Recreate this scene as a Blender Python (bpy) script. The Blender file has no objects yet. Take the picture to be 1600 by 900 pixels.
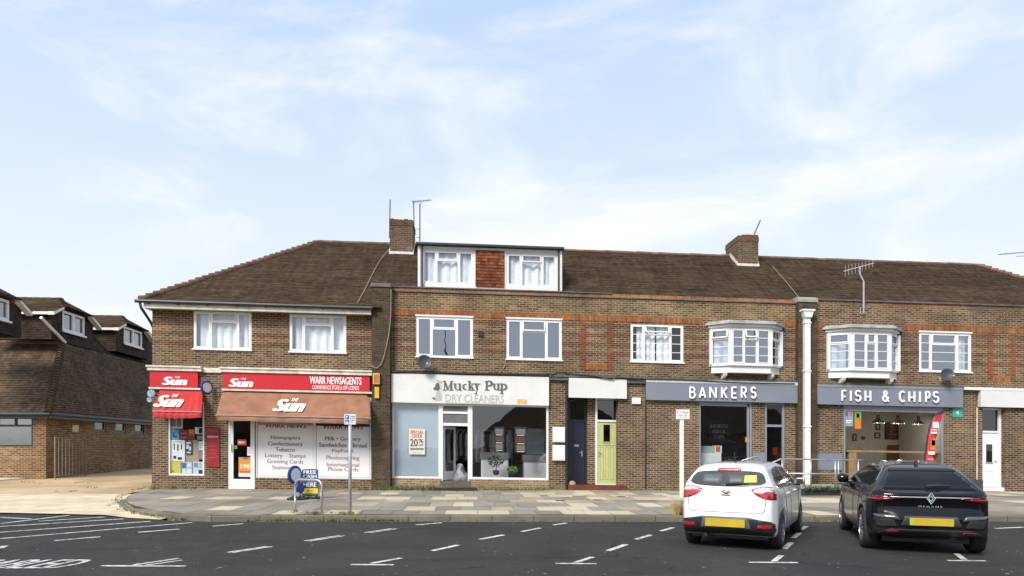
import bpy, bmesh, math, random
import numpy as np
from mathutils import Vector, Matrix
from mathutils.bvhtree import BVHTree
random.seed(7)
SC = bpy.context.scene
COL = SC.collection
R = math.radians
# ------------------------------------------------------------------ camera
F, HZ, TH, CZ, YF = 1067.0, 698.0, math.atan(.06), 1.65, 23.7
SB, SG = .018, .0066          # gentle fall of the parade and of the road towards +X
cd = bpy.data.cameras.new('camera'); cam = bpy.data.objects.new('camera', cd); COL.objects.link(cam)
cam.location = (0, 0, CZ); cam.rotation_euler = (R(90), 0, -TH)
cd.sensor_width = 36; cd.lens = 36*F/1600; cd.shift_y = (HZ-450)/1600
cd.clip_start = .1; cd.clip_end = 5000
SC.camera = cam
# ------------------------------------------------------------------ sun and sky
SUN = Vector((-.44, -.62, .66)).normalized()
sd = bpy.data.lights.new('sun', 'SUN'); sd.energy = 2.8; sd.angle = R(20); sd.color = (1, .94, .85)
so = bpy.data.objects.new('sun', sd); COL.objects.link(so); so.rotation_euler = SUN.to_track_quat('Z', 'Y').to_euler()
W = bpy.data.worlds.new('World'); SC.world = W; W.use_nodes = True
wn, wl = W.node_tree.nodes, W.node_tree.links
bg = wn['Background']; bg.inputs['Strength'].default_value = .1
sky = wn.new('ShaderNodeTexSky'); sky.sky_type = 'NISHITA'; sky.sun_disc = False
sky.sun_elevation = math.asin(SUN.z); sky.sun_rotation = math.atan2(SUN.x, SUN.y); sky.dust_density = 1.5
def wnode(t, **k):
    n = wn.new(t)
    for a, b in k.items(): setattr(n, a, b)
    return n
tc = wnode('ShaderNodeTexCoord'); sep = wnode('ShaderNodeSeparateXYZ'); wl.new(tc.outputs['Generated'], sep.inputs[0])
hz = wnode('ShaderNodeValToRGB'); wl.new(sep.outputs['Z'], hz.inputs[0])     # thin bright veil, thicker to the horizon
hz.color_ramp.elements[0].position = 0; hz.color_ramp.elements[0].color = (.96, .96, .96, 1)
hz.color_ramp.elements[1].position = .62; hz.color_ramp.elements[1].color = (.86, .86, .86, 1)
e = hz.color_ramp.elements.new(.28); e.color = (.93, .93, .93, 1)
veil = wnode('ShaderNodeMix', data_type='RGBA'); wl.new(hz.outputs[0], veil.inputs['Factor'])
wl.new(sky.outputs[0], veil.inputs['A'])
vc = wnode('ShaderNodeValToRGB'); wl.new(sep.outputs['Z'], vc.inputs[0])
vc.color_ramp.elements[0].position = .12; vc.color_ramp.elements[0].color = (.90, .945, 1, 1)
vc.color_ramp.elements[1].position = .55; vc.color_ramp.elements[1].color = (.56, .725, 1, 1)
vm = wnode('ShaderNodeVectorMath', operation='SCALE'); wl.new(vc.outputs[0], vm.inputs[0]); vm.inputs['Scale'].default_value = 6.35
wl.new(vm.outputs[0], veil.inputs['B'])
mp = wnode('ShaderNodeMapping'); wl.new(tc.outputs['Generated'], mp.inputs[0])
mp.inputs['Rotation'].default_value = (.0, R(14), R(25)); mp.inputs['Scale'].default_value = (1.1, 1.1, 3.2)
nz = wnode('ShaderNodeTexNoise'); wl.new(mp.outputs[0], nz.inputs['Vector'])
nz.inputs['Scale'].default_value = 1.9; nz.inputs['Detail'].default_value = 8; nz.inputs['Roughness'].default_value = .56; nz.inputs['Distortion'].default_value = .45
cr = wnode('ShaderNodeValToRGB'); wl.new(nz.outputs['Fac'], cr.inputs[0])
cr.color_ramp.interpolation = 'EASE'
cr.color_ramp.elements[0].position = .46; cr.color_ramp.elements[0].color = (0, 0, 0, 1)
cr.color_ramp.elements[1].position = .68; cr.color_ramp.elements[1].color = (.78, .78, .78, 1)
cm = wnode('ShaderNodeMix', data_type='RGBA'); wl.new(cr.outputs[0], cm.inputs['Factor'])
wl.new(veil.outputs['Result'], cm.inputs['A']); cm.inputs['B'].default_value = (6.5, 6.5, 6.65, 1)
wl.new(cm.outputs['Result'], bg.inputs['Color'])
vs = SC.view_settings; vs.view_transform = 'Standard'; vs.look = 'None'; vs.gamma = 1; vs.exposure = 0.75; vs.use_curve_mapping = False
SC.render.engine = 'CYCLES'; SC.cycles.max_bounces = 8; SC.cycles.transparent_max_bounces = 12
SC.cycles.use_denoising = True

# ------------------------------------------------------------------ measuring helpers: a place in the photograph on a known plane
def dep(px, Y): u = (px-800)/F; return Y/(math.cos(TH)-u*math.sin(TH))
def X(px, Y=YF): u = (px-800)/F; return dep(px, Y)*(math.sin(TH)+u*math.cos(TH))
def Zb(px, py, Y=YF): return CZ+(HZ-py)/F*dep(px, Y)+SB*X(px, Y)      # level before the fall of the parade
def G(px, py, h=0.0):
    z = h
    for i in range(12):
        d = F*(CZ-z)/(py-HZ); l = (px-800)/F*d
        x = l*math.cos(TH)+d*math.sin(TH); z = h-SG*x
    return (x, d*math.cos(TH)-l*math.sin(TH))
def gz(x, y): return -SG*x                     # road level
def pz(x, y): return .12+.04*min(1, max(0, (y-15.2)/8.5))-SG*x      # pavement level
def gb(x): return .16+(SB-SG)*x                # pavement level at the facade, in the buildings' levels

# ------------------------------------------------------------------ mesh builder
SHEAR = {}
class MB:
    def __init__(s): s.v = []; s.f = []; s.uv = []; s.mi = []; s.m = 0
    def face(s, pts, uv=None):
        b = len(s.v); s.v += [tuple(p) for p in pts]; s.f.append(list(range(b, b+len(pts))))
        if uv is None:
            n = Vector((0, 0, 0)); P = [Vector(p) for p in pts]
            for i in range(len(P)): n += P[i].cross(P[(i+1) % len(P)])
            a = [abs(c) for c in n]
            if a[0] >= a[1] and a[0] >= a[2]: uv = [(p[1], p[2]) for p in pts]
            elif a[1] >= a[2]: uv = [(p[0], p[2]) for p in pts]
            else: uv = [(p[0], p[1]) for p in pts]
        s.uv.append(uv); s.mi.append(s.m); return s
    def box(s, x0, x1, y0, y1, z0, z1, skip=''):
        a = [(x0,y0,z0),(x1,y0,z0),(x1,y1,z0),(x0,y1,z0),(x0,y0,z1),(x1,y0,z1),(x1,y1,z1),(x0,y1,z1)]
        for k, q in (('f',(0,1,5,4)),('r',(1,2,6,5)),('b',(2,3,7,6)),('l',(3,0,4,7)),('t',(4,5,6,7)),('d',(3,2,1,0))):
            if k not in skip: s.face([a[i] for i in q])
        return s
    def prism(s, poly, axis, a, b):
        """2D outline swept along an axis; outline coords are the two other axes in order."""
        def P(p, t): return {'x': (t, p[0], p[1]), 'y': (p[0], t, p[1]), 'z': (p[0], p[1], t)}[axis]
        n = len(poly)
        ar = sum(poly[i][0]*poly[(i+1) % n][1]-poly[(i+1) % n][0]*poly[i][1] for i in range(n))
        if (ar < 0) != (axis == 'y'): poly = poly[::-1]
        s.face([P(p, a) for p in reversed(poly)]); s.face([P(p, b) for p in poly])
        for i in range(n):
            p, q = poly[i], poly[(i+1) % n]
            s.face([P(p, a), P(q, a), P(q, b), P(p, b)])
        return s
    def tube(s, pts, r, n=8, cap=True):
        pts = [Vector(p) for p in pts]; rs = r if isinstance(r, (list, tuple)) else [r]*len(pts)
        rings = []; prev = None
        for i, p in enumerate(pts):
            t = (pts[min(i+1, len(pts)-1)]-pts[max(i-1, 0)]).normalized()
            if prev is None:
                a = t.orthogonal().normalized()
            else:
                a = prev-t*prev.dot(t); a = a.normalized() if a.length > 1e-6 else t.orthogonal().normalized()
            prev = a; b = t.cross(a)
            rings.append([p+(a*math.cos(2*math.pi*k/n)+b*math.sin(2*math.pi*k/n))*rs[i] for k in range(n)])
        for i in range(len(rings)-1):
            for k in range(n):
                s.face([rings[i][k], rings[i][(k+1) % n], rings[i+1][(k+1) % n], rings[i+1][k]])
        if cap: s.face(rings[0][::-1]); s.face(rings[-1])
        return s
    def lathe(s, prof, c, axis='z', n=20):
        """profile of (radius, along-axis) pairs turned about an axis through c"""
        def P(r, t, k):
            a = 2*math.pi*k/n; u, w = r*math.cos(a), r*math.sin(a)
            q = {'z': (u, w, t), 'y': (u, t, w), 'x': (t, u, w)}[axis]
            return (c[0]+q[0], c[1]+q[1], c[2]+q[2])
        for i in range(len(prof)-1):
            for k in range(n):
                q = [P(*prof[i], k), P(*prof[i], k+1), P(*prof[i+1], k+1), P(*prof[i+1], k)]
                s.face(q if axis != 'y' else q[::-1])
        return s
    def text(s, body, x0, x1, z0, z1, y, dep=.01, bold=0, lean=0):
        """built-in lettering fitted to a rectangle facing -Y"""
        V, Fc = text_mesh(body, 0, lean, dep)
        if True:
            xs = [v[0] for v in V]; ys = [v[1] for v in V]; zs = [v[2] for v in V]
            sx = (x1-x0)/(max(xs)-min(xs)); sz = (z1-z0)/(max(ys)-min(ys)); mx, mn, zm = min(xs), min(ys), max(zs)
            b_ = bold*1.1*sx; sx = (x1-x0-2*b_)/(max(xs)-min(xs))
            for kk, of in enumerate((0,) if bold <= 0 else (-b_, b_) if bold < .02 else (-b_, 0, b_)):
                for f in Fc:
                    s.face([(x0+b_+of+(V[i][0]-mx)*sx, y-.0004*kk-(V[i][2]-zm+dep*2 if dep else 0)*1.0, z0+(V[i][1]-mn)*sz) for i in f])
        return s
    def strokes(s, lines, w, y0, y1):
        """flat-ended letter strokes in the XZ plane, from y1 (wall) out to y0"""
        for j, L in enumerate(lines):
            yy = y0-.0008*j
            for i in range(len(L)-1):
                p, q = Vector(L[i]), Vector(L[i+1]); d = (q-p); 
                if d.length < 1e-6: continue
                d.normalize(); n = Vector((-d.y, d.x))*w/2
                ext = d*w*.18 if len(L) > 2 else Vector((0, 0))
                s.prism([tuple(p-ext+n), tuple(p-ext-n), tuple(q+ext-n), tuple(q+ext+n)], 'y', yy-.0001*i, y1)
        return s
    def build(s, name, mats, parent=None, smooth=False, origin=None, shear=None, local=False, bevel=0, solid=0, merge=False):
        rt = parent
        while rt is not None and rt.parent is not None: rt = rt.parent
        if rt is not None and not local:
            L = LOC[rt.name]; sh = SHEAR.get(rt.name, 0)
        else:
            L = origin or (0, 0, 0); sh = shear or 0
        if local: L = (0, 0, 0); sh = 0
        me = bpy.data.meshes.new(name)
        me.from_pydata([(x-L[0], y-L[1], z-L[2]-sh*(x-L[0])) for x, y, z in s.v], [], s.f)
        u = me.uv_layers.new(name='UVMap')
        flat = [c for poly in s.uv for c in poly]
        u.data.foreach_set('uv', [t for c in flat for t in c])
        ms = mats if isinstance(mats, (list, tuple)) else [mats]
        for m in ms: me.materials.append(m)
        if len(ms) > 1: me.polygons.foreach_set('material_index', s.mi)
        if merge or smooth or bevel:
            bm = bmesh.new(); bm.from_mesh(me); bmesh.ops.remove_doubles(bm, verts=bm.verts, dist=1e-5); bm.to_mesh(me); bm.free()
        if smooth: me.polygons.foreach_set('use_smooth', [True]*len(me.polygons))
        o = bpy.data.objects.new(name, me); COL.objects.link(o)
        if parent is not None: o.parent = parent
        else:
            o.location = (L[0], L[1], L[2]-sh*L[0]); LOC[o.name] = L; SHEAR[o.name] = sh
        if solid:
            md = o.modifiers.new('solid', 'SOLIDIFY'); md.thickness = solid; md.offset = -1
        if bevel:
            md = o.modifiers.new('bevel', 'BEVEL'); md.width = bevel; md.segments = 2; md.limit_method = 'ANGLE'
        return o
LOC = {}
_tc = {}
def text_mesh(body, bold, lean, dep):
    key = (body, bold, lean, dep)
    if key not in _tc:
        cu = bpy.data.curves.new('lettering', 'FONT'); cu.body = body; cu.size = 1; cu.offset = bold; cu.shear = lean; cu.extrude = dep; cu.resolution_u = 3
        ob = bpy.data.objects.new('lettering', cu); COL.objects.link(ob)
        bpy.context.view_layer.update()
        me = ob.to_mesh()
        _tc[key] = ([tuple(v.co) for v in me.vertices], [tuple(p.vertices) for p in me.polygons])
        ob.to_mesh_clear(); bpy.data.objects.remove(ob); bpy.data.curves.remove(cu)
    return _tc[key]
def tag(o, label, cat, group=None):
    o['label'] = label; o['category'] = cat
    if group: o['group'] = group
    return o
def thing(name, label, cat, loc=(0, 0, 0), group=None, shear=0, rz=0):
    o = bpy.data.objects.new(name, None); COL.objects.link(o); o.empty_display_size = .2
    o.location = (loc[0], loc[1], loc[2]-shear*loc[0]); o.rotation_euler = (0, 0, rz)
    LOC[o.name] = loc; SHEAR[o.name] = shear
    return tag(o, label, cat, group)
def dup(o, parent=None):
    c = o.copy(); COL.objects.link(c)
    if parent is not None: c.parent = parent
    else: LOC[c.name] = LOC[o.name]; SHEAR[c.name] = SHEAR.get(o.name, 0)
    for ch in [x for x in SC.objects if x.parent == o]: dup(ch, c)
    return c

# ------------------------------------------------------------------ materials
class NM:
    def __init__(s, name):
        s.m = bpy.data.materials.new(name); s.m.use_nodes = True
        s.n, s.l = s.m.node_tree.nodes, s.m.node_tree.links; s.b = s.n['Principled BSDF']; s.out = s.n['Material Output']
    def node(s, t, ins=None, **k):
        n = s.n.new(t)
        for a, b in k.items(): setattr(n, a, b)
        for a, b in (ins or {}).items():
            if hasattr(b, 'is_linked') or b.__class__.__name__.startswith('NodeSocket'): s.l.new(b, n.inputs[a])
            else: n.inputs[a].default_value = b
        return n
    def mix(s, fac, a, b, mode='MIX'):
        n = s.n.new('ShaderNodeMix'); n.data_type = 'RGBA'; n.blend_type = mode; n.clamp_factor = True
        for k, v in (('Factor', fac), ('A', a), ('B', b)):
            if hasattr(v, 'is_linked'): s.l.new(v, n.inputs[k])
            else: n.inputs[k].default_value = v if k == 'Factor' else (v if len(v) == 4 else (*v, 1))
        return n.outputs['Result']
    def ramp(s, fac, *st):
        n = s.n.new('ShaderNodeValToRGB'); s.l.new(fac, n.inputs[0]); el = n.color_ramp.elements
        while len(el) < len(st): el.new(.5)
        for e_, (p, c) in zip(el, st): e_.position = p; e_.color = (c, c, c, 1) if not hasattr(c, '__len__') else (*c, 1)
        return n.outputs[0]
    def noise(s, scale, detail=4, vec=None, rough=.55, dist=0, stretch=None):
        if vec is None: vec = s.node('ShaderNodeTexCoord').outputs['Object']
        if stretch: 
            mp_ = s.node('ShaderNodeMapping', {'Vector': vec, 'Scale': stretch}); vec = mp_.outputs[0]
        return s.node('ShaderNodeTexNoise', {'Vector': vec, 'Scale': scale, 'Detail': detail, 'Roughness': rough, 'Distortion': dist}).outputs['Fac']
    def math(s, op, a, b=None, c=None):
        n = s.n.new('ShaderNodeMath'); n.operation = op
        for i, v in enumerate((a, b, c)):
            if v is None: continue
            if hasattr(v, 'is_linked'): s.l.new(v, n.inputs[i])
            else: n.inputs[i].default_value = v
        return n.outputs[0]
    def bump(s, h, dist=.01, strength=.5):
        n = s.node('ShaderNodeBump', {'Height': h, 'Distance': dist, 'Strength': strength}); s.l.new(n.outputs[0], s.b.inputs['Normal'])
    def col(s, c): s.l.new(c, s.b.inputs['Base Color'])
    def set(s, **k):
        for a, b in k.items(): s.b.inputs[a.replace('_', ' ')].default_value = b
def srgb(r, g, b):
    f = lambda c: (c/255/12.92) if c/255 <= .04045 else ((c/255+.055)/1.055)**2.4
    return (f(r), f(g), f(b))
def plain(name, c, rough=.5, var=.12, scale=6, metallic=0, coat=0, bump=0, dirt=0, spec=.5):
    m = NM(name); m.set(Roughness=rough, Metallic=metallic, Coat_Weight=coat, Specular_IOR_Level=spec)
    n = m.noise(scale, 5)
    lo = tuple(x*(1-var) for x in c); hi = tuple(min(1, x*(1+var)) for x in c)
    r_ = m.ramp(n, (.3, lo), (.7, hi))
    if dirt:
        d = m.ramp(m.noise(2.2, 6, dist=.4), (.52, 0), (.75, dirt)); r_ = m.mix(d, r_, tuple(x*.45 for x in c))
    m.col(r_)
    if bump: m.bump(m.noise(scale*9, 3), .01, bump)
    return m.m
def brick(name, c1, c2, mortar, bw=.225, bh=.075, offset=.5, band=None, ms=.011, dirt=.45, hue=None):
    m = NM(name); m.set(Roughness=.9, Specular_IOR_Level=.25)
    uv = m.node('ShaderNodeTexCoord').outputs['UV']
    def bt(a, b, mo, bias=-.1):
        return m.node('ShaderNodeTexBrick', {'Vector': uv, 'Color1': (*a, 1), 'Color2': (*b, 1), 'Mortar': (*mo, 1), 'Scale': 1, 'Mortar Size': ms,
                      'Mortar Smooth': .15, 'Bias': bias, 'Brick Width': bw, 'Row Height': bh}, offset=offset)
    t = bt(c1, c2, mortar); colr = t.outputs['Color']
    # every brick a little different in hue: a second lattice multiplied in
    t2 = bt((.70, .68, .66), (1.2, 1.16, 1.1), (1, 1, 1), .1)
    t2.inputs['Vector'].default_value = (0, 0, 0)
    mp_ = m.node('ShaderNodeMapping', {'Vector': uv, 'Location': (bw*14, bh*26, 0)}); m.l.new(mp_.outputs[0], t2.inputs['Vector'])
    colr = m.mix(1.0, colr, t2.outputs['Color'], 'MULTIPLY')
    if band:
        z0, per, hgt, zmax, b1, b2 = band
        v = m.node('ShaderNodeSeparateXYZ', {0: uv}).outputs['Y']
        fr = m.math('FRACT', m.math('DIVIDE', m.math('SUBTRACT', v, z0), per))
        k = m.math('MULTIPLY', m.math('LESS_THAN', fr, hgt/per), m.math('MULTIPLY', m.math('GREATER_THAN', v, z0), m.math('LESS_THAN', v, zmax)))
        tb = bt(b1, b2, tuple(x*.7 for x in mortar))
        k = m.math('MULTIPLY', k, m.ramp(m.noise(5, 4, vec=uv), (.25, .75), (.5, 1)))
        colr = m.mix(k, colr, tb.outputs['Color'])
    big = m.ramp(m.noise(.8, 6, vec=uv, dist=.5), (.35, .72), (.65, 1.12))
    colr = m.mix(1.0, colr, big, 'MULTIPLY')
    d = m.ramp(m.noise(.45, 7, vec=uv, dist=1.0, rough=.65), (.55, 0), (.72, dirt))
    colr = m.mix(d, colr, (.045, .040, .032))
    sk = m.ramp(m.noise(1.0, 6, vec=uv, stretch=(2.6, .22, 1), rough=.6), (.56, 0), (.76, dirt*.9)); colr = m.mix(sk, colr, (.040, .036, .030))
    pl_ = m.ramp(m.noise(.33, 5, vec=uv, dist=1.5, rough=.6), (.60, 0), (.66, .35)); colr = m.mix(pl_, colr, m.mix(1.0, colr, (1.55, 1.45, 1.25), 'MULTIPLY'))
    fine = m.ramp(m.noise(30, 3, vec=uv), (.2, .8), (.8, 1.15))
    m.col(m.mix(1.0, colr, fine, 'MULTIPLY'))
    m.bump(m.math('ADD', m.math('MULTIPLY', t.outputs['Fac'], -1), m.noise(60, 2, vec=uv)), .008, .7)
    return m.m
def tiles(name, c1, c2, moss=0, vtop=6.1, w=.165, g=.1, lich=.25, mcol=(.27, .18, .055)):
    m = NM(name); m.set(Roughness=.92, Specular_IOR_Level=.2)
    uv = m.node('ShaderNodeTexCoord').outputs['UV']
    t = m.node('ShaderNodeTexBrick', {'Vector': uv, 'Color1': (*c1, 1), 'Color2': (*c2, 1), 'Mortar': (*[x*.35 for x in c1], 1), 'Scale': 1, 'Mortar Size': .004,
               'Mortar Smooth': .2, 'Bias': -.1, 'Brick Width': w, 'Row Height': g}, offset=.5)
    c = t.outputs['Color']
    big = m.ramp(m.noise(.55, 6, vec=uv, dist=.6), (.32, (.74, .74, .76)), (.68, (1.16, 1.14, 1.10)))
    c = m.mix(1.0, c, big, 'MULTIPLY')
    streak = m.ramp(m.noise(1.0, 5, vec=uv, stretch=(6, .7, 1)), (.35, .78), (.65, 1.15))
    c = m.mix(1.0, c, streak, 'MULTIPLY')
    sp = m.ramp(m.noise(1.0, 3, vec=uv, stretch=(5.5, 9, 1)), (.70, 0), (.76, lich)); c = m.mix(sp, c, (.24, .19, .15))
    v = m.node('ShaderNodeSeparateXYZ', {0: uv}).outputs['Y']
    if moss:
        k = m.math('MULTIPLY', m.ramp(m.math('ADD', m.math('SUBTRACT', v, vtop), m.math('MULTIPLY', m.noise(1.0, 7, vec=uv, dist=1.2, rough=.65), 3.6)), (1.15, 0), (1.75, 1)), moss)
        c = m.mix(k, c, m.mix(m.noise(9, 4, vec=uv), (mcol[0]*.6, mcol[1]*.55, mcol[2]*.7), (mcol[0]*1.5, mcol[1]*1.45, mcol[2]*1.2)))
    m.col(c); m.bump(m.noise(25, 4, vec=uv), .01, .5)
    return m.m
def glass(name, refl=.12, tint=(.86, .9, .92), rough=.0, gcol=(1, 1, 1)):
    m = NM(name); m.n.remove(m.b)
    tr = m.node('ShaderNodeBsdfTransparent', {'Color': (*tint, 1)}); gl = m.node('ShaderNodeBsdfGlossy', {'Color': (*gcol, 1), 'Roughness': rough})
    tcn = m.node('ShaderNodeTexCoord').outputs['Object']
    nb = m.node('ShaderNodeBump', {'Height': m.noise(1.1, 2, vec=tcn), 'Distance': .02, 'Strength': .12}); m.l.new(nb.outputs[0], gl.inputs['Normal'])
    lw = m.node('ShaderNodeLayerWeight', {'Blend': .5}).outputs['Facing']
    k = m.math('ADD', m.math('MULTIPLY', m.math('POWER', lw, 4), .7), refl)
    mx = m.node('ShaderNodeMixShader'); m.l.new(k, mx.inputs[0]); m.l.new(tr.outputs[0], mx.inputs[1]); m.l.new(gl.outputs[0], mx.inputs[2]); m.l.new(mx.outputs[0], m.out.inputs[0])
    return m.m
def emit(name, c, s):
    m = NM(name); m.set(Emission_Color=(*c, 1), Emission_Strength=s, Base_Color=(*c, 1)); return m.m

M = {}
MOR = (.35, .275, .185)
RED1, RED2 = (.080, .024, .012), (.150, .048, .021)
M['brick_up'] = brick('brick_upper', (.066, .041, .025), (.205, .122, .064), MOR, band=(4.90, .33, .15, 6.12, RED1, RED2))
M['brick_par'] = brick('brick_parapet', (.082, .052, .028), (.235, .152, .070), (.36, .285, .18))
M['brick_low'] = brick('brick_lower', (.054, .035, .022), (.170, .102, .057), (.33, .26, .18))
M['brick_dark'] = brick('brick_pilaster', (.050, .037, .025), (.10, .070, .042), (.10, .08, .055), dirt=.6)
M['brick_pale'] = brick('brick_pale', (.20, .14, .085), (.33, .24, .15), (.40, .32, .22), dirt=.25)
M['brick_left'] = brick('brick_left', (.125, .066, .036), (.30, .170, .088), (.38, .28, .17), dirt=.3)
M['brick_left2'] = M['brick_left']
M['soldier'] = brick('soldier_brick', (.24, .080, .026), (.38, .145, .046), (.25, .13, .07), bw=.075, bh=.225, offset=0, dirt=.25)
M['brick_edge'] = brick('edge_brick', (.26, .09, .035), (.40, .165, .065), (.30, .20, .12), bw=.075, bh=.115, offset=0, dirt=.4)
M['brick_frame'] = brick('frame_brick', (.16, .048, .020), (.25, .085, .032), (.22, .12, .07), bw=.225, bh=.075)
M['brick_chim'] = brick('chimney_brick', (.075, .050, .036), (.150, .098, .062), (.20, .155, .11), dirt=.4)
M['brick_chimtop'] = brick('chimney_top_brick', (.115, .052, .032), (.18, .085, .05), (.16, .11, .08), dirt=.4)
M['tile'] = tiles('clay_tiles', (.064, .043, .027), (.114, .075, .046), moss=.65, vtop=6.1)
M['tile_news'] = tiles('clay_tiles_news', (.067, .044, .028), (.118, .077, .048), moss=.6, vtop=6.35)
M['tile_left'] = tiles('brown_tiles', (.092, .064, .044), (.160, .114, .078), lich=.35)
M['tile_dark'] = tiles('dark_hung_tiles', (.035, .024, .020), (.070, .047, .037), lich=.3)
M['tile_moss'] = tiles('mossy_tiles', (.09, .06, .036), (.15, .105, .06), moss=.32, vtop=.9, mcol=(.22, .15, .06))
M['tile_red'] = tiles('hung_red_tiles', (.13, .040, .020), (.33, .105, .045), lich=.1, w=.165, g=.115)
M['ridge'] = plain('ridge_clay', (.16, .09, .055), .9, .35, 3, bump=.4, dirt=.5)
M['white'] = plain('white_paint', (.70, .70, .69), .4, .05, 2, dirt=.06)
M['white_old'] = plain('weathered_white_paint', (.62, .58, .50), .7, .25, 3, dirt=.55)
M['upvc'] = plain('white_upvc', (.72, .73, .74), .3, .03, 2)
M['board_white'] = plain('white_board', (.64, .64, .63), .4, .06, 1.2, dirt=.16)
M['lead'] = plain('lead_sheet', (.10, .10, .10), .6, .4, 3, dirt=.4)
M['flash'] = plain('pale_flashing', (.62, .61, .58), .6, .15, 6, dirt=.3)
M['black'] = plain('black_plastic', (.02, .02, .022), .45, .2)
M['darkframe'] = plain('dark_frame', (.025, .025, .03), .4, .2)
M['grey_sign'] = plain('grey_sign_paint', srgb(118, 123, 137), .45, .05, 1)
M['grey_frame'] = plain('grey_frame_paint', (.22, .24, .28), .4, .05)
M['red_sign'] = plain('red_sign_paint', (.50, .012, .020), .35, .05, 1.5)
M['red_cloth'] = plain('red_awning_cloth', (.44, .020, .020), .75, .14, 3, bump=.2)
M['brown_cloth'] = plain('brown_awning_cloth', (.27, .125, .070), .8, .22, 2.5, bump=.2)
M['letter_white'] = plain('letter_white', (.86, .86, .85), .4, .02)
M['letter_grey'] = plain('letter_grey', (.11, .105, .10), .5, .06)
M['letter_pale'] = plain('letter_pale_grey', (.42, .41, .40), .5, .06)
M['maroon'] = plain('maroon_lettering', (.14, .018, .022), .5, .1)
M['maroon2'] = plain('faded_maroon_lettering', (.23, .115, .11), .5, .1)
M['ink'] = plain('black_ink', (.02, .02, .02), .5, .1)
M['glass'] = glass('shop_glass', .05)
M['glass_up'] = glass('window_glass', .33, (.78, .82, .86), gcol=(.82, .88, 1))
M['glass_net'] = glass('curtained_glass', .08, (.92, .94, .96))
M['curtain'] = plain('net_curtain', (.80, .83, .87), .9, .1, 4)
M['plaster'] = plain('interior_plaster', (.45, .44, .42), .9, .08)
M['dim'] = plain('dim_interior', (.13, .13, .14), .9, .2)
M['navy'] = plain('navy_door_paint', (.013, .018, .038), .35, .1)
M['lime'] = plain('lime_door_paint', srgb(178, 182, 124), .4, .05)
M['steel'] = plain('galvanised_steel', (.46, .46, .45), .42, .15, 8, metallic=.75)
M['pole'] = plain('grey_pole', (.42, .43, .44), .5, .15, 8, metallic=.3)
M['cream_post'] = plain('cream_post', (.74, .71, .62), .5, .06)
M['redtile'] = plain('red_quarry_step', (.13, .030, .017), .5, .25, 4, dirt=.3)
M['concrete'] = plain('concrete', (.30, .28, .24), .9, .2, 5, bump=.3, dirt=.4)
M['wood'] = plain('pale_wood', (.42, .25, .11), .5, .2, 3)
M['rust'] = plain('weathered_steel_gate', (.22, .18, .15), .7, .25, 6)

# ------------------------------------------------------------------ ground
def struct(o): o['kind'] = 'structure'; return o
def stuff(o): o['kind'] = 'stuff'; return o
def sheet(name, polys, h, mat, uvs=1):
    mb = MB()
    for P in polys: mb.face([(x, y, (h(x, y) if callable(h) else h)) for x, y in P])
    return mb.build(name, mat)
def ground_mat(name, c1, c2, sc=1.0, speck=0.0, rough=.9):
    m = NM(name); m.set(Roughness=rough, Specular_IOR_Level=.25)
    tcn = m.node('ShaderNodeTexCoord').outputs['Object']
    a = m.ramp(m.noise(.35*sc, 6, vec=tcn, dist=.5), (.35, c1), (.65, c2))
    f = m.ramp(m.noise(60*sc, 2, vec=tcn), (.3, .75), (.7, 1.25)); a = m.mix(1.0, a, f, 'MULTIPLY')
    if speck:
        s_ = m.ramp(m.node('ShaderNodeTexVoronoi', {'Vector': tcn, 'Scale': 2.3}).outputs['Distance'], (.03, 1), (.05, 0))
        s2 = m.math('MULTIPLY', s_, m.ramp(m.noise(3, 2, vec=tcn), (.5, 0), (.6, speck))); a = m.mix(s2, a, (.4, .39, .36))
        st = m.ramp(m.noise(.9, 6, vec=tcn, stretch=(.5, 2.5, 1), dist=.8), (.60, 0), (.74, .5)); a = m.mix(st, a, tuple(x*.55 for x in c1))
        dust = m.ramp(m.noise(1.6, 7, vec=tcn, rough=.7), (.58, 0), (.78, .22)); a = m.mix(dust, a, (.14, .13, .12))
    m.col(a); m.bump(m.noise(90*sc, 3, vec=tcn), .01, .6)
    return m.m
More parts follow.
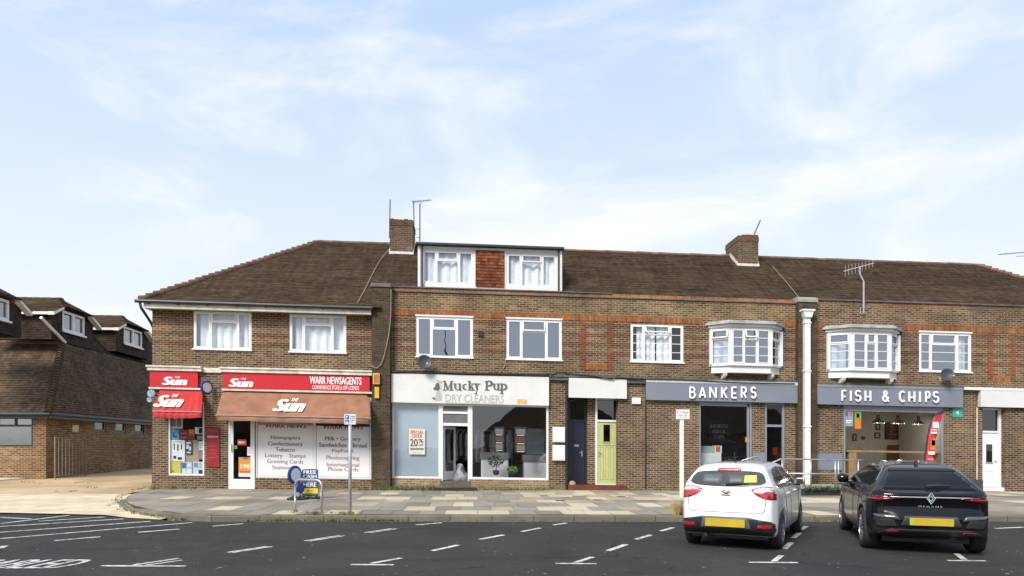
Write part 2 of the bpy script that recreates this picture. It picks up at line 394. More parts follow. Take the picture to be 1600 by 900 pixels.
def asphalt_mat():
    m = NM('asphalt'); m.set(Roughness=.92, Specular_IOR_Level=.15)
    tcn = m.node('ShaderNodeTexCoord').outputs['Object']
    a = m.ramp(m.noise(.4, 6, vec=tcn, dist=.5), (.32, (.035, .0345, .035)), (.68, (.051, .050, .049)))
    a = m.mix(1.0, a, m.ramp(m.noise(75, 2, vec=tcn), (.25, .62), (.75, 1.4)), 'MULTIPLY')
    a = m.mix(1.0, a, m.ramp(m.noise(14, 4, vec=tcn), (.3, .86), (.7, 1.12)), 'MULTIPLY')
    st = m.ramp(m.noise(.7, 6, vec=tcn, stretch=(.35, 2.2, 1), dist=.8), (.56, 0), (.74, .55)); a = m.mix(st, a, (.020, .020, .021))
    dust = m.ramp(m.noise(1.5, 7, vec=tcn, rough=.7), (.56, 0), (.80, .35)); a = m.mix(dust, a, (.095, .090, .082))
    oil = m.ramp(m.node('ShaderNodeTexVoronoi', {'Vector': tcn, 'Scale': .55}).outputs['Distance'], (.05, .7), (.16, 0)); a = m.mix(m.math('MULTIPLY', oil, m.noise(5, 4, vec=tcn)), a, (.014, .014, .015))
    ck = m.node('ShaderNodeTexVoronoi', {'Vector': m.node('ShaderNodeMapping', {'Vector': tcn, 'Rotation': (0, 0, .5)}).outputs[0], 'Scale': .16}, feature='DISTANCE_TO_EDGE').outputs['Distance']
    ck = m.math('ADD', ck, m.math('MULTIPLY', m.math('SUBTRACT', m.noise(2.5, 5, vec=tcn), .5), .05))
    a = m.mix(m.math('MULTIPLY', m.ramp(m.math('ABSOLUTE', ck), (.0, 1), (.0035, 0)), m.ramp(m.noise(.5, 2, vec=tcn), (.48, 0), (.56, .8))), a, (.012, .012, .012))
    for sc, th in ((2.2, .045), (5.0, .06)):
        v_ = m.node('ShaderNodeTexVoronoi', {'Vector': tcn, 'Scale': sc}).outputs['Distance']
        a = m.mix(m.math('MULTIPLY', m.ramp(v_, (th, 1), (th*1.7, 0)), m.ramp(m.noise(1.3, 3, vec=tcn), (.48, 0), (.58, .8))), a, (.34, .32, .29))
    m.col(a); m.bump(m.noise(110, 3, vec=tcn), .01, .7); return m.m
M['asphalt'] = asphalt_mat()
M['earth'] = ground_mat('earth', (.10, .085, .06), (.16, .14, .10))
M['lane'] = ground_mat('lane_concrete', (.36, .265, .15), (.56, .42, .25), 1.2)
M['crossover'] = ground_mat('crossover_slabs', (.46, .40, .29), (.60, .53, .40), 1.0)
struct(sheet('ground', [[(-900, -600), (900, -600), (900, 1800), (-900, 1800)]], lambda x, y: -.14-SG*x, M['earth']))
RW = [G(*p) for p in ((0, 803), (60, 804), (120, 805), (165, 806), (200, 810), (250, 813), (320, 815), (400, 815.5))]
KY = 15.12
struct(sheet('road', [[(-70, -40), (70, -40), (70, KY), (RW[-1][0], KY)] + RW[:-1][::-1] + [(-70, RW[0][1])]], lambda x, y: gz(x, y), M['asphalt']))
# crossover and side lane, rising gently to the back
def lz(x, y): 
    d = max(0, y-16); return .012+(.022*min(d, 12)+.018*max(0, d-12))-SG*x
kerb_out = [G(*p, .04) for p in ((400, 813.5), (330, 812.8), (270, 809), (225, 803), (195, 796.5), (183, 789), (190, 781), (213, 772.5), (238, 766.5))]
kerb_out[0] = (kerb_out[0][0], KY+.02)
def grid_sheet(name, x0, x1, y0, y1, nx, ny, h, mat, keep=None):
    mb = MB()
    for i in range(nx):
        for j in range(ny):
            xa, xb = x0+(x1-x0)*i/nx, x0+(x1-x0)*(i+1)/nx; ya, yb = y0+(y1-y0)*j/ny, y0+(y1-y0)*(j+1)/ny
            mb.face([(a, b, h(a, b)) for a, b in ((xa, ya), (xb, ya), (xb, yb), (xa, yb))])
    return mb.build(name, mat, merge=True, smooth=False)
yc = sum(p[1] for p in RW[:4])/4
cx = MB()
edge = [(-60, RW[0][1])] + RW[:6]
for i in range(len(edge)-1):
    (xa, ya), (xb, yb) = edge[i], edge[i+1]
    for j in range(6):
        f0, f1 = j/6, (j+1)/6
        q = [(xa, ya+(21.5-ya)*f0), (xb, yb+(21.5-yb)*f0), (xb, yb+(21.5-yb)*f1), (xa, ya+(21.5-ya)*f1)]
        cx.face([(a, b, lz(a, b)+.004) for a, b in q])
def crossover_mat():
    m = NM('crossover_slabs'); m.set(Roughness=.9)
    tcn = m.node('ShaderNodeTexCoord').outputs['Object']
    t = m.node('ShaderNodeTexBrick', {'Vector': tcn, 'Color1': (.56, .46, .31, 1), 'Color2': (.70, .59, .41, 1), 'Mortar': (.38, .30, .19, 1), 'Scale': 1, 'Mortar Size': .012, 'Brick Width': .6, 'Row Height': .5})
    b_ = m.ramp(m.noise(.7, 6, vec=tcn, dist=.5), (.3, .8), (.7, 1.1)); c = m.mix(1.0, t.outputs['Color'], b_, 'MULTIPLY')
    f = m.ramp(m.noise(40, 3, vec=tcn), (.3, .85), (.7, 1.12)); m.col(m.mix(1.0, c, f, 'MULTIPLY')); return m.m
struct(cx.build('crossover_path', crossover_mat()))
struct(grid_sheet('side_lane', -60, -10.55, 21.4, 62, 4, 10, lz, M['lane']))
lit = MB(); q = [(-60, 23.5), (-19.2, 23.5), (-17.4, 28.2), (-60, 28.2)]
lit.face([(a, b, lz(a, b)+.02) for a, b in q]); struct(lit.build('forecourt_path', plain('pale_concrete', (.66, .60, .50), .9, .1)))
# pavement of separate slabs
def inside(P, x, y):
    c = False; n = len(P)
    for i in range(n):
        (a, b), (d, e_) = P[i], P[(i+1) % n]
        if (b > y) != (e_ > y) and x < (d-a)*(y-b)/(e_-b)+a: c = not c
    return c
pav_out = [(40, KY+.17), (40, 24.3)] + [(-10.6, 24.3), (-10.55, 23.2)]
inner = []
for i, (x, y) in enumerate(kerb_out):
    a = Vector(kerb_out[max(0, i-1)]); b = Vector(kerb_out[min(len(kerb_out)-1, i+1)]); t = (b-a).normalized(); n = Vector((t.y, -t.x))
    inner.append((x+n.x*.15*(1 if n.y > 0 or i > 3 else 1), y+n.y*.15))
M['slab_grey'] = ground_mat('slab_grey', (.235, .213, .175), (.30, .272, .225), 2)
M['slab_grey2'] = ground_mat('slab_grey_dark', (.19, .17, .135), (.245, .22, .17), 2)
M['slab_tan'] = ground_mat('slab_tan', (.32, .265, .185), (.40, .34, .24), 2)
M['slab_cream'] = ground_mat('slab_cream', (.45, .385, .275), (.56, .485, .355), 2)
M['joint'] = ground_mat('joint_earth', (.11, .10, .07), (.15, .135, .09), 2)
base = MB(); base.face([(x, y, pz(x, y)-.006) for x, y in [(40, KY+.05), (40, 24.3), (-10.58, 24.3)] + inner[::-1]])
struct(base.build('pavement_bed', M['joint']))
def clip(P, a, b, c):          # keep a*x+b*y<=c
    out = []
    for i in range(len(P)):
        p, q_ = P[i], P[(i+1) % len(P)]; dp, dq = a*p[0]+b*p[1]-c, a*q_[0]+b*q_[1]-c
        if dp <= 0: out.append(p)
        if (dp < 0 < dq) or (dq < 0 < dp): t = dp/(dp-dq); out.append((p[0]+(q_[0]-p[0])*t, p[1]+(q_[1]-p[1])*t))
    return out
PV = [(40, KY+.16), (40, 24.3), (-10.58, 24.3)] + inner[::-1]
creams = [G(*p, .14) for p in ((725, 800), (758, 798), (792, 800), (700, 775), (715, 787), (690, 780), (730, 779), (835, 773), (870, 776), (860, 785), (905, 772),
          (905, 800), (935, 790), (945, 800), (900, 775), (930, 780), (960, 777), (985, 800), (1000, 778), (1040, 772), (1050, 778), (1010, 786), (965, 800), (40*10+20, 803), (440, 801), (520, 802), (425, 779), (560, 779), (620, 779), (340, 780), (375, 778), (660, 793),
          (1270, 800), (1300, 782), (1265, 783), (1580, 770), (1560, 774), (1285, 803), (300, 776), (610, 778))]
pav = MB(); rs = random.Random(3)
y = KY+.16; row = 0
while y < 24.2:
    hgt = rs.choice((1.05, 1.2, .9)); y1 = min(y+hgt, 24.3); x = -13+rs.random()*.5
    while x < 40:
        w = rs.choice((.55, .6, .6, .75)); g_ = .006
        P = [(x+g_, y+g_), (x+w-g_, y+g_), (x+w-g_, y1-g_), (x+g_, y1-g_)]
        cxm, cym = x+w/2, (y+y1)/2
        ins = [inside(PV, *p) for p in P]
        if any(ins):
            # trim slabs at the curved kerb
            if not all(ins):
                Q = []
                for i in range(4):
                    p, q_ = P[i], P[(i+1) % 4]
                    for t in range(8):
                        pt = (p[0]+(q_[0]-p[0])*t/8, p[1]+(q_[1]-p[1])*t/8)
                        if inside(PV, *pt): Q.append(pt)
                P = Q
            if len(P) > 2:
                near = any(abs(c[0]-cxm) < w*.5 and abs(c[1]-cym) < hgt*.5 for c in creams)
                r_ = rs.random()
                wz = X(825, cym) < cxm < X(1060, cym); pav.m = 3 if near else (((0 if r_ < .30 else 2 if r_ < .62 else 3 if r_ < .88 else 1)) if wz else (0 if r_ < .60 else 1 if r_ < .88 else 2 if r_ < .975 else 3))
                dz = rs.uniform(0, .006); pav.face([(a, b, pz(a, b)+dz) for a, b in P])
        x += w
    y = y1
struct(pav.build('pavement', [M['slab_grey'], M['slab_grey2'], M['slab_tan'], M['slab_cream']]))
# kerb stones
kb = MB(); kp = [(40, KY)] + [(x_, KY) for x_ in np.arange(39.1, kerb_out[0][0], -.92)] + kerb_out
kin = [(40, KY+.15)] + [(x_, KY+.15) for x_ in np.arange(39.1, kerb_out[0][0], -.92)] + inner
for i in range(len(kp)-1):
    a, b, c, d = kp[i], kp[i+1], kin[i+1], kin[i]
    def low(p): return max(lz(*p) if p[0] < -7 else gz(*p), gz(*p))-.06
    def top(p): return pz(*p)+.004-(.045 if p[0] < -7.5 else 0)
    ta, tb = (Vector(b)-Vector(a))*.006, 0
    A, B_ = (a[0]+ta.x, a[1]+ta.y), (b[0]-ta.x, b[1]-ta.y)
    C_, D_ = (c[0]-ta.x, c[1]-ta.y), (d[0]+ta.x, d[1]+ta.y)
    kb.face([(*A, low(A)), (*B_, low(B_)), (*B_, top(B_)-.015), (*A, top(A)-.015)][::-1])
    am = tuple(Vector(A)*.85+Vector(D_)*.15); bm_ = tuple(Vector(B_)*.85+Vector(C_)*.15)
    kb.face([(*A, top(A)-.015), (*B_, top(B_)-.015), (*bm_, top(bm_)), (*am, top(am))][::-1])
    kb.face([(*am, top(am)), (*bm_, top(bm_)), (*C_, top(C_)), (*D_, top(D_))][::-1])
struct(kb.build('kerb', ground_mat('kerb_concrete', (.13, .115, .09), (.21, .185, .145), 2)))
# channel of lighter stone at the foot of the kerb
ch = MB(); ch.face([(40, KY-.16, gz(40, 0)+.004), (40, KY, gz(40, 0)+.004), (RW[-1][0], KY, gz(RW[-1][0], 0)+.004), (RW[-1][0], KY-.16, gz(RW[-1][0], 0)+.004)])
struct(ch.build('road_gutter', ground_mat('gutter_grit', (.07, .06, .05), (.17, .15, .12), 3)))
# painted lines
def paint_mat():
    m = NM('road_paint'); m.set(Roughness=.7)
    tcn = m.node('ShaderNodeTexCoord').outputs['Object']
    w_ = m.ramp(m.noise(11, 7, vec=tcn, rough=.8), (.38, 0), (.52, 1)); d_ = m.ramp(m.noise(1.1, 4, vec=tcn), (.3, (.46, .45, .43)), (.7, (.74, .73, .71))); m.col(m.mix(w_, (.09, .088, .085), d_)); return m.m
M['paint'] = paint_mat()
mk = MB()
def line(p, q, w=.1):
    a, b = Vector(G(*p)), Vector(G(*q)); d = (b-a).normalized(); n = Vector((-d.y, d.x))*w/2
    pts = [a-n, b-n, b+n, a+n]; mk.face([(v.x, v.y, gz(v.x, v.y)+.005) for v in pts])
for seg in (((675,861),(716,852)), ((750,843),(787,836)), ((815,831),(845,825)), ((865,820.5),(885,817.5)), ((950,861),(978,851)), ((994,843),(1017,836)), ((1033,830),(1052,824.5)),
            ((1225,858),(1236,848)), ((1239,841),(1249,833)), ((1251,828),(1260,822.5)), ((85,845),(157,839)), ((216,832),(280,827)), ((332,822.5),(380,818.5)), ((650,820.5),(690,817)),
            ((0,842),(300,816.8)), ((0,832),(235,814.8)), ((0,823),(193,811)), ((60,814.5),(165,808)), ((0,818.5),(108,805.5)), ((0,808.5),(48,811)), ((0,857),(8,853)), ((1555,826),(1600,824))):
    line(*seg, .1)
for a, b in (((355,863.5),(417,854)), ((476,845.5),(530,837)), ((570,832.5),(612,826))):
    line(a, b, .065); line((a[0]+8, a[1]+.3), (b[0]+8, b[1]+.3), .065)
def tmark(x0, x1, yb, s0, s1):
    line((x0, yb), (x1, yb+.5), .085); mk_z = len(mk.v); line(s0, s1, .085)
    for i in range(mk_z, len(mk.v)): mk.v[i] = (mk.v[i][0], mk.v[i][1], mk.v[i][2]+.003)
tmark(548, 615, 882.5, (580, 881), (627, 872.5)); tmark(868, 932, 880.8, (898, 880), (926, 871)); tmark(1170, 1246, 879, (1209, 878), (1221, 868.5)); tmark(1480, 1540, 876.2, (1507, 875), (1494, 865.5))
tmark(158, 290, 884.5, (208, 883.6), (280, 873)); line((228, 883.6), (285, 875.5), .065)
# stencilled word at the left, leaning along the bays
V_, F_ = text_mesh('DISABLED', 0, 0, 0)
gx1, gy0 = G(112, 888.5); xs = [v[0] for v in V_]; ys = [v[1] for v in V_]
for f, ofx in [(f, o) for o in (-.014, .014) for f in F_]:
    pts = []
    for i in f:
        u = (V_[i][0]-max(xs))*(.94*1.92/(max(xs)-min(xs))); t = (V_[i][1]-min(ys))/(max(ys)-min(ys))*.72
        px_, py_ = gx1-.18+u+t*.20+ofx, gy0+t; pts.append((px_, py_, gz(px_, py_)+.005+abs(ofx+.014)*.04))
    mk.face(pts)
mk_o = mk.build('road_markings', M['paint']); struct(mk_o)

# ------------------------------------------------------------------ building helpers
def rp(px0, px1, py0, py1, Y=YF):
    """a rectangle of the facade measured on the photograph (levels taken at its middle)"""
    pm = (px0+px1)/2
    return X(px0, Y), X(px1, Y), Zb(pm, py1, Y), Zb(pm, py0, Y)
def wall_panel(mb, x0, x1, z0, z1, y, holes, zone, reveal=.2, rm=None):
    xs = sorted({x0, x1, *[h[0] for h in holes], *[h[1] for h in holes]}); xs = [x for x in xs if x0 <= x <= x1]
    zs = sorted({z0, z1, *[h[2] for h in holes], *[h[3] for h in holes], *[z for z, _ in zone]}); zs = [z for z in zs if z0 <= z <= z1]
    for i in range(len(xs)-1):
        for j in range(len(zs)-1):
            cx_, cz_ = (xs[i]+xs[i+1])/2, (zs[j]+zs[j+1])/2
            if any(h[0] < cx_ < h[1] and h[2] < cz_ < h[3] for h in holes): continue
            mb.m = [m for z, m in zone if z <= cz_][-1]
            mb.face([(xs[i], y, zs[j]), (xs[i+1], y, zs[j]), (xs[i+1], y, zs[j+1]), (xs[i], y, zs[j+1])])
    for h in holes:
        a, b, c, d = h[:4]; yb = y+(h[4] if len(h) > 4 else reveal); mb.m = [m for z, m in zone if z <= (c+d)/2][-1]
        if rm is not None: mb.m = rm
        mb.face([(a, y, c), (a, yb, c), (a, yb, d), (a, y, d)][::-1]); mb.face([(b, y, c), (b, yb, c), (b, yb, d), (b, y, d)])
        mb.face([(a, y, d), (b, y, d), (b, yb, d), (a, yb, d)]); mb.face([(a, y, c), (b, y, c), (b, yb, c), (a, yb, c)][::-1])
def frame_bars(mb, x0, x1, z0, z1, y0, y1, b): 
    mb.box(x0, x1, y0, y1, z0, z0+b); mb.box(x0, x1, y0, y1, z1-b, z1)
    mb.box(x0, x0+b, y0, y1, z0+b, z1-b); mb.box(x1-b, x1, y0, y1, z0+b, z1-b)
def sash(mb, x0, x1, z0, z1, y, b=.045, open_=0):
    """a casement or vent sash; open_ swings a top-hung vent out"""
    if not open_: frame_bars(mb, x0, x1, z0, z1, y-.025, y+.02, b); return
    s0 = len(mb.v); frame_bars(mb, x0, x1, z0, z1, y-.03, y+.01, b)
    ca, sa = math.cos(open_), math.sin(open_)
    for i in range(s0, len(mb.v)):
        vx, vy, vz = mb.v[i]; dz, dy = vz-z1, vy-y
        mb.v[i] = (vx, y+dy*ca+dz*sa, z1+dz*ca-dy*sa)
def curtain_mesh(mb, x0, x1, z0, z1, y, amp=.03, n=None, taper=0):
    n = n or max(8, int((x1-x0)/.05)); rr = random.Random(int(x0*100))
    ph = 0; pts = []
    for i in range(n+1):
        ph += rr.uniform(.6, 1.5); x = x0+(x1-x0)*i/n; pts.append((x, y+amp*math.sin(ph), x-taper*(i/n), y+amp*1.3*math.sin(ph+.3)))
    for i in range(n):
        a, b = pts[i], pts[i+1]; mb.face([(a[2], a[3], z0), (b[2], b[3], z0), (b[0], b[1], z1), (a[0], a[1], z1)])
def window(parent, x0, x1, z0, z1, yf, cols=(.29, .71), vent=.30, vent_open=0, bars=0, curtains=None, gl='glass_up', name='window', lintel=0, sill=.04):
    """white three-light window set in the wall face; curtains: list of (from, to) fractions"""
    y = yf+.05; fr = MB(); b = .05; w = x1-x0
    frame_bars(fr, x0, x1, z0, z1, y-.03, y+.05, b)
    xm = [x0+w*c for c in cols]; zv = z1-(z1-z0)*vent
    for x in xm: fr.box(x-b/2, x+b/2, y-.028, y+.048, z0+b, z1-b)
    ed = [x0+b] + [e_ for x in xm for e_ in (x-b/2, x+b/2)] + [x1-b]
    for k in range(len(ed)//2):
        a, c = ed[2*k], ed[2*k+1]
        mid = (len(ed)//2 == 1) or (0 < k < len(ed)//2-1)
        if mid:
            fr.box(a, c, y-.027, y+.047, zv-b/2, zv+b/2); sash(fr, a, c, zv+b/2, z1-b, y-.01, .04, vent_open)
        else: sash(fr, a, c, z0+b, z1-b, y-.01, .045)
        if bars:
            for j in range(1, bars):
                zz = z0+b+(z1-z0-2*b)*j/bars
                if mid and zz > zv-.1: continue
                fr.box(a+.01, c-.01, y-.012, y+.006, zz-.011, zz+.011)
    if lintel: fr.box(x0-.02, x1+.02, y-.075, y-.032, z1-.005, z1+lintel)
    if sill: fr.box(x0-.03, x1+.03, yf-.05, y-.032, z0-.035, z0+.012)
    f = fr.build(name, M['upvc'], parent)
    p = MB(); p.face([(x0+b*.5, y+.012, z0+b*.5), (x1-b*.5, y+.012, z0+b*.5), (x1-b*.5, y+.012, z1-b*.5), (x0+b*.5, y+.012, z1-b*.5)]); p.build('pane', M[gl], f)
    if curtains:
        c = MB()
        for a, d in curtains: curtain_mesh(c, x0+w*a, x0+w*d, z0+.02, z1-.05, y+.14)
        c.build('curtain', M['curtain'], f)
    return f
def tiled(mb, O, a, u, L, left, right, g=.1, t=.019, seg=.8):
    """tile courses on the slope O + a*s + u*v; each course is a lifted strip with its own butt edge"""
    O, a, u = Vector(O), Vector(a).normalized(), Vector(u).normalized(); n = a.cross(u).normalized(); rr = random.Random(int(L*100))
    nv = max(1, int(round(L/g)))
    for i in range(nv):
        v0, v1 = L*i/nv, L*(i+1)/nv; l0, r0, l1, r1 = left(v0), right(v0), left(v1), right(v1)
        if r0-l0 < .05: continue
        ns = max(1, int((r0-l0)/seg)); tk = [t*rr.uniform(.6, 1.4) for _ in range(ns+1)]
        for k in range(ns):
            f0, f1 = k/ns, (k+1)/ns
            sa, sb, sc, sd_ = l0+(r0-l0)*f0, l0+(r0-l0)*f1, l1+(r1-l1)*f1, l1+(r1-l1)*f0
            p = [O+a*sa+u*v0+n*tk[k], O+a*sb+u*v0+n*tk[k+1], O+a*sc+u*v1, O+a*sd_+u*v1]
            mb.face(p, [(sa, v0), (sb, v0), (sc, v1), (sd_, v1)])
            q = [O+a*sa+u*v0-n*.004, O+a*sb+u*v0-n*.004]; mb.face([q[0], q[1], p[1], p[0]], [(sa, v0-.005), (sb, v0-.005), (sb, v0), (sa, v0)])
def bonnets(mb, p, q, step=.28, r=.11, lift=.02, tp=.8):
    if step > .39: tp = .97
    p, q = Vector(p), Vector(q); d = q-p; n = max(1, int(d.length/step)); rr = random.Random(5)
    for i in range(n):
        a, b = p+d*(i/n), p+d*((i+1.12)/n); o_ = Vector((0, 0, lift+rr.uniform(-.008, .008)))
        mb.tube([a+o_, b+o_-Vector((0, 0, .03 if tp < .9 else .008))], [r*(1.95-tp), r*tp], 8)
YE, ZE, YR, ZR = 23.3, 6.30, 28.2, 9.87
TP = (ZR-ZE)/(YR-YE); SL = math.hypot(ZR-ZE, YR-YE); US = Vector((0, YR-YE, ZR-ZE)).normalized()
def roof_z(y): return ZE+(y-YE)*TP
YB = 33.2
XL, XP0, XP1, XQ0, XQ1, XR = X(238), X(583), X(611), X(1243), X(1272), 26.4
XM1, XM2 = (XP0+XP1)/2, (XQ0+XQ1)/2

# ================================================================== newsagent building
A = thing('shop_building', 'brick building at the left end of the parade with a newsagent on the ground floor', 'building', (-7, YF, .1), shear=SB, group='parade of brick shops')
Wn1, Wn2 = rp(302, 393, 487, 546), rp(452, 541, 492, 550.5)
SF1 = rp(262, 319, 640, 744); SF1 = (SF1[0], SF1[1], .50, 3.0)
D1 = (X(356), X(398), gb(-7.8)-.02, 3.3); SF2 = (X(399), X(580), .47, 3.3)
w_ = MB()
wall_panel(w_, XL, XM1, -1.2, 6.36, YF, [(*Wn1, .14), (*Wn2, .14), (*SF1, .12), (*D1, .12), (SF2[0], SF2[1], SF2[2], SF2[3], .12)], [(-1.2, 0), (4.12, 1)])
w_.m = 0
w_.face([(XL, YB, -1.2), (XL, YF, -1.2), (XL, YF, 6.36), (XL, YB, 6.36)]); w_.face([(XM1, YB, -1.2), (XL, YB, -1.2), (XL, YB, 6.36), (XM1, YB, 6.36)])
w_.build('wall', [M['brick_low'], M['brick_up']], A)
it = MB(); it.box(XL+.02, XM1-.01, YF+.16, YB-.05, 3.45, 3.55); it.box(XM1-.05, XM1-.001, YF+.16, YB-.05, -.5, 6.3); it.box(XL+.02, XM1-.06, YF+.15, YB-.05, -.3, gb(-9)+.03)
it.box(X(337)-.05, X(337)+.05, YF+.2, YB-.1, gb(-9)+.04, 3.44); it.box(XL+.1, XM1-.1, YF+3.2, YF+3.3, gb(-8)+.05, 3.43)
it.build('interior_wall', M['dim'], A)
rf = MB()
xl = X(218, YE); run = YR-YE
tiled(rf, (0, YE, ZE), (1, 0, 0), US, SL, lambda v: xl+(v/SL)*4.78, lambda v: XM1)
xr_ = xl+4.78
rf.face([(xr_, YR, ZR), (XM1, YR, ZR), (XM1, YB, ZE-.2), (xl, YB, ZE-.2)][::-1]); rf.face([(xl, YB, ZE), (xl, YE, ZE), (xr_, YR, ZR)])
rf.face([(xl, YE, ZE-.03), (XM1, YE, ZE-.03), (XM1, YF+.1, ZE-.03), (xl, YF+.1, ZE-.03)][::-1])
rfo = rf.build('roof', M['tile_news'], A)
hp = MB(); bonnets(hp, (xl, YE, ZE+.02), (xr_, YR, ZR), .26, .10); hp.build('hip_tile', M['ridge'], rfo)
rg = MB(); bonnets(rg, (xr_, YR, ZR), (XM1, YR, ZR), .45, .085, .0); rg.build('ridge_tile', M['ridge'], rfo)
ev = MB(); ev.box(xl+.12, XP0-.02, YE+.02, YE+.05, ZE-.24, ZE-.04); ev.box(xl+.12, XP0-.02, YE+.05, YF-.004, ZE-.20, ZE-.18); ev.box(xl+.12, XL-.02, YE+.052, YB, ZE-.24, ZE-.05)
ev.build('eaves_board', M['white_old'], A)
gt = MB(); gt.tube([(xl-.12, YE-.05, ZE-.03), (XP0+.05, YE-.05, ZE-.05)], .062, 8); 
for x in np.arange(xl+.3, XP0, .95): gt.box(x-.02, x+.02, YE-.06, YE+.02, ZE-.12, ZE-.0)
gt.build('gutter', M['black'], A)
dp = MB(); dp.tube([(xl+.02, YE-.03, ZE-.06), (xl+.06, YE-.02, ZE-.25), (XL-.14, YF+.2, ZE-.62), (XL-.10, YF+.3, ZE-.8), (XL-.10, YF+.3, .2)], .045, 8); dp.build('downpipe', M['black'], A)
window(A, *Wn1, YF, cols=(.30, .75), vent=.27, curtains=[(.02, .98)], gl='glass_net')
window(A, *Wn2, YF, cols=(.26, .74), vent=.27, curtains=[(.02, .98)], gl='glass_net')
cn = MB()
for a, b in ((X(233), X(317)), (X(347), XP0)):
    cn.box(a, b, YF-.16, YF-.002, 4.02, 4.13); cn.box(a-.03, b, YF-.2, YF-.002, 4.132, 4.19)
    cn.box(a+.04, b, YF-.13, YF-.002, 3.40, 3.46)
cn.box(X(318), X(346), YF-.05, YF-.002, 4.0, 4.16)
cn.build('cornice', M['white_old'], A)
cb = MB(); cb.box(X(319.5), X(347), YF-.06, YF-.055, 4.0, 4.1); 
# shop windows and door
f = MB(); frame_bars(f, *SF1, YF+.03, YF+.10, .06); o = f.build('shop_window', M['white'], A)
p = MB(); p.face([(SF1[0]+.03, YF+.07, SF1[2]+.03), (SF1[1]-.03, YF+.07, SF1[2]+.03), (SF1[1]-.03, YF+.07, SF1[3]), (SF1[0]+.03, YF+.07, SF1[3])]); p.build('pane', M['glass'], o)
f = MB(); frame_bars(f, *SF2, YF+.03, YF+.10, .06); xm = X(491); f.box(xm-.05, xm+.05, YF+.025, YF+.105, SF2[2]+.06, SF2[3]-.06); o = f.build('shop_window', M['white'], A)
p = MB(); p.face([(SF2[0]+.03, YF+.06, SF2[2]+.03), (SF2[1]-.03, YF+.06, SF2[2]+.03), (SF2[1]-.03, YF+.06, SF2[3]), (SF2[0]+.03, YF+.06, SF2[3])]); p.build('pane', glass('panel_glass', .02, (.95, .96, .97)), o)
wp = MB(); wp.box(SF2[0]+.07, xm-.06, YF+.050, YF+.058, SF2[2]+.07, 2.27); wp.box(xm+.06, SF2[1]-.07, YF+.050, YF+.058, SF2[2]+.07, 2.27)
wp.box(SF2[0]+.07, xm-.06, YF+.050, YF+.058, 2.36, 3.1); wp.box(xm+.06, SF2[1]-.07, YF+.050, YF+.058, 2.36, 3.1)
wpo = wp.build('window_panel', plain('white_window_film', (.74, .745, .765), .5, .02), o)
rail = MB(); rail.box(SF2[0]+.07, xm-.06, YF+.046, YF+.058, 2.275, 2.355); wpx = rail.build('window_rail', plain('grey_rail', (.33, .34, .37), .5), o)
rail = MB(); rail.box(xm+.06, SF2[1]-.07, YF+.046, YF+.058, 2.275, 2.355); rail.build('window_rail', M['ink'], o)
T1, T2, T3 = MB(), MB(), MB()
def crop5(mb, body, x0, x1, y0, y1, y=YF+.049, bold=.018, fx=4.09, ox=400, oy=560, lean=0):
    a = rp(ox+x0/fx, ox+x1/fx, oy+y0/fx, oy+y1/fx); mb.text(body, *a, y, .001, bold, lean)
crop5(T1, 'WARR NEWS', 52, 318, 416, 444, bold=.03); crop5(T1, 'WARR NEWS', 424, 684, 420, 452, bold=.03)
for tx in (('Newspapers', 92, 280, 494, 524), ('Confectionary', 73, 297, 533, 565), ('Tobacco', 122, 247, 570, 596)): crop5(T2, *tx)
for tx in (('Milk • Grocery', 438, 668, 500, 534), ('Sandwiches • Bread', 400, 705, 540, 568)): crop5(T2, *tx)
for tx in (('Lottery    Stamps', 55, 315, 608, 642), ('Greeting Cards', 68, 300, 647, 679), ('Stationery', 100, 275, 685, 718), ('PayPoint', 485, 622, 580, 608), ('Photocopying', 448, 660, 622, 656),
           ('International', 450, 658, 667, 692), ('Phone Cards', 458, 652, 696, 722)): crop5(T3, *tx, bold=.014)
T1.build('heading', plain('dark_red_heading', (.20, .012, .014), .5), o); T2.build('lettering', M['maroon'], o); T3.build('lettering', M['maroon2'], o)
# door
d = MB(); frame_bars(d, D1[0], D1[1], D1[2], D1[3], YF+.02, YF+.1, .07); d.box(D1[0]+.07, D1[1]-.07, YF+.03, YF+.09, D1[2]+.05, D1[2]+.36); d.box(D1[0]+.07, D1[0]+.17, YF+.03, YF+.09, D1[2]+.36, D1[3]-.07); d.box(D1[1]-.15, D1[1]-.07, YF+.03, YF+.09, D1[2]+.36, D1[3]-.07)
do = d.build('shop_door', M['upvc'], A)
p = MB(); p.face([(D1[0]+.16, YF+.06, D1[2]+.35), (D1[1]-.14, YF+.06, D1[2]+.35), (D1[1]-.14, YF+.06, D1[3]-.07), (D1[0]+.16, YF+.06, D1[3]-.07)]); p.build('pane', M['glass'], do)
h = MB(); h.box(D1[0]+.085, D1[0]+.12, YF-.03, YF+.03, 1.35, 1.6); h.build('handle', M['white'], do)

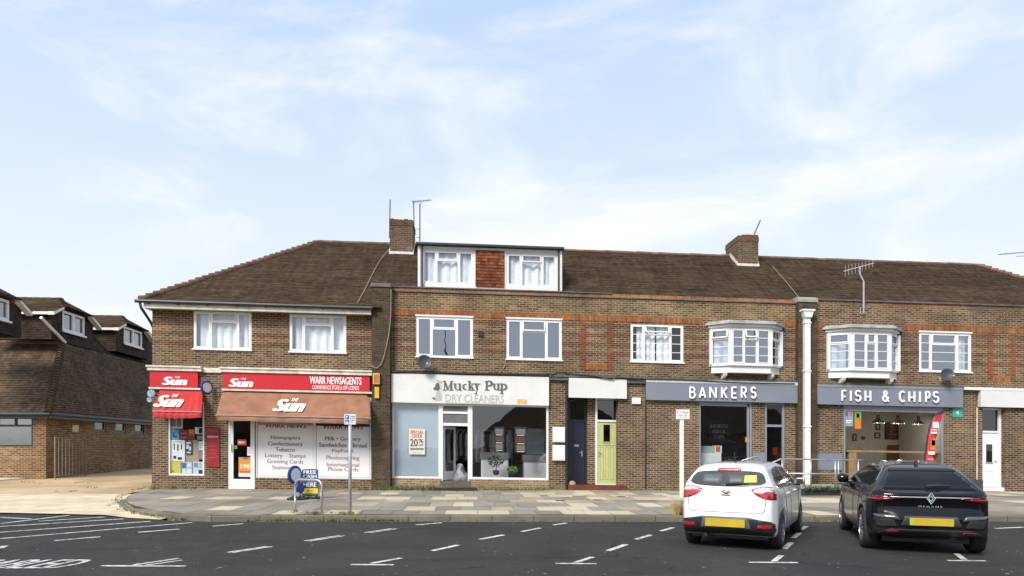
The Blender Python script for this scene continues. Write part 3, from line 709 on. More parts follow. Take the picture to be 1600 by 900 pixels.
# ================================================================== middle building (dry cleaner, two front doors, left half of the restaurant)
Bd = thing('shop_building', 'middle brick building with a flat dormer and a dry cleaner on the ground floor', 'building', (4, YF, .2), shear=SB, group='parade of brick shops')
W1, W2, W3 = rp(650, 739, 495, 558), rp(791, 878, 499, 562), rp(985, 1068, 507, 566)
MPs = (X(613), X(857), gb(0)+.02, 3.2)
DR = (X(887), X(966), gb(4)-.1, 3.5)
BW = (X(1092), X(1175), .45, 3.42); BDr = (X(1195.5), X(1226), gb(10.8)-.05, 3.42)
zpar = 7.12
w_ = MB()
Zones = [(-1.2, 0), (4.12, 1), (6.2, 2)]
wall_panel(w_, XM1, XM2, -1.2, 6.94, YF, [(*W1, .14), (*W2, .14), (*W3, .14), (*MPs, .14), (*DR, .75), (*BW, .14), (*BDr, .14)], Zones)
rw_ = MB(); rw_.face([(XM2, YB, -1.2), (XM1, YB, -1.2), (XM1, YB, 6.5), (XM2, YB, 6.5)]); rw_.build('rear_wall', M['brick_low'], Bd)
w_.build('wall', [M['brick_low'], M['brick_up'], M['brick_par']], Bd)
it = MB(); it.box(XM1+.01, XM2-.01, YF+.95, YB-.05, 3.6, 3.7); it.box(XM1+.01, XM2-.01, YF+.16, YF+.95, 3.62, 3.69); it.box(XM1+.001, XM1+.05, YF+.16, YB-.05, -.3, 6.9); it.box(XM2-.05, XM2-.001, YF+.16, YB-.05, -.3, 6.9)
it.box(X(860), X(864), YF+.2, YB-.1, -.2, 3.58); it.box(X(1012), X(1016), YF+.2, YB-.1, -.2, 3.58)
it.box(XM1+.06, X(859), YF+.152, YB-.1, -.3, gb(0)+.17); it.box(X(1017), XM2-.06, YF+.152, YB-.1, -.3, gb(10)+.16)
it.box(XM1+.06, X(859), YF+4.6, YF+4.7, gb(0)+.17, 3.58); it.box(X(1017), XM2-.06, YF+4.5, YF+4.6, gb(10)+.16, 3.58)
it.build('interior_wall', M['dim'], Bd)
so_ = MB(); so_.box(XP1, X(1098), YF-.012, YF-.001, 6.135, 6.355); so_.box(X(1228), XQ0, YF-.012, YF-.001, 6.135, 6.355); so_.build('soldier_course', M['soldier'], Bd)
def brick_frame(parent, pa, pb, ztop, zbot):
    m = MB(); x0, x1 = X(pa), X(pb); b = .2
    m.box(x0, x0+b, YF-.010, YF-.001, zbot, ztop); m.box(x1-b, x1, YF-.010, YF-.001, zbot, ztop)
    m.build('brick_panel_edge', M['brick_frame'], parent)
    s2 = MB(); s2.box(x0+b+.003, x1-b-.003, YF-.009, YF-.001, zbot, zbot+.215); s2.build('soldier_course', M['soldier'], parent)
brick_frame(Bd, 906, 957, 6.13, 4.42)
cp = MB(); cp.box(XP1, XQ0, YF-.05, YF+.26, 6.945, 6.975); cp.m = 1; cp.box(XP1, XQ0, YF-.015, YF+.24, 6.977, 7.09); cp.m = 0; cp.box(XP1, X(955), YF-.06, YF+.25, 7.092, 7.13)
cp.build('coping', [M['lead'], M['brick_edge']], Bd)
pl = MB(); pl.box(XP0, XP1, YF-.28, YF+.3, -1.2, 7.02); pl.m = 1; pl.box(XP0-.04, XP1+.03, YF-.32, YF+.3, 7.022, 7.15); pl.build('pilaster', [M['brick_dark'], M['lead']], Bd)
pl = MB(); pl.box(XQ0, XQ1, YF-.22, YF+.3, -1.2, 6.98); pl.m = 1; pl.prism([(YF-.25, 6.982), (YF+.3, 6.982), (YF+.3, 7.17), (YF-.12, 7.17), (YF-.25, 7.09)], 'x', XQ0-.02, XQ1+.02)
pl.build('pilaster', [M['brick_dark'], M['concrete']], Bd)
# the pilaster at ground level is faced in the same brick as the piers
rf = MB(); v0 = (YF+.25-YE)/run*SL
tiled(rf, (0, YE, ZE), (1, 0, 0), US, SL, lambda v: XM1 if v >= v0-.05 else 1e6, lambda v: XM2)
rf.face([(XM1, YR, ZR), (XM2, YR, ZR), (XM2, YB, ZE-.2), (XM1, YB, ZE-.2)][::-1])
rfo = rf.build('roof', M['tile'], Bd)
rg = MB(); bonnets(rg, (XM1, YR, ZR), (XM2, YR, ZR), .45, .085, 0); rg.build('ridge_tile', M['ridge'], rfo)
def chimney(parent, pa, pb, zt, back):
    y0 = 27.35; x0, x1 = X(pa, y0), X(pb, y0); m = MB(); y1 = y0+back; zb_ = roof_z(y0)-.5
    m.box(x0, x1, y0, y1, zb_, zt-.24, 't'); m.m = 1; m.box(x0-.015, x1+.015, y0-.015, y1+.015, zt-.237, zt-.02)
    rr = random.Random(int(pa)); 
    for k in range(5):
        a = x0+(x1-x0)*k/5; m.box(a+.01, a+(x1-x0)/5-.01, y0+.0, y1-.02, zt-.02, zt+rr.uniform(.0, .06))
    c = m.build('chimney', [M['brick_chim'], M['brick_chimtop']], parent)
    fl = MB(); fl.box(x0-.03, x1+.03, y0-.03, y0-.002, roof_z(y0)-.1, roof_z(y0)+.10)
    for xx, s in ((x0, -1), (x1, 1)):
        for k in range(6):
            ya, yb = y0+.02+k*.14, y0+.155+k*.14
            a_, b_ = (xx-.03, xx-.002) if s < 0 else (xx+.002, xx+.03)
            fl.box(a_, b_, ya, yb, roof_z(ya)-.1, roof_z(yb)+.09)
    fl.build('flashing', M['flash'], c)
    return x0, x1, y0
C1 = chimney(Bd, 609, 645, 10.62, 1.15); C2 = chimney(Bd, 1153, 1185, 10.50, 1.35)
window(Bd, *W1, YF, cols=(.28, .70), vent=.30, lintel=.05); window(Bd, *W2, YF, cols=(.28, .71), vent=.31, lintel=.05, vent_open=R(7))
window(Bd, *W3, YF, cols=(.26, .74), vent=.27, vent_open=R(28), bars=4, curtains=[(.14, .24), (.27, .48), (.52, .73)], gl='glass_net')
# flat-roofed dormer
YD = 24.75; dx0, dx1 = X(653, YD), X(878, YD); dzb, dzt = 7.15, 8.86
DW1, DW2 = rp(660, 740, 391, 444, YD), rp(791, 870, 396.5, 448, YD)
dm = MB()
wall_panel(dm, dx0+.05, dx1-.05, dzb, dzt, YD, [(*DW1, .12), (*DW2, .12)], [(0, 0)])
dm.face([(dx0+.05, YR, dzb), (dx0+.05, YD, dzb), (dx0+.05, YD, dzt), (dx0+.05, YR, dzt)]); dm.face([(dx1-.05, YD, dzb), (dx1-.05, YR, dzb), (dx1-.05, YR, dzt), (dx1-.05, YD, dzt)])
dmo = dm.build('dormer', M['white'], Bd)
t_ = MB(); tiled(t_, (0, YD-.03, 7.45), (1, 0, 0), (0, .0, 1), 1.36, lambda v: X(743, YD), lambda v: X(788, YD), .115, .016, .34); t_.build('hung_tile_panel', M['tile_red'], dmo)
dr = MB(); dr.prism([(YD-.22, dzt+.002), (YR+.3, dzt+.002), (YR+.3, dzt+.16), (YD-.16, dzt+.09), (YD-.22, dzt+.07)], 'x', dx0-.06, dx1+.06); dr.build('dormer_roof', plain('dark_green_felt', (.035, .045, .038), .8, .3), dmo)
bd = MB(); bd.box(dx0, dx0+.09, YD-.05, YD-.003, dzb, dzt-.01); bd.box(dx1-.09, dx1, YD-.05, YD-.003, dzb, dzt-.01); bd.box(dx0+.1, dx1-.1, YD-.04, YD-.003, dzt-.09, dzt-.01); bd.build('dormer_trim', M['white'], dmo)
for x in (dx0+.16, dx1-.13):
    q = MB(); q.tube([(x, YD-.08, dzt), (x, YD-.08, dzb)], .03, 8); q.build('downpipe', M['black'], dmo)
window(Bd, *DW1, YD, cols=(.28, .70), vent=.30, curtains=[(.03, .97)], gl='glass_net', name='dormer_window', sill=0)
window(Bd, *DW2, YD, cols=(.30, .70), vent=.28, curtains=[(.03, .97)], gl='glass_net', name='dormer_window', sill=0, vent_open=R(6))
# cornice strip of lead along the shopfront heads
cn = MB(); cn.box(XP1, XQ0, YF-.17, YF-.002, 4.135, 4.20); cn.box(X(857.5), X(887), YF-.12, YF-.002, 4.02, 4.133); cn.box(X(978.5), X(1007), YF-.12, YF-.002, 3.98, 4.133); cn.build('cornice', M['lead'], Bd)
# dry cleaner's front
x0, x1 = MPs[0], MPs[1]; xd0, xd1 = X(688), X(735); zb0 = .53
st = MB(); st.box(x0, xd0+.04, YF-.01, YF+.13, gb(-2)-.6, zb0-.002); st.box(xd1-.06, x1, YF-.01, YF+.13, gb(0)-.6, zb0-.002); st.build('stall_riser', M['brick_pale'], Bd)
f = MB(); frame_bars(f, x0, xd0, zb0, 3.14, YF+.02, YF+.1, .07); o = f.build('shop_window', M['white'], Bd)
p = MB(); p.face([(x0+.05, YF+.06, zb0+.05), (xd0-.05, YF+.06, zb0+.05), (xd0-.05, YF+.06, 3.1), (x0+.05, YF+.06, 3.1)]); p.build('pane', glass('cleaner_glass', .11, (.9, .92, .95)), o)
bl = MB(); bl.box(x0+.08, xd0-.08, YF+.12, YF+.14, zb0+.08, 3.1); bl.build('blue_blind', plain('pale_blue_blind', (.36, .43, .475), .7, .07, 1.1), o)
f = MB(); frame_bars(f, xd1, x1, zb0, 3.14, YF+.02, YF+.1, .07); o = f.build('shop_window', M['white'], Bd)
p = MB(); p.face([(xd1+.05, YF+.06, zb0+.05), (x1-.05, YF+.06, zb0+.05), (x1-.05, YF+.06, 3.1), (xd1+.05, YF+.06, 3.1)]); p.build('pane', glass('cleaner_glass_clear', .13, (.9, .92, .95)), o)
f = MB(); zs_ = gb(-.5)+.3
f.box(xd0, xd0+.09, YF+.015, YF+.105, zs_, 3.14); f.box(xd1-.09, xd1, YF+.015, YF+.105, zs_, 3.14); f.box(xd0+.09, xd1-.09, YF+.02, YF+.1, 2.78, 2.86); f.box(xd0+.09, xd1-.09, YF+.02, YF+.1, 2.36, 2.46); f.box(xd0+.09, xd1-.09, YF+.02, YF+.1, 3.05, 3.14)
f.m = 1; f.box(xd0+.09, xd1-.09, YF+.05, YF+.08, 2.86, 3.05); f.box(xd0+.09, xd1-.09, YF+.05, YF+.08, 2.46, 2.78)
f.m = 2; f.box(xd0-.02, xd1+.02, YF-.02, YF+.4, gb(-1)-.3, zs_-.003); f.box(xd0+.06, xd1-.02, YF-.32, YF-.023, gb(-1)-.3, gb(-.5)+.13)
fo = f.build('door_frame', [M['white'], M['dim'], plain('dark_step', (.11, .09, .065), .9, .3, 5)], Bd)
# door leaf standing open inwards on its left hinge
lf = MB(); wd = xd1-xd0-.2; zz0, zz1 = zs_+.02, 2.34
frame_bars(lf, 0, wd, zz0, zz1, -.02, .02, .09); lf.box(.09, wd-.09, -.018, .018, zz0+.09, zz0+.3)
an = R(62); c_, s_ = math.cos(an), math.sin(an)
lf.v = [(xd0+.10+v[0]*c_-v[1]*s_, YF+.13+v[0]*s_+v[1]*c_, v[2]) for v in lf.v]; lfo = lf.build('shop_door', M['white'], Bd)
g_ = MB(); g_.face([(.07, 0, zz0+.28), (wd-.07, 0, zz0+.28), (wd-.07, 0, zz1-.08), (.07, 0, zz1-.08)]); g_.v = [(xd0+.10+v[0]*c_, YF+.13+v[0]*s_, v[2]) for v in g_.v]; g_.build('pane', M['glass'], lfo)
# recessed porch with the two front doors
px0, px1 = DR[0], DR[1]; YP = YF+.75; zst = .16+.0114*4.6+.17
pr = MB(); pr.face([(px0, YP, zst), (px1, YP, zst), (px1, YP, 3.5), (px0, YP, 3.5)]); xa, xb = X(916, YP-.05), X(929, YP-.05)
pr.box(xa, xb, YF+.42, YP-.003, zst, 3.5); pr.build('porch_wall', M['brick_low'], Bd)
sp = MB(); sp.box(px0+.004, px1+.28, YF-.10, YP-.005, gb(4)-.3, zst-.003); sp.build('door_step', M['redtile'], Bd)
def front_door(xa, xb, mat, frame_mat, y, glaz, box_side, ztop, name_label, ledges=True):
    f = MB(); fw = .07
    f.box(xa, xa+fw, y-.06, y+.03, zst, 3.45); f.box(xb-fw, xb, y-.06, y+.03, zst, 3.45); f.box(xa+fw, xb-fw, y-.06, y+.03, ztop, ztop+.07); f.box(xa+fw, xb-fw, y-.06, y+.03, 3.40, 3.45); f.box(xa+fw, xb-fw, y-.055, y+.03, zst, zst+.04)
    o = f.build('door_frame', frame_mat, Bd)
    t = MB(); t.face([(xa+fw, y-.01, ztop+.07), (xb-fw, y-.01, ztop+.07), (xb-fw, y-.01, 3.4), (xa+fw, y-.01, 3.4)]); t.build('transom_pane', glass(name_label+'_fanlight', .1, (.1, .1, .11)), o)
    d = MB(); a, b = xa+fw+.006, xb-fw-.006; z0, z1 = zst+.045, ztop-.008
    d.box(a, b, y-.02, y+.02, z0, z1); w = b-a
    zt = z0+(z1-z0)*.60
    for k in range(3):                      # three tall moulded panels below
        c0 = a+.08+k*(w-.13)/3; c1 = c0+(w-.13)/3-.05; frame_bars(d, c0, c1, z0+.14, zt, y-.034, y-.021, .018)
    d.box(a+.03, b-.03, y-.04, y-.021, zt+.05, zt+.09)
    if not glaz: frame_bars(d, a+.1, b-.1, zt+.15, z1-.1, y-.034, y-.021, .02)
    else:
        frame_bars(d, a+.07, a+w*.30, zt+.15, z1-.1, y-.034, y-.021, .015); frame_bars(d, a+w*.70, b-.07, zt+.15, z1-.1, y-.034, y-.021, .015)
    do_ = d.build('front_door', mat, Bd)
    if glaz:
        g = MB(); g.box(a+w*.33, a+w*.67, y-.03, y-.021, zt+.18, z1-.09); g.build('door_glass', glass(name_label+'_door_glass', .12, (.08, .09, .08)), do_)
    h = MB(); h.box(a+w*.28 if not glaz else a+w*.32, a+w*.60 if not glaz else a+w*.68, y-.045, y-.021, zt-.015 if not glaz else zt+.10, zt+.055 if not glaz else zt+.16); h.build('letter_box', M['steel'], do_)
    hx = b-.1 if box_side > 0 else a+.06
    h = MB(); h.box(hx-.02, hx+.02, y-.05, y-.021, z0+.95, z0+1.15); h.tube([(hx, y-.06, z0+1.08), (hx-.1*box_side, y-.06, z0+1.08)], .012, 6); h.build('handle', M['steel'], do_)
    return do_
front_door(X(887, YP-.1)+.01, X(917, YP-.1)-.01, M['navy'], M['navy'], YP-.08, False, 1, 2.62, 'navy')
front_door(X(929, YP-.4)+.03, X(967, YP-.4)-.02, M['lime'], M['white'], YF+.40, True, -1, 2.62, 'lime')
bk = MB(); bk.box(X(929, YF+.4)+.01, px1, YF+.47, YP-.004, 3.45, 3.5); 
# angled reveal to the right of the yellow-green door
ar = MB(); ar.face([(X(967, YF+.4)-.02, YF+.44, zst-.2), (X(978), YF-.002, zst-.2), (X(978), YF-.002, 3.5), (X(967, YF+.4)-.02, YF+.44, 3.5)][::1]); 
# restaurant left front
f = MB(); frame_bars(f, *BW, YF+.02, YF+.1, .07); f.box(BW[1]-.16, BW[1]-.10, YF+.02, YF+.1, BW[2]+.07, BW[3]-.07); f.box(BW[0]+.07, BW[1]-.07, YF+.02, YF+.1, BW[3]-.17, BW[3]-.07); o = f.build('shop_window', M['grey_frame'], Bd)
p = MB(); p.face([(BW[0]+.05, YF+.06, BW[2]+.05), (BW[1]-.05, YF+.06, BW[2]+.05), (BW[1]-.05, YF+.06, BW[3]-.05), (BW[0]+.05, YF+.06, BW[3]-.05)]); p.build('pane', glass('restaurant_glass', .11), o)
rp_ = MB(); rp_.box(X(1176), X(1195), YF-.015, YF-.001, 1.0, 1.62); rp_.build('grey_wall_panel', M['grey_sign'], Bd)
f = MB(); frame_bars(f, *BDr, YF+.02, YF+.1, .07); f.box(BDr[0]+.07, BDr[1]-.07, YF+.02, YF+.1, 2.55, 2.63); o = f.build('door_frame', M['grey_frame'], Bd)
p = MB(); p.face([(BDr[0]+.07, YF+.06, 2.63), (BDr[1]-.07, YF+.06, 2.63), (BDr[1]-.07, YF+.06, 3.35), (BDr[0]+.07, YF+.06, 3.35)]); p.build('transom_pane', M['glass'], o)
lf = MB(); wd = .82; frame_bars(lf, 0, wd, .42, 2.53, -.02, .02, .08); an = R(70); c_, s_ = math.cos(an), math.sin(an)
lf.v = [(BDr[0]+.08+v[0]*c_-v[1]*s_, YF+.13+v[0]*s_+v[1]*c_, v[2]) for v in lf.v]; lf.build('shop_door', M['grey_frame'], Bd)
wp_ = MB(); xx = X(884.8, YF-.05); wp_.tube([(xx, YF-.05, 3.98), (xx, YF-.05, gb(3.3)-.02)], .035, 8)
for z in (3.2, 2.0, .9): wp_.box(xx-.05, xx+.05, YF-.09, YF-.003, z, z+.03)
wp_.build('waste_pipe', M['black'], Bd)
wp_ = MB(); xx = X(1008.8, YF-.03); wp_.tube([(xx, YF-.03, 4.0), (xx, YF-.03, gb(6)-.02)], .022, 8); wp_.build('cable_pipe', M['black'], Bd)
# white square downpipe with its hopper
dp = MB(); xc = X(1260.5, YF-.32); y0, y1 = YF-.40, YF-.24
dp.prism([(xc-.12, 6.40), (xc+.12, 6.40), (xc+.19, 6.62), (xc-.19, 6.62)], 'y', y0-.06, y1); dp.box(xc-.225, xc+.225, y0-.09, y1, 6.62, 6.68)
dp.box(xc-.10, xc+.10, y0, y1, gb(12)-.05, 6.398)
for z in (6.2, 4.5, 2.55, .75): dp.box(xc-.125, xc+.125, y0-.015, y1, z, z+.045)
dpo = dp.build('downpipe', M['white'], Bd)
ou = MB(); ou.box(xc-.1, xc+.08, y0+.02, YF-.222, 6.682, 6.79); ou.build('rain_outlet', M['ink'], dpo)

# ================================================================== right building
Cb = thing('shop_building', 'brick building at the right end with the chip shop window and white front door', 'building', (19, YF, .3), shear=SB, group='parade of brick shops')
W4 = rp(1436, 1518, 520, 581)
FW = (X(1318), X(1475), .45, 3.40); DR2 = (X(1535), X(1570), gb(19)-.2, 3.45)
w_ = MB()
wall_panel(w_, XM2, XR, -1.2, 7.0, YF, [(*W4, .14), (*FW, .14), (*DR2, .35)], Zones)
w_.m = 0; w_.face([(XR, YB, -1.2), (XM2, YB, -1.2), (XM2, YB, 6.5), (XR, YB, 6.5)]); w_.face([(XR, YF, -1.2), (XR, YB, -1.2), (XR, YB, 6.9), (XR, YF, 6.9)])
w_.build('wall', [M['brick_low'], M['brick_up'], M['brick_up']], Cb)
it = MB(); it.box(XM2+.01, XR-.01, YF+.4, YB-.05, 3.6, 3.7); it.box(XM2+.01, XR-.02, YF+.16, YF+.4, 3.62, 3.69); it.box(XM2+.06, X(1514), YF+.152, YB-.1, -.3, gb(15)+.10); it.box(XM2+.001, XM2+.05, YF+.16, YB-.05, -.3, 6.9)
it.box(X(1516), X(1520), YF+.2, YB-.1, -.2, 3.58); it.m = 1
it.box(XM2+.06, X(1515), YF+4.0, YF+4.1, gb(15)+.11, 3.58); it.box(X(1509), X(1513), YF+.4, YF+3.9, gb(15)+.11, 3.58)
it.build('interior_wall', [M['dim'], M['plaster']], Cb)
so_ = MB(); so_.box(XQ1, X(1286), YF-.012, YF-.001, 6.115, 6.335); so_.box(X(1412), XR, YF-.012, YF-.001, 6.115, 6.335); so_.build('soldier_course', M['soldier'], Cb)
brick_frame(Cb, 1543, 1587, 6.11, 4.36)
cp = MB(); cp.m = 1; cp.box(XQ1, XR, YF-.012, YF+.24, 7.003, 7.10); cp.m = 0; cp.box(XQ1, XR, YF-.07, YF+.26, 7.102, 7.15); cp.build('coping', [M['lead'], M['brick_edge']], Cb)
rf = MB(); xre = XR-.1
tiled(rf, (0, YE, ZE), (1, 0, 0), US, SL, lambda v: XM2 if v >= v0-.05 else 1e6, lambda v: xre+.3-(v/SL)*4.8)
rf.face([(XM2, YR, ZR), (xre-4.5, YR, ZR), (xre+.3, YB, ZE-.2), (XM2, YB, ZE-.2)][::-1]); rf.face([(xre+.3, YE, ZE), (xre+.3, YB, ZE), (xre-4.5, YR, ZR)])
rfo = rf.build('roof', M['tile'], Cb)
rg = MB(); bonnets(rg, (XM2, YR, ZR), (xre-4.5, YR, ZR), .45, .085, 0); rg.build('ridge_tile', M['ridge'], rfo)
hp = MB(); bonnets(hp, (xre+.3, YE, ZE+.02), (xre-4.5, YR, ZR), .26, .10); hp.build('hip_tile', M['ridge'], rfo)
window(Cb, *W4, YF, cols=(.24, .72), vent=.30, bars=4, curtains=[(.76, .95)], lintel=.05)
cn = MB(); cn.box(XQ1, X(1501), YF-.17, YF-.002, 4.09, 4.16); cn.m = 1; cn.box(X(1502), XR, YF-.16, YF-.002, 4.02, 4.12); cn.build('cornice', [M['lead'], M['white']], Cb)
f = MB(); frame_bars(f, *FW, YF+.02, YF+.1, .08); f.box(FW[0]+.08, FW[1]-.08, YF+.02, YF+.1, FW[3]-.22, FW[3]-.08); o = f.build('shop_window', M['grey_frame'], Cb)
p = MB(); p.face([(FW[0]+.05, YF+.06, FW[2]+.05), (FW[1]-.05, YF+.06, FW[2]+.05), (FW[1]-.05, YF+.06, FW[3]-.05), (FW[0]+.05, YF+.06, FW[3]-.05)]); p.build('pane', glass('chip_shop_glass', .09), o)
rp_ = MB(); rp_.box(X(1275), X(1316), YF-.015, YF-.001, 1.05, 1.62); rp_.build('grey_wall_panel', M['grey_sign'], Cb)
wp_ = MB(); xx = X(1526.5, YF-.03); wp_.tube([(xx, YF-.03, 3.4), (xx, YF-.03, .75)], .02, 8); wp_.build('gas_pipe', M['white_old'], Cb)
pp_ = MB(); pp_.box(X(1497), X(1534.5), YF-.05, YF-.002, gb(18)-.2, gb(18)+.42); pp_.build('painted_plinth', plain('charcoal_plinth', (.045, .047, .05), .7, .25, 4), Cb)
# white front door
y = YF+.22; xa, xb = DR2[0]+.0, DR2[1]; zs2 = gb(19.2)+.13
f = MB(); f.box(xa, xa+.06, y-.05, y+.03, zs2, 3.4); f.box(xb-.10, xb, y-.05, y+.03, zs2, 3.4); f.box(xa+.06, xb-.10, y-.05, y+.03, 2.50, 2.57); f.box(xa+.06, xb-.10, y-.05, y+.03, 3.34, 3.4); f.box(xa-.0, xb+.0, y-.2, y-.052, zs2-.15, zs2+.0); o = f.build('door_frame', M['upvc'], Cb)
t = MB(); t.face([(xa+.06, y, 2.57), (xb-.10, y, 2.57), (xb-.10, y, 3.34), (xa+.06, y, 3.34)]); t.build('transom_pane', glass('white_door_fanlight', .10, (.2, .2, .2)), o)
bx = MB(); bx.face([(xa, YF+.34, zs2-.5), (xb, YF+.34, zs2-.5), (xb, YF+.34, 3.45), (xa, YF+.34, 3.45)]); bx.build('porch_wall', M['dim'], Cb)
d = MB(); a, b = xa+.065, xb-.105; z0, z1 = zs2+.01, 2.49; d.box(a, b, y-.02, y+.02, z0, z1); w = b-a; frame_bars(d, a+.14, b-.14, z0+.18, z0+.62, y-.035, y-.021, .03); frame_bars(d, a+.17, b-.17, z1-1.12, z1-.36, y-.035, y-.021, .05); do_ = d.build('front_door', M['upvc'], Cb)
g = MB(); g.box(a+.22, b-.22, y-.03, y-.021, z1-1.07, z1-.41); g.build('door_glass', glass('white_door_glass', .1, (.12, .13, .13)), do_)
h = MB(); h.box(a+.2, b-.2, y-.04, y-.021, z0+.86, z0+.91); h.tube([(b-.05, y-.06, z0+.95), (b-.17, y-.06, z0+.95)], .012, 6); h.build('handle', M['steel'], do_)

# leaded-roof bay windows
def bay(parent, pL, pR, pa, pb, zb_, zt_, vent_side, front_cols, gl, opened=()):
    x0, x1 = X(pL), X(pR); d = .46; xa, xb = X(pa, YF-d), X(pb, YF-d)
    plan = [(x0, YF-.004), (xa, YF-d), (xb, YF-d), (x1, YF-.004)]
    o = MB()
    # body: sill box below, head box above, corner posts
    def ring(z0, z1, out):
        P = [(x0-out, YF-.004), (xa-out*.5, YF-d-out), (xb+out*.5, YF-d-out), (x1+out, YF-.004)]; o.prism(P, 'z', z0, z1)
    ring(zb_-.30, zb_-.03, -.03); ring(zb_-.06, zb_, .05); ring(zt_, zt_+.06, 0)
    for (ax, ay) in plan:
        o.box(ax-.055, ax+.055, ay+.004 if ay < YF-.1 else ay-.1, ay+.11 if ay < YF-.1 else ay, zb_, zt_)
    bo = o.build('bay_window', M['white'], parent)
    rf = MB(); P = lambda out: [(x0-out, YF-.003), (xa-out*.6, YF-d-out), (xb+out*.6, YF-d-out), (x1+out, YF-.003)]
    rf.m = 0; rf.prism(P(.08), 'z', zt_+.062, zt_+.15); rf.m = 1; rf.prism(P(.19), 'z', zt_+.152, zt_+.20)
    q0, q1 = P(.25), P(.10)
    rf.prism(P(.17), 'z', zt_+.202, zt_+.24); rf.prism(P(.10), 'z', zt_+.242, zt_+.275)
    rf.build('bay_roof', [M['white'], plain('pale_lead', (.36, .36, .36), .7, .3, 4, dirt=.5)], bo)
    for xx in (x0+.42, x1-.42):
        br = MB(); br.prism([(YF-.006, zb_-.62), (YF-.006, zb_-.31), (YF-d+.08, zb_-.31), (YF-d+.12, zb_-.40), (YF-.14, zb_-.50)], 'x', xx-.05, xx+.05); br.build('bay_bracket', M['white'], bo)
    fr = MB(); pn = MB()
    def light(p, q, cols, vents, bars=4, left_style=False):
        p, q = Vector(p), Vector(q); L = (q-p).length; s0, g0 = len(fr.v), len(pn.v)
        frame_bars(fr, .03, L-.03, zb_, zt_, -.0, .07, .04)
        ed = [0.0, *cols, 1.0]
        for k in range(len(ed)-1):
            a, b = .05+(L-.1)*ed[k], .05+(L-.1)*ed[k+1]; zv = zt_-(zt_-zb_)*.29
            if k: fr.box(a-.028, a+.028, -.004, .066, zb_+.03, zt_-.03)
            if vents[k]:
                fr.box(a+.02, b-.02, 0, .06, zv-.03, zv+.02); sash(fr, a+.02, b-.02, zv+.02, zt_-.03, 0, .04, vents[k] if vents[k] > .01 else 0)
            else: sash(fr, a+.025, b-.025, zb_+.035, zt_-.035, .005, .035)
            for j in range(1, bars):
                zz = zb_+(zt_-zb_)*j/bars
                if vents[k] and zz > zv-.08: continue
                fr.box(a+.03, b-.03, .012, .032, zz-.011, zz+.011)
        pn.face([(.04, .03, zb_+.02), (L-.04, .03, zb_+.02), (L-.04, .03, zt_-.02), (.04, .03, zt_-.02)])
        dr_ = (q-p).normalized(); nn = Vector((-dr_.y, dr_.x))
        for (m, s) in ((fr, s0), (pn, g0)):
            for i in range(s, len(m.v)):
                vx, vy, vz = m.v[i]; w = p+dr_*vx+nn*vy; m.v[i] = (w.x, w.y, vz)
    light(plan[0], plan[1], (), (vent_side,)); light(plan[1], plan[2], front_cols, opened); light(plan[2], plan[3], (), (.005,))
    fr.build('bay_frame', M['upvc'], bo); pn.build('pane', M[gl], bo)
    cu = MB()
    if gl == 'glass_net': curtain_mesh(cu, xa+.9, xb-.02, zb_+.05, zt_-.35, YF-d+.25)
    else: curtain_mesh(cu, x0+.1, xa+.05, zb_+.05, zt_-.38, YF-.06)
    cu.build('curtain', M['curtain'], bo)
    # flat sheet on the wall face, coloured dark as the unlit room
    rm = MB(); rm.face([(x0+.06, YF-.012, zb_), (x1-.06, YF-.012, zb_), (x1-.06, YF-.012, zt_), (x0+.06, YF-.012, zt_)]); rm.build('room_shade', plain('room_shade_paint', (.03, .032, .036), .9), bo)
zbb, ztb = 4.70, 5.93
bay(Bd, 1110, 1219, 1141, 1205, zbb, ztb, R(16), (.33, .66), 'glass_up', (0, R(22), 0))
bay(Cb, 1293, 1402, 1330, 1391, zbb-.07, ztb-.02, .005, (.38, .64), 'glass_up', (0, .005, 0))

# ================================================================== low building across the side lane
LB = thing('bungalow', 'low brown brick building with a steep tiled roof and three dormers across the side lane', 'building', (-17, 28, .3), shear=0)
CXn, CYn = -16.75, 28.0; EL = 2.98; GLb = -.4
XF = -48.0; YBk = 52.0
LW = [(X(0-30, CYn), X(51, CYn), 1.75+.0, 2.66)]
LWz = (CZ+(HZ-698)/F*29, CZ+(HZ-653)/F*29)
LW = [(X(-60, CYn), X(51.5, CYn), CZ, LWz[1]+.0)]
w_ = MB(); wall_panel(w_, XF, CXn, GLb, EL, CYn, [(*LW[0], .10)], [(-9, 0)])
# side wall along the lane, with three little windows; built as a panel in the YZ plane
def Yside(px, Xc=CXn): u = (px-800)/F; s, c = math.sin(TH), math.cos(TH); return Xc*(c-u*s)/(s+u*c)
def Zat(px, py, x, y): d_ = x*math.sin(TH)+y*math.cos(TH); return CZ+(HZ-py)/F*d_
sw = []
for a, b, t, bt in ((146, 166, 653.5, 678), (179, 197, 655, 677.5), (209, 225, 656.5, 677), (236, 250, 657, 676)):
    ya, yb = Yside(a), Yside(b); ym = (ya+yb)/2; pm = (a+b)/2; sw.append((ya, yb, Zat(pm, bt, CXn, ym), Zat(pm, t, CXn, ym)))
zt_, zb2 = sum(s[3] for s in sw[:3])/3, sum(s[2] for s in sw[:3])/3
sw = [(a, b, zb2, zt_) for a, b, _, _ in sw]
t_ = MB(); wall_panel(t_, CYn, YBk, GLb, EL, 0, [(*s, .1) for s in sw], [(-9, 0)])
for fc, uv_ in zip(t_.f, t_.uv): w_.face([(CXn-t_.v[i][1], t_.v[i][0], t_.v[i][2]) for i in fc], uv_)
w_.box(XF, CXn-.02, CYn+8, CYn+8.1, GLb, EL)
w_.build('wall', M['brick_left'], LB)
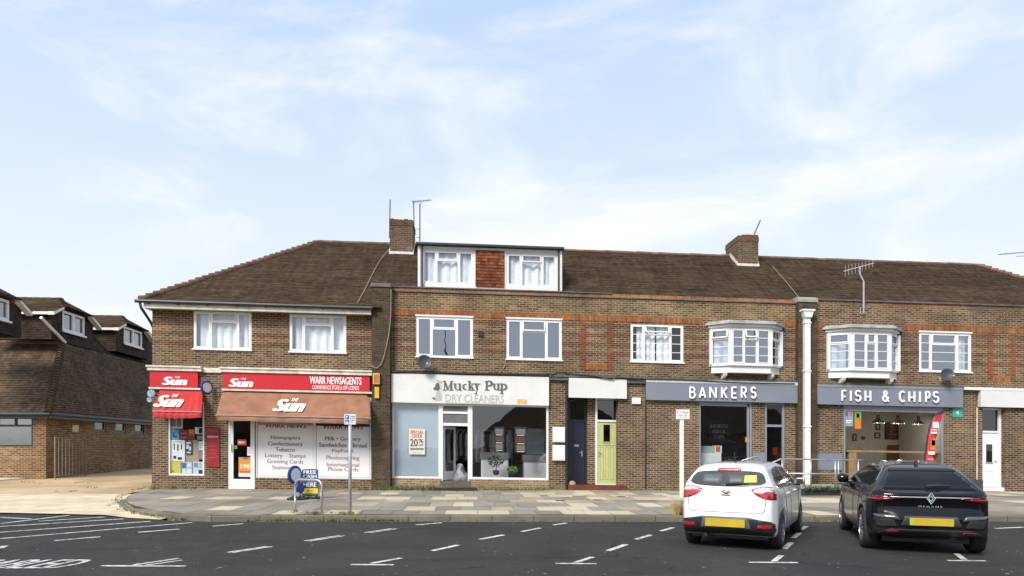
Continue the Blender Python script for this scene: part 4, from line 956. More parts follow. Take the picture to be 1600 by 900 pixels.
def dark_window(x0, x1, z0, z1, y, lay, tr=None):
    f = MB(); p = MB(); frame_bars(f, x0, x1, z0, z1, -.02, .05, .07 if lay else .16)
    if lay:
        zv = z0+(z1-z0)*.68; f.box(x0+.07, x1-.07, -.018, .048, zv-.04, zv+.04); n = 4
        for k in range(1, n): xx = x0+(x1-x0)*k/n; f.box(xx-.04, xx+.04, -.016, .046, zv+.04, z1-.07)
    p.face([(x0+.05, .02, z0+.05), (x1-.05, .02, z0+.05), (x1-.05, .02, z1-.05), (x0+.05, .02, z1-.05)])
    for m in (f, p): m.v = [tr(v) for v in m.v]
    o = f.build('window', M['darkframe'], LB); p.build('pane', glass('obscured_glass', .34 if lay else .12, (.6, .62, .64), .12), o)
dark_window(*LW[0], 0, True, lambda v: (v[0], CYn+.04+v[1], v[2]))
for s in sw: dark_window(*s, 0, False, lambda v: (CXn-.04-v[1], v[0], v[2]))
bkp = MB(); bkp.box(XF+.5, CXn-.3, CYn+.8, CYn+.9, GLb, EL); bkp.box(CXn-.9, CXn-.8, CYn+.9, YBk-.5, GLb, EL); bkp.build('interior_wall', M['plaster'], LB)
# lower roof: hipped at the corner, steeper on the lane side
ex, ey, ez = CXn+.28, CYn-.3, EL-.02
hx, hy, hz = ex-.98, ey+2.6, ez+3.12
fu = Vector((0, hy-ey, hz-ez)); FL = fu.length; su = Vector((hx-ex, 0, hz-ez)); SLn = su.length
rf = MB()
tiled(rf, (0, ey, ez), (1, 0, 0), fu, FL, lambda v: XF, lambda v: ex+(hx-ex)*v/FL)
tiled(rf, (ex, 0, ez), (0, 1, 0), su, SLn, lambda v: ey+(hy-ey)*v/SLn, lambda v: YBk)
rf.face([(XF, ey, ez-.03), (ex, ey, ez-.03), (ex, CYn+.1, ez-.03), (XF, CYn+.1, ez-.03)][::-1])
rfo = rf.build('roof', M['tile_left'], LB)
hp = MB(); bonnets(hp, (ex, ey, ez+.03), (hx, hy, hz+.02), .16, .13); hp.build('hip_tile', M['tile_left'], rfo)
rg = MB(); bonnets(rg, (hx, hy, hz), (XF, hy, hz), .4, .10, 0); rg.build('ridge_tile', M['ridge'], rfo)
gt = MB(); gt.tube([(XF, ey-.05, ez-.03), (ex+.05, ey-.05, ez-.03), (ex+.05, YBk, ez-.03)], .06, 8); gt.box(XF, ex-.02, ey+.01, ey+.04, ez-.2, ez-.035); gt.box(ex-.04, ex-.01, ey+.045, YBk, ez-.2, ez-.035); gt.build('gutter', M['darkframe'], LB)
# upper roof with dark tiles and the dormers looking over the lane
ux, uy, uz = hx-.05, hy+.1, hz-.05
xtop = ux-2.3; ztop = Zat(58, 468, xtop, Yside(58, xtop)); print('ztop', ztop, hz, Yside(58, xtop))
up = Vector((xtop-ux, 0, ztop-uz)); UL = up.length
fz = Vector((0, 2.3, ztop-uz))
rf = MB(); tiled(rf, (ux, 0, uz), (0, 1, 0), up, UL, lambda v: uy+2.3*v/UL, lambda v: YBk, t=.02)
tiled(rf, (0, uy, uz), (1, 0, 0), fz, fz.length, lambda v: XF, lambda v: ux+(xtop-ux)*v/UL, t=.02)
rf.face([(XF, uy+2.3, ztop), (xtop, uy+2.3, ztop), (xtop, YBk, ztop), (XF, YBk, ztop)]); rf.build('upper_roof', M['tile_dark'], LB)
rg = MB(); bonnets(rg, (xtop, uy+2.3, ztop-.02), (xtop, YBk, ztop-.02), .4, .12, 0); rg.build('ridge_tile', M['tile_moss'], rfo)
def lane_dormer(y0, y1, zsill, zhead):
    """window wall faces the lane (+X); cheeks hung with tiles; small hipped roof running back"""
    xf = hx+.02; z0, z1 = zsill-.5, zhead+.12; m = MB(); xb_ = xf-2.6
    q = MB(); wall_panel(q, y0-.75, y1+.75, z0, z1-.24, 0, [(y0, y1, zsill, zhead, .1)], [(-9, 0)])
    q.face([(y0-.12, 0, z1-.24), (y1+.12, 0, z1-.24), (y1+.12, 0, z1), (y0-.12, 0, z1)])
    for fc, uv_ in zip(q.f, q.uv): m.face([(xf-q.v[i][1], q.v[i][0], q.v[i][2]) for i in fc], uv_)
    tiled(m, (xb_, y0-.75, z0), (1, 0, 0), (0, 0, 1), z1-.24-z0, lambda v: 0, lambda v: 2.6, .1, .012, 3)
    m.face([(xf, y1+.75, z0), (xb_, y1+.75, z0), (xb_, y1+.75, z1-.24), (xf, y1+.75, z1-.24)])
    do_ = m.build('dormer', M['tile_dark'], LB)
    ya, yb, ov = y0-1.0, y1+1.0, .28; ym = (ya+yb)/2; zr = z1+.52; ze_ = z1-.34; xr = xf+ov-.8; r = MB()
    L1 = math.hypot(ym-ya, zr-ze_); tt = (z1-ze_)/(zr-ze_); ha, hb = ya+tt*(ym-ya), yb-tt*(yb-ym)
    rt_ = lambda v: xf+ov-(.8*max(0, (v/L1-tt)/(1-tt)))
    tiled(r, (0, ya, ze_), (1, 0, 0), (0, ym-ya, zr-ze_), L1, lambda v: xb_-.3, rt_, .1, .016, .8)
    L2 = math.hypot(.8, zr-z1); tiled(r, (xf+ov, 0, z1), (0, 1, 0), (-.8, 0, zr-z1), L2, lambda v: ha+(ym-ha)*v/L2, lambda v: hb-(hb-ym)*v/L2, .1, .016, .8)
    r.face([(xb_-.3, yb, ze_), (xf+ov, yb, ze_), (xf+ov, hb, z1), (xr, ym, zr), (xb_-.3, ym, zr)][::-1])
    bonnets(r, (xf+ov, ha, z1+.02), (xr, ym, zr), .2, .08); bonnets(r, (xr, ym, zr), (xb_-.3, ym, zr), .4, .08, 0)
    r.build('dormer_roof', M['tile_moss'], do_)
    b = MB(); b.box(xb_, xf+ov-.06, ya+.02, ya+.05, ze_-.14, ze_-.02); b.build('dormer_trim', M['white'], do_)
    for (p_, q_) in (((ya, ze_), (ha, z1)), ((yb, ze_), (hb, z1))):
        b = MB(); b.prism([(p_[0], p_[1]-.02), (q_[0], q_[1]-.02), (q_[0], q_[1]-.13), (p_[0], p_[1]-.16)], 'x', xf+.02, xf+ov-.02); b.build('barge_board', M['white'], do_)
    f = MB(); p = MB(); tr = lambda v: (xf-.03-v[1], v[0], v[2]); yw = (y0+y1)/2
    frame_bars(f, y0, y1, zsill, zhead, -.06, .05, .06); f.box(yw-.05, yw+.05, -.058, .048, zsill+.06, zhead-.06)
    sash(f, y0+.06, yw-.05, zsill+.06, zhead-.06, -.02, .04); sash(f, yw+.05, y1-.06, zsill+.06, zhead-.06, -.02, .04)
    f.box(y0-.05, y1+.05, -.14, -.062, zsill-.07, zsill+.0)
    p.face([(y0+.04, .02, zsill+.04), (y1-.04, .02, zsill+.04), (y1-.04, .02, zhead-.04), (y0+.04, .02, zhead-.04)])
    for m_ in (f, p): m_.v = [tr(v) for v in m_.v]
    o = f.build('dormer_window', M['upvc'], LB); p.build('pane', glass('dormer_glass', .25, (.5, .53, .56), .05), o)
for a, b, t, bt in ((97, 131, 490.5, 521), (193, 221, 514.5, 540.5), (-26, 13, 464, 497)):
    ya, yb = Yside(a, hx+.02), Yside(b, hx+.02); ym = (ya+yb)/2; pm = (a+b)/2
    lane_dormer(ya, yb, Zat(pm, bt, hx, ym), Zat(pm, t, hx, ym))
dp = MB(); y_ = Yside(64, hx+.1); dp.tube([(hx+.1, y_, Zat(64, 496, hx, y_)), (hx+.14, y_+1.6, hz+.02)], .06, 8); dp.build('downpipe', M['white'], LB)

# ================================================================== signs on the facade
def arc(cx_, cy_, rx, ry, a0, a1, n=9): return [(cx_+rx*math.cos(R(a0+(a1-a0)*i/n)), cy_+ry*math.sin(R(a0+(a1-a0)*i/n))) for i in range(n+1)]
def facade(name, label, cat, px, py, group=None, y=YF):
    return thing(name, label, cat, (X(px, y), y, Zb(px, py, y)), group, shear=SB)
def board(parent, px0, px1, py0, py1, mat, dpt=.12, name='board', y=YF, bevel=.004, z=None):
    x0, x1, z0, z1 = rp(px0, px1, py0, py1, y)
    if z: z0, z1 = z
    m = MB(); m.box(x0, x1, y-dpt, y-.003, z0, z1); return m.build(name, mat, parent, bevel=bevel)
def letters(parent, items, mat, y, bold=.0, lean=0, dep=.004, name='lettering'):
    m = MB()
    for it_ in items:
        body, a, b, c, d = it_[:5]; bo = it_[5] if len(it_) > 5 else bold; le = it_[6] if len(it_) > 6 else lean
        m.text(body, *rp(a, b, c, d, y), y, dep, bo, le)
    return m.build(name, mat, parent)
def sun_logo(parent, x0, x1, y0, y1, y):
    letters(parent, [('Sun', x0, x1, y0+(y1-y0)*.22, y1, .055, .28), ('THE', x0+(x1-x0)*.50, x0+(x1-x0)*.72, y0+(y1-y0)*.16, y0+(y1-y0)*.34, .02, .2)], M['letter_white'], y)
S = facade('shop_sign', 'small red sign board reading The Sun, above the small red awning', 'sign', 273, 606)
board(S, 236, 311, 580, 606, M['red_sign'], .10, z=(3.47, 4.01)); sun_logo(S, 253, 293, 585.5, 601.5, YF-.104)
S = facade('shop_sign', 'long red sign board reading Warr Newsagents, above the brown awning', 'sign', 464, 612)
board(S, 350, 578.5, 583, 612, M['red_sign'], .10, z=(3.47, 4.01)); sun_logo(S, 357, 396, 588, 604.5, YF-.104)
letters(S, [('WARR NEWSAGENTS', 484, 565, 589, 600.5, .02)], M['letter_white'], YF-.104); letters(S, [('CONVENIENCE STORE & OFF LICENCE', 488, 561, 602.5, 608.8, .006)], M['letter_white'], YF-.104)
S = facade('shop_sign', 'long white sign board reading Mucky Pup Dry Cleaners with a grey pup emblem', 'sign', 735, 630)
board(S, 612, 857, 587, 632, M['board_white'], .15, z=(3.12, 4.11))
def serif_word(parent, word, y, mat):
    '''display letters with thick stems, thin joins and slab serifs; each letter a raised piece'''
    for ch, a, b in word:
        x0, x1, z0, z1 = rp(600+a/4.286, 600+b/4.286, 595.2, 610.2, y); w, H = x1-x0, z1-z0; xh = H*.74; T, t = .076, .026; k = [0]; m = MB()
        def bar(p, q, wd):
            p, q = Vector(p), Vector(q); d = (q-p).normalized(); n = Vector((-d.y, d.x))*wd/2; k[0] += 1
            m.prism([tuple(p+n), tuple(p-n), tuple(q-n), tuple(q+n)], 'y', y-.006-.0006*k[0], y)
        def stem(x, za, zb): bar((x, za), (x, zb), T)
        def slab(xa, xb, z): bar((xa, z), (xb, z), t)
        def bow(cx_, cz_, rx, rz, a0, a1, wd):
            P = arc(cx_, cz_, rx, rz, a0, a1, 10)
            for i in range(10): bar(P[i], P[i+1], wd*(.45+.75*abs(math.cos(R(a0+(a1-a0)*(i+.5)/10)))))
        xa, xb = x0+T/2, x1-T/2; zx = z0+xh
        if ch == 'M': bar((xa, z0), (xa, z1), t*1.3); stem(xb, z0, z1); bar((xa, z1), ((xa+xb)/2, z0+.02), T*.9); bar(((xa+xb)/2, z0+.02), (xb, z1), t); slab(x0-.03, xa+.07, z0+t/2); slab(xb-.08, x1+.03, z0+t/2); slab(x0-.03, xa+.03, z1-t/2); slab(xb-.02, x1+.03, z1-t/2)
        if ch == 'u': stem(xa, z0+.10, zx); stem(xb, z0, zx); bow((xa+xb)/2, z0+.12, (xb-xa)/2, .10, 180, 360, T*.7); slab(x0-.03, xa, zx-t/2); slab(xb-.07, xb, zx-t/2); slab(xb, x1+.03, z0+t/2)
        if ch == 'c': bow((xa+xb)/2+.02, (z0+zx)/2, (x1-x0)/2-.02, xh/2-.03, 55, 305, T*.8)
        if ch == 'k': stem(xa, z0, z1); bar((xa+.03, z0+xh*.42), (xb, zx), t*1.2); bar((xa+.07, z0+xh*.52), (xb+.01, z0), T*.9); slab(x0-.03, xa+.07, z0+t/2); slab(x0-.03, xa, z1-t/2); slab(xb-.05, x1+.03, z0+t/2); slab(xb-.06, x1+.02, zx-t/2)
        if ch == 'y': bar((xa, zx), ((xa+xb)/2+.01, z0+.02), T*.9); bar((xb, zx), (xa+.02, z0-.11), t*1.2); bow(xa+.01, z0-.10, .02, .02, 0, 360, T*.5); slab(x0-.03, xa+.06, zx-t/2); slab(xb-.05, x1+.03, zx-t/2)
        if ch == 'P': stem(xa, z0, z1); bow(xa+.05, z1-H*.27, w-.05-T/2, H*.25, 90, -90, T); bar((xa, z1-t/2), (xa+.06, z1-t/2), t); bar((xa, z1-H*.52), (xa+.06, z1-H*.52), t); slab(x0-.03, xa+.09, z0+t/2); slab(x0-.03, xa, z1-t)
        if ch == 'p': stem(xa, z0-.11, zx); bow(xa+.03, (z0+zx)/2, w-.03-T/2, xh/2-.02, 130, -130, T*.85); slab(x0-.03, xa+.07, z0-.11); slab(x0-.03, xa, zx-t/2)
        m.build('raised_letter', mat, parent)
serif_word(S, [('M', 398, 458), ('u', 470, 516), ('c', 523, 557), ('k', 566, 604), ('y', 606, 640), ('P', 681, 722), ('u', 731, 773), ('p', 782, 820)], YF-.151, M['letter_grey'])
letters(S, [('The', 682, 690, 594.5, 598.5, 0)], M['letter_pale'], YF-.154)
letters(S, [('DRY CLEANERS', 696, 787, 616.5, 628.5, -.006)], M['letter_pale'], YF-.154)
m = MB(); a = rp(696, 786, 629.8, 630.6, YF-.15); m.box(a[0], a[1], YF-.156, YF-.151, a[2], a[3]); m.build('underline', M['letter_pale'], S)
# sitting pup emblem
m = MB(); x0, x1, z0, z1 = rp(675.5, 691, 598, 626, YF-.15); w, h = x1-x0, z1-z0
for j, P in enumerate(([(.30,.0),(.95,.0),(.98,.25),(.85,.5),(.62,.62),(.40,.5),(.45,.25)], [(.25,.58),(.62,.55),(.80,.72),(.74,.92),(.52,1),(.34,.92),(.30,.78),(.12,.72),(.12,.62)], [(.66,.98),(.84,.9),(.92,.66),(.82,.60),(.74,.78)], [(.0,.10),(.34,.02),(.30,.14),(.08,.2)], [(.30,.02),(.44,.0),(.46,.4),(.36,.42)])):
    m.m = j % 2; m.prism([(x0+p[0]*w, z0+p[1]*h) for p in P], 'y', YF-.1565-.0006*j, YF-.151)
m.build('pup_emblem', [M['letter_pale'], M['letter_grey']], S)
m = MB(); a = rp(808, 823, 624, 631, YF-.15); m.box(a[0], a[1], YF-.155, YF-.151, a[2], a[3]); m.build('yellow_notice', plain('yellow_notice', (.60, .42, .10), .5), S)
S = facade('shop_sign', 'blank white board over the navy and lime front doors', 'sign', 933, 623); board(S, 888, 978, 592, 622.5, M['board_white'], .15)
S = facade('shop_sign', 'blank white board over the white front door', 'sign', 1580, 640); x0 = X(1528); m = MB(); m.box(x0, XR-2, YF-.15, YF-.003, 3.42, 4.015); m.build('board', M['board_white'], S, bevel=.004)
GLY = {'A': [[(0,0),(.5,1)],[(.5,1),(1,0)],[(.17,.27),(.83,.27)]],
 'B': [[(0,0),(0,1)], [(0,1),(.45,1)]+arc(.45,.77,.45,.23,90,-90)+[(0,.54)], [(.45,.54)]+arc(.5,.27,.5,.27,90,-90)+[(0,0)]],
 'N': [[(0,0),(0,1)],[(0,1),(1,0)],[(1,0),(1,1)]], 'K': [[(0,0),(0,1)],[(1,1),(.05,.42)],[(.3,.58),(1,0)]],
 'E': [[(1,0),(0,0)],[(0,0),(0,1)],[(0,1),(1,1)],[(0,.42),(.85,.42)]], 'R': [[(0,0),(0,1)],[(0,1),(.5,1)]+arc(.5,.73,.5,.27,90,-90)+[(0,.46)],[(.45,.46),(1,0)]],
 'S': [arc(.5,.74,.46,.26,35,250,10)+arc(.5,.27,.5,.27,85,-150,12)], 'F': [[(0,0),(0,1)],[(0,1),(1,1)],[(0,.42),(.85,.42)]], 'I': [[(.5,0),(.5,1)]],
 'H': [[(0,0),(0,1)],[(1,0),(1,1)],[(0,.42),(1,.42)]], 'C': [arc(.55,.5,.55,.5,50,310,14)], 'P': [[(0,0),(0,1)],[(0,1),(.5,1)]+arc(.5,.71,.5,.29,90,-90)+[(0,.42)]],
 '&': [[(1,0),(.22,.72)]+arc(.42,.8,.24,.2,200,-20,8)+arc(.40,.27,.40,.27,70,270,10)+[(.62,.05),(.95,.42)]]}
def stroke_sign(parent, word, y):
    """each raised letter is its own piece of the sign"""
    for ch, a, b, c, d in word:
        x0, x1, z0, z1 = rp(a, b, c, d, y); w_s = .054; m = MB()
        L = [[(x0+w_s/2+p[0]*(x1-x0-w_s), z0+w_s/2+p[1]*(z1-z0-w_s)) for p in l] for l in GLY[ch]]
        m.strokes(L, w_s, y-.07, y-.03); m.build('raised_letter', M['letter_white'], parent)
S = facade('shop_sign', 'long grey sign board with raised white letters reading Bankers', 'sign', 1125, 628)
board(S, 1008, 1243, 598, 628, M['grey_sign'], .16, z=(3.40, 4.02)); m = MB(); m.box(X(1008), X(1243), YF-.175, YF-.003, 4.022, 4.13); m.build('head_trim', plain('pale_grey_trim', (.50, .52, .54), .5), S)
stroke_sign(S, [(c, 990+a/4.286, 990+b/4.286, 604.2, 622.8) for c, a, b in (('B',370,412),('A',433,482),('N',503,552),('K',582,624),('E',650,690),('R',714,753),('S',778,818))], YF-.16)
S = facade('shop_sign', 'long grey sign board with raised white letters reading Fish & Chips', 'sign', 1386, 634)
board(S, 1273, 1500, 604, 634, M['grey_sign'], .16, z=(3.38, 4.0)); m = MB(); m.box(X(1273), X(1500), YF-.175, YF-.003, 4.002, 4.087); m.build('head_trim', plain('dull_grey_trim', (.22, .23, .25), .5), S)
stroke_sign(S, [(c, 1230+a/4.286, 1230+b/4.286, 609.8+dy, 628+dy) for c, a, b, dy in (('F',358,392,-.6),('I',410,430,-.5),('S',447,490,-.3),('H',513,556,-.2),('&',630,677,.3),('C',742,785,.7),('H',806,850,1),('I',872,892,1.2),('P',918,952,1.4),('S',968,1010,1.6))], YF-.16)
# ------------------------------------------------------------------ awnings
def awning(name, label, xa, xb, fa, fb, zt, zm, zf, zv, outm, out, mat, logo, sag=.02):
    """closed-end shop awning: cloth from the wall head, sloping cloth, hanging valance, side cheeks"""
    T_ = thing(name, label, 'awning', ((xa+xb)/2, YF, zf), shear=SB); m = MB(); n = 22; rr = random.Random(int(abs(xa)*10)+99)
    def row(x0, x1, y, z, s=0, wv=0): return [(x0+(x1-x0)*i/n, y+wv*math.sin(i*2.1+rr.random()*.8), z-s*math.sin(math.pi*i/n)+wv*.4*math.sin(i*1.7)) for i in range(n+1)]
    rows = [row(xa, xb, YF-.02, zt), row(xa+(fa-xa)*.35, xb+(fb-xb)*.35, YF-outm, zm, sag*.3, .004), row(xa+(fa-xa)*.7, xb+(fb-xb)*.7, YF-outm-(out-outm)*.55, zm+(zf-zm)*.55, sag, .030), row(fa, fb, YF-out, zf, sag, .020), row(fa, fb, YF-out+.03, zv, sag*1.4, .028)]
    for a, b in zip(rows, rows[1:]):
        for i in range(n): m.face([b[i], b[i+1], a[i+1], a[i]])
    for e_, k in ((0, 1), (n, -1)):
        P = [rw[e_] for rw in rows] + [(rows[0][e_][0], YF-.02, zv+.06)]
        c = [sum(q[i] for q in P)/len(P) for i in range(3)]; c[0] += .05*k
        for i in range(len(P)):
            p, q = P[i], P[(i+1) % len(P)]; m.face([p, q, c] if k < 0 else [q, p, c])
    o = m.build('awning_cloth', mat, T_, smooth=False, merge=True)
    md = o.modifiers.new('smooth', 'SUBSURF'); md.levels = md.render_levels = 1
    r = MB(); r.tube([(fa+.02, YF-out+.03, zf+.0), (fb-.02, YF-out+.03, zf)], .018, 6); r.build('front_bar', M['steel'], T_)
    # white letters sewn on the slope
    lx0, lx1, f0, f1 = logo; n_ = Vector((0, zm-zf, -(out-outm))).normalized() if False else None
    L = MB(); L.text('Sun', lx0, lx1, 0, 1, 0, .003, .055, .28); L.text('THE', lx0+(lx1-lx0)*.5, lx0+(lx1-lx0)*.72, .84, 1.10, -.004, .003, .03, .2)
    pt = []
    for (vx, vy, vz) in L.v:
        f = f0+(f1-f0)*vz; i = (vx-fa)/(fb-fa)
        pt.append((vx, YF-out+(out-outm)*f-.028+vy, zf+(zm-zf)*f-sag*(1-f)+.022))
    L.v = pt; L.build('lettering', M['letter_white'], T_)
    return T_
yo = YF-1.05
awning('awning', 'faded brown awning with white Sun lettering over the newsagent windows', X(345, YF), X(577, YF), X(334.5, yo), X(580.5, yo), 3.40, 3.30, Zb(455, 651, yo), Zb(455, 658.5, yo), .12, 1.05, M['brown_cloth'], (X(428, yo+.4), X(477, yo+.4), .22, .76))
yo = YF-.85
awning('awning', 'small bright red awning with white Sun lettering at the corner window', X(249, YF), X(315, YF), X(236.5, yo), X(315.5, yo), 3.43, 3.33, Zb(276, 643, yo), Zb(276, 651.5, yo), .10, .85, M['red_cloth'], (X(243, yo+.35), X(287, yo+.35), .22, .78), .03)
# ------------------------------------------------------------------ small things fixed to the facade
def dish(px, py, r, yaw, label):
    y = YF-.02; T_ = thing('satellite_dish', label, 'satellite dish', (X(px), y, Zb(px, py)), shear=SB)
    c = Vector((X(px), YF-.34, Zb(px, py))); m = MB(); m.lathe([(r*k/6, .09*(k/6)**2*r/.3) for k in range(7)], (0, 0, 0), 'z', 24)
    b = MB(); b.tube([(0, 0, -.02), (0, -.02, -.08)], .05, 8)
    ar = MB(); ar.tube([(0, -r*.8, .05), (0, -r*.75, .42)], .014, 6); ar.tube([(0, -r*.75, .38), (0, -r*.70, .50)], .035, 8)
    Q = Matrix.Translation(c) @ Matrix.Rotation(yaw, 4, 'Z') @ Matrix.Rotation(R(78), 4, 'X')
    for mm in (m, b, ar): mm.v = [tuple(Q @ Vector(v)) for v in mm.v]
    mt = plain('dish_grey', (.045, .048, .055), .5, .1)
    m.build('reflector', mt, T_, smooth=True, solid=.01); ar.build('receiver_arm', M['steel'], T_)
    w = MB(); w.tube([tuple(c+Vector((0, .03, -.02))), (c.x, YF-.06, c.z-.12), (c.x, YF-.003, c.z-.12)], .02, 6); w.box(c.x-.06, c.x+.06, YF-.02, YF-.003, c.z-.2, c.z-.05); w.build('wall_bracket', M['steel'], T_)
dish(664, 568.5, .26, R(14), 'grey satellite dish below the window above the dry cleaner sign'); dish(1469, 588, .24, R(-12), 'grey satellite dish under the window above the chip shop sign')
def small_box(name, label, cat, px0, px1, py0, py1, mat, d, door=None, name2='box'):
    x0, x1, z0, z1 = rp(px0, px1, py0, py1); T_ = thing(name, label, cat, ((x0+x1)/2, YF, z0), shear=SB)
    m = MB(); m.box(x0, x1, YF-d, YF-.003, z0, z1); m.build('casing', mat, T_, bevel=.012)
    if door: q = MB(); q.box(x0+.035, x1-.035, YF-d-.012, YF-d-.001, z0+.04, z1-.04); q.build('door', door, T_, bevel=.004)
    return T_
small_box('meter_box', 'upper of two white meter boxes on the brick pier', 'meter box', 863, 882, 667.5, 691, M['white'], .16, M['upvc'])
small_box('meter_box', 'lower of two white meter boxes on the brick pier', 'meter box', 863, 882, 695.5, 719.5, M['white'], .16, M['upvc'])
small_box('alarm_box', 'pale alarm box on the pier right of the lime door', 'alarm', 987, 1000.5, 621.5, 631.5, M['white'], .09)
def on_pilaster(T_, d=.28):
    for ch in T_.children: ch.location.y -= d
T_ = small_box('alarm_box', 'upper yellow alarm box on the dark party wall pilaster', 'alarm', 585, 595.5, 585, 602, plain('alarm_yellow', (.62, .40, .03), .4), .10, plain('alarm_orange', (.42, .14, .05), .5)); on_pilaster(T_)
T_ = small_box('alarm_box', 'lower yellow alarm box with a black side on the dark pilaster', 'alarm', 587.5, 594.5, 606, 623.5, plain('alarm_yellow_low', (.58, .38, .04), .4), .08); on_pilaster(T_)
small_box('air_vent', 'small black vent box between two first floor windows', 'vent', 746.5, 754.5, 517, 525.5, M['black'], .09)
T_ = small_box('sticker_sign', 'small turquoise sign with a white emblem beside the chip shop window', 'sign', 1488, 1503, 637, 652, plain('turquoise', (.02, .36, .30), .4), .03)
letters(T_, [('4', 1494, 1498, 641, 648)], M['letter_white'], YF-.034)
# dark red wall box on the pier
x0, x1, z0, z1 = rp(323.5, 343.5, 668.5, 730); T_ = thing('post_box', 'flat dark red post box set in the brick pier by the shop door', 'post box', ((x0+x1)/2, YF, z0), shear=SB)
m = MB(); m.box(x0, x1, YF-.035, YF-.003, z0, z1); m.build('front_plate', plain('post_box_red', (.25, .012, .022), .4, .15, dirt=.2), T_, bevel=.006)
m = MB(); m.box(x0+.03, x1-.03, YF-.055, YF-.036, z1-.33, z1-.27); m.build('slot_hood', plain('slot_pale', (.5, .32, .3), .5), T_)
TM = plain('post_box_text', (.36, .06, .07), .5)
for k in range(5): m = MB(); m.box(x0+.06, x1-.06-.05*(k % 2), YF-.0375, YF-.0355, z1-.12-.0*k if k == 0 else z1-.5-.13*k, z1-.08 if k == 0 else z1-.48-.13*k); m.build('raised_text', TM, T_)
# round lottery sign and small bracket sign
def round_sign(T_, c, rx, rz, yaw, rim, face):
    a = MB(); a.lathe([(0.001, -.04), (rx*.92, -.04), (rx, -.02), (rx, .02), (rx*.92, .04), (0.001, .04)], (0, 0, 0), 'y', 24)
    b = MB(); b.lathe([(0.001, -.048), (rx*.72, -.046), (rx*.72, -.041)], (0, 0, 0), 'y', 24); b.lathe([(rx*.72, .041), (rx*.72, .046), (0.001, .048)], (0, 0, 0), 'y', 24)
    Q = Matrix.Translation(c) @ Matrix.Rotation(yaw, 4, 'Z') @ Matrix.Diagonal((1, 1, rz/rx, 1))
    for q, n_, mt in ((a, 'rim', rim), (b, 'face', face)): q.v = [tuple(Q @ Vector(v)) for v in q.v]; q.build(n_, mt, T_)
M['blue'] = plain('royal_blue', (.012, .03, .19), .4, .1); M['face_white'] = plain('sign_face_white', (.62, .66, .70), .4, .06, 9)
T_ = facade('projecting_sign', 'round blue rimmed white sign projecting from the pier between the awnings', 'sign', 323, 606)
round_sign(T_, Vector((X(322.5, YF-.28), YF-.28, Zb(322.5, 605.5, YF-.28))), .23, .23, R(58), M['blue'], M['face_white']); m = MB(); m.tube([(X(323), YF-.003, 3.75), (X(322.5, YF-.25), YF-.2, 3.7)], .015, 6); m.build('bracket', M['steel'], T_)
T_ = facade('projecting_sign', 'small pale blue two lobed sign hanging at the corner beside the red awning', 'sign', 238, 618)
m = MB()
for px_, py_, r in ((236.5, 615, .13), (234, 624.5, .09)): m.lathe([(.001, -.03), (r*.9, -.03), (r, -.015), (r, .015), (r*.9, .03), (.001, .03)], (X(px_, YF-.3), YF-.3, Zb(px_, py_, YF-.3)), 'y', 18)
m.tube([(X(240), YF-.003, Zb(240, 613)), (X(238, YF-.3), YF-.3, Zb(238, 615, YF-.3))], .02, 6); m.build('cloud_plate', plain('pale_blue_sign', (.24, .33, .42), .5, .5, 14), T_)

# ------------------------------------------------------------------ aerials, cables
def aerial(label, loc, mast, mr, yagi=None, elems=0, extra=None, mat=None, el=.22, vert=True):
    T_ = thing('tv_aerial', label, 'aerial', loc, shear=SB); m = MB(); m.tube(mast, mr, 6); mt = mat or M['pole']; mo = m.build('mast', mt, T_)
    if yagi:
        y_ = MB(); p, q = Vector(yagi[0]), Vector(yagi[1]); y_.tube([p, q], .012, 5)
        for k in range(elems):
            c = p+(q-p)*((k+.5)/elems); d = Vector((0, 0, 1)) if vert else Vector((.3, .95, 0)); L_ = el*(1-.4*k/elems); y_.tube([c-d*L_, c+d*L_], .007, 4)
        y_.build('antenna', mt, T_)
    if extra: e2 = MB(); [e2.tube(a, .012, 5) for a in extra]; e2.build('bracket', mt, T_)
ya = 27.5
M['mastdark'] = plain('dark_mast', (.10, .11, .12), .5)
P3 = lambda px, py, y: (X(px, y), y, Zb(px, py, y))
aerial('thin mast with a bare tip left of the left chimney', P3(609, 372, ya), [P3(608.5, 372, ya), P3(609.5, 312, ya)], .028, mat=M['mastdark'], extra=[[P3(608.5, 363, ya), P3(612, 363, ya)]])
aerial('aerial with a long horizontal boom on the left chimney', P3(646, 350, ya), [P3(647, 352, ya+.5), P3(646, 314, ya+.5)], .025, (P3(644, 315.5, ya+.5), P3(674, 312.5, ya+.5)), 12, mat=M['mastdark'], el=.16, vert=False)
aerial('short mast right of the left chimney with two brackets', P3(656, 376, ya), [P3(656, 377, ya), P3(656, 319, ya)], .028, mat=M['mastdark'], extra=[[P3(651, 371, ya), P3(657, 371, ya)], [P3(651, 358, ya), P3(657, 358, ya)], [P3(655, 319, ya), P3(659, 316.5, ya)]])
aerial('leaning dark rod on top of the right chimney', P3(1179, 362, 28), [P3(1178.5, 366, 28), P3(1188, 344, 28)], .03, mat=M['mastdark'])
yw = YF-.16
aerial('white cranked mast aerial fixed to the parapet above the bay window', P3(1349, 490, yw), [P3(1349.5, 489, yw), P3(1349.5, 440, yw), P3(1343.5, 428, yw), P3(1343.5, 417, yw)], .03, (P3(1318, 424, yw+.1), P3(1366, 411, yw-.3)), 9, mat=M['pole'], el=.2, extra=[[P3(1344.5, 490, yw+.1), P3(1344.5, 481, yw+.1), P3(1352, 480, yw+.1)], [P3(1344.5, 490, yw+.1), P3(1353, 489, yw+.1)]])
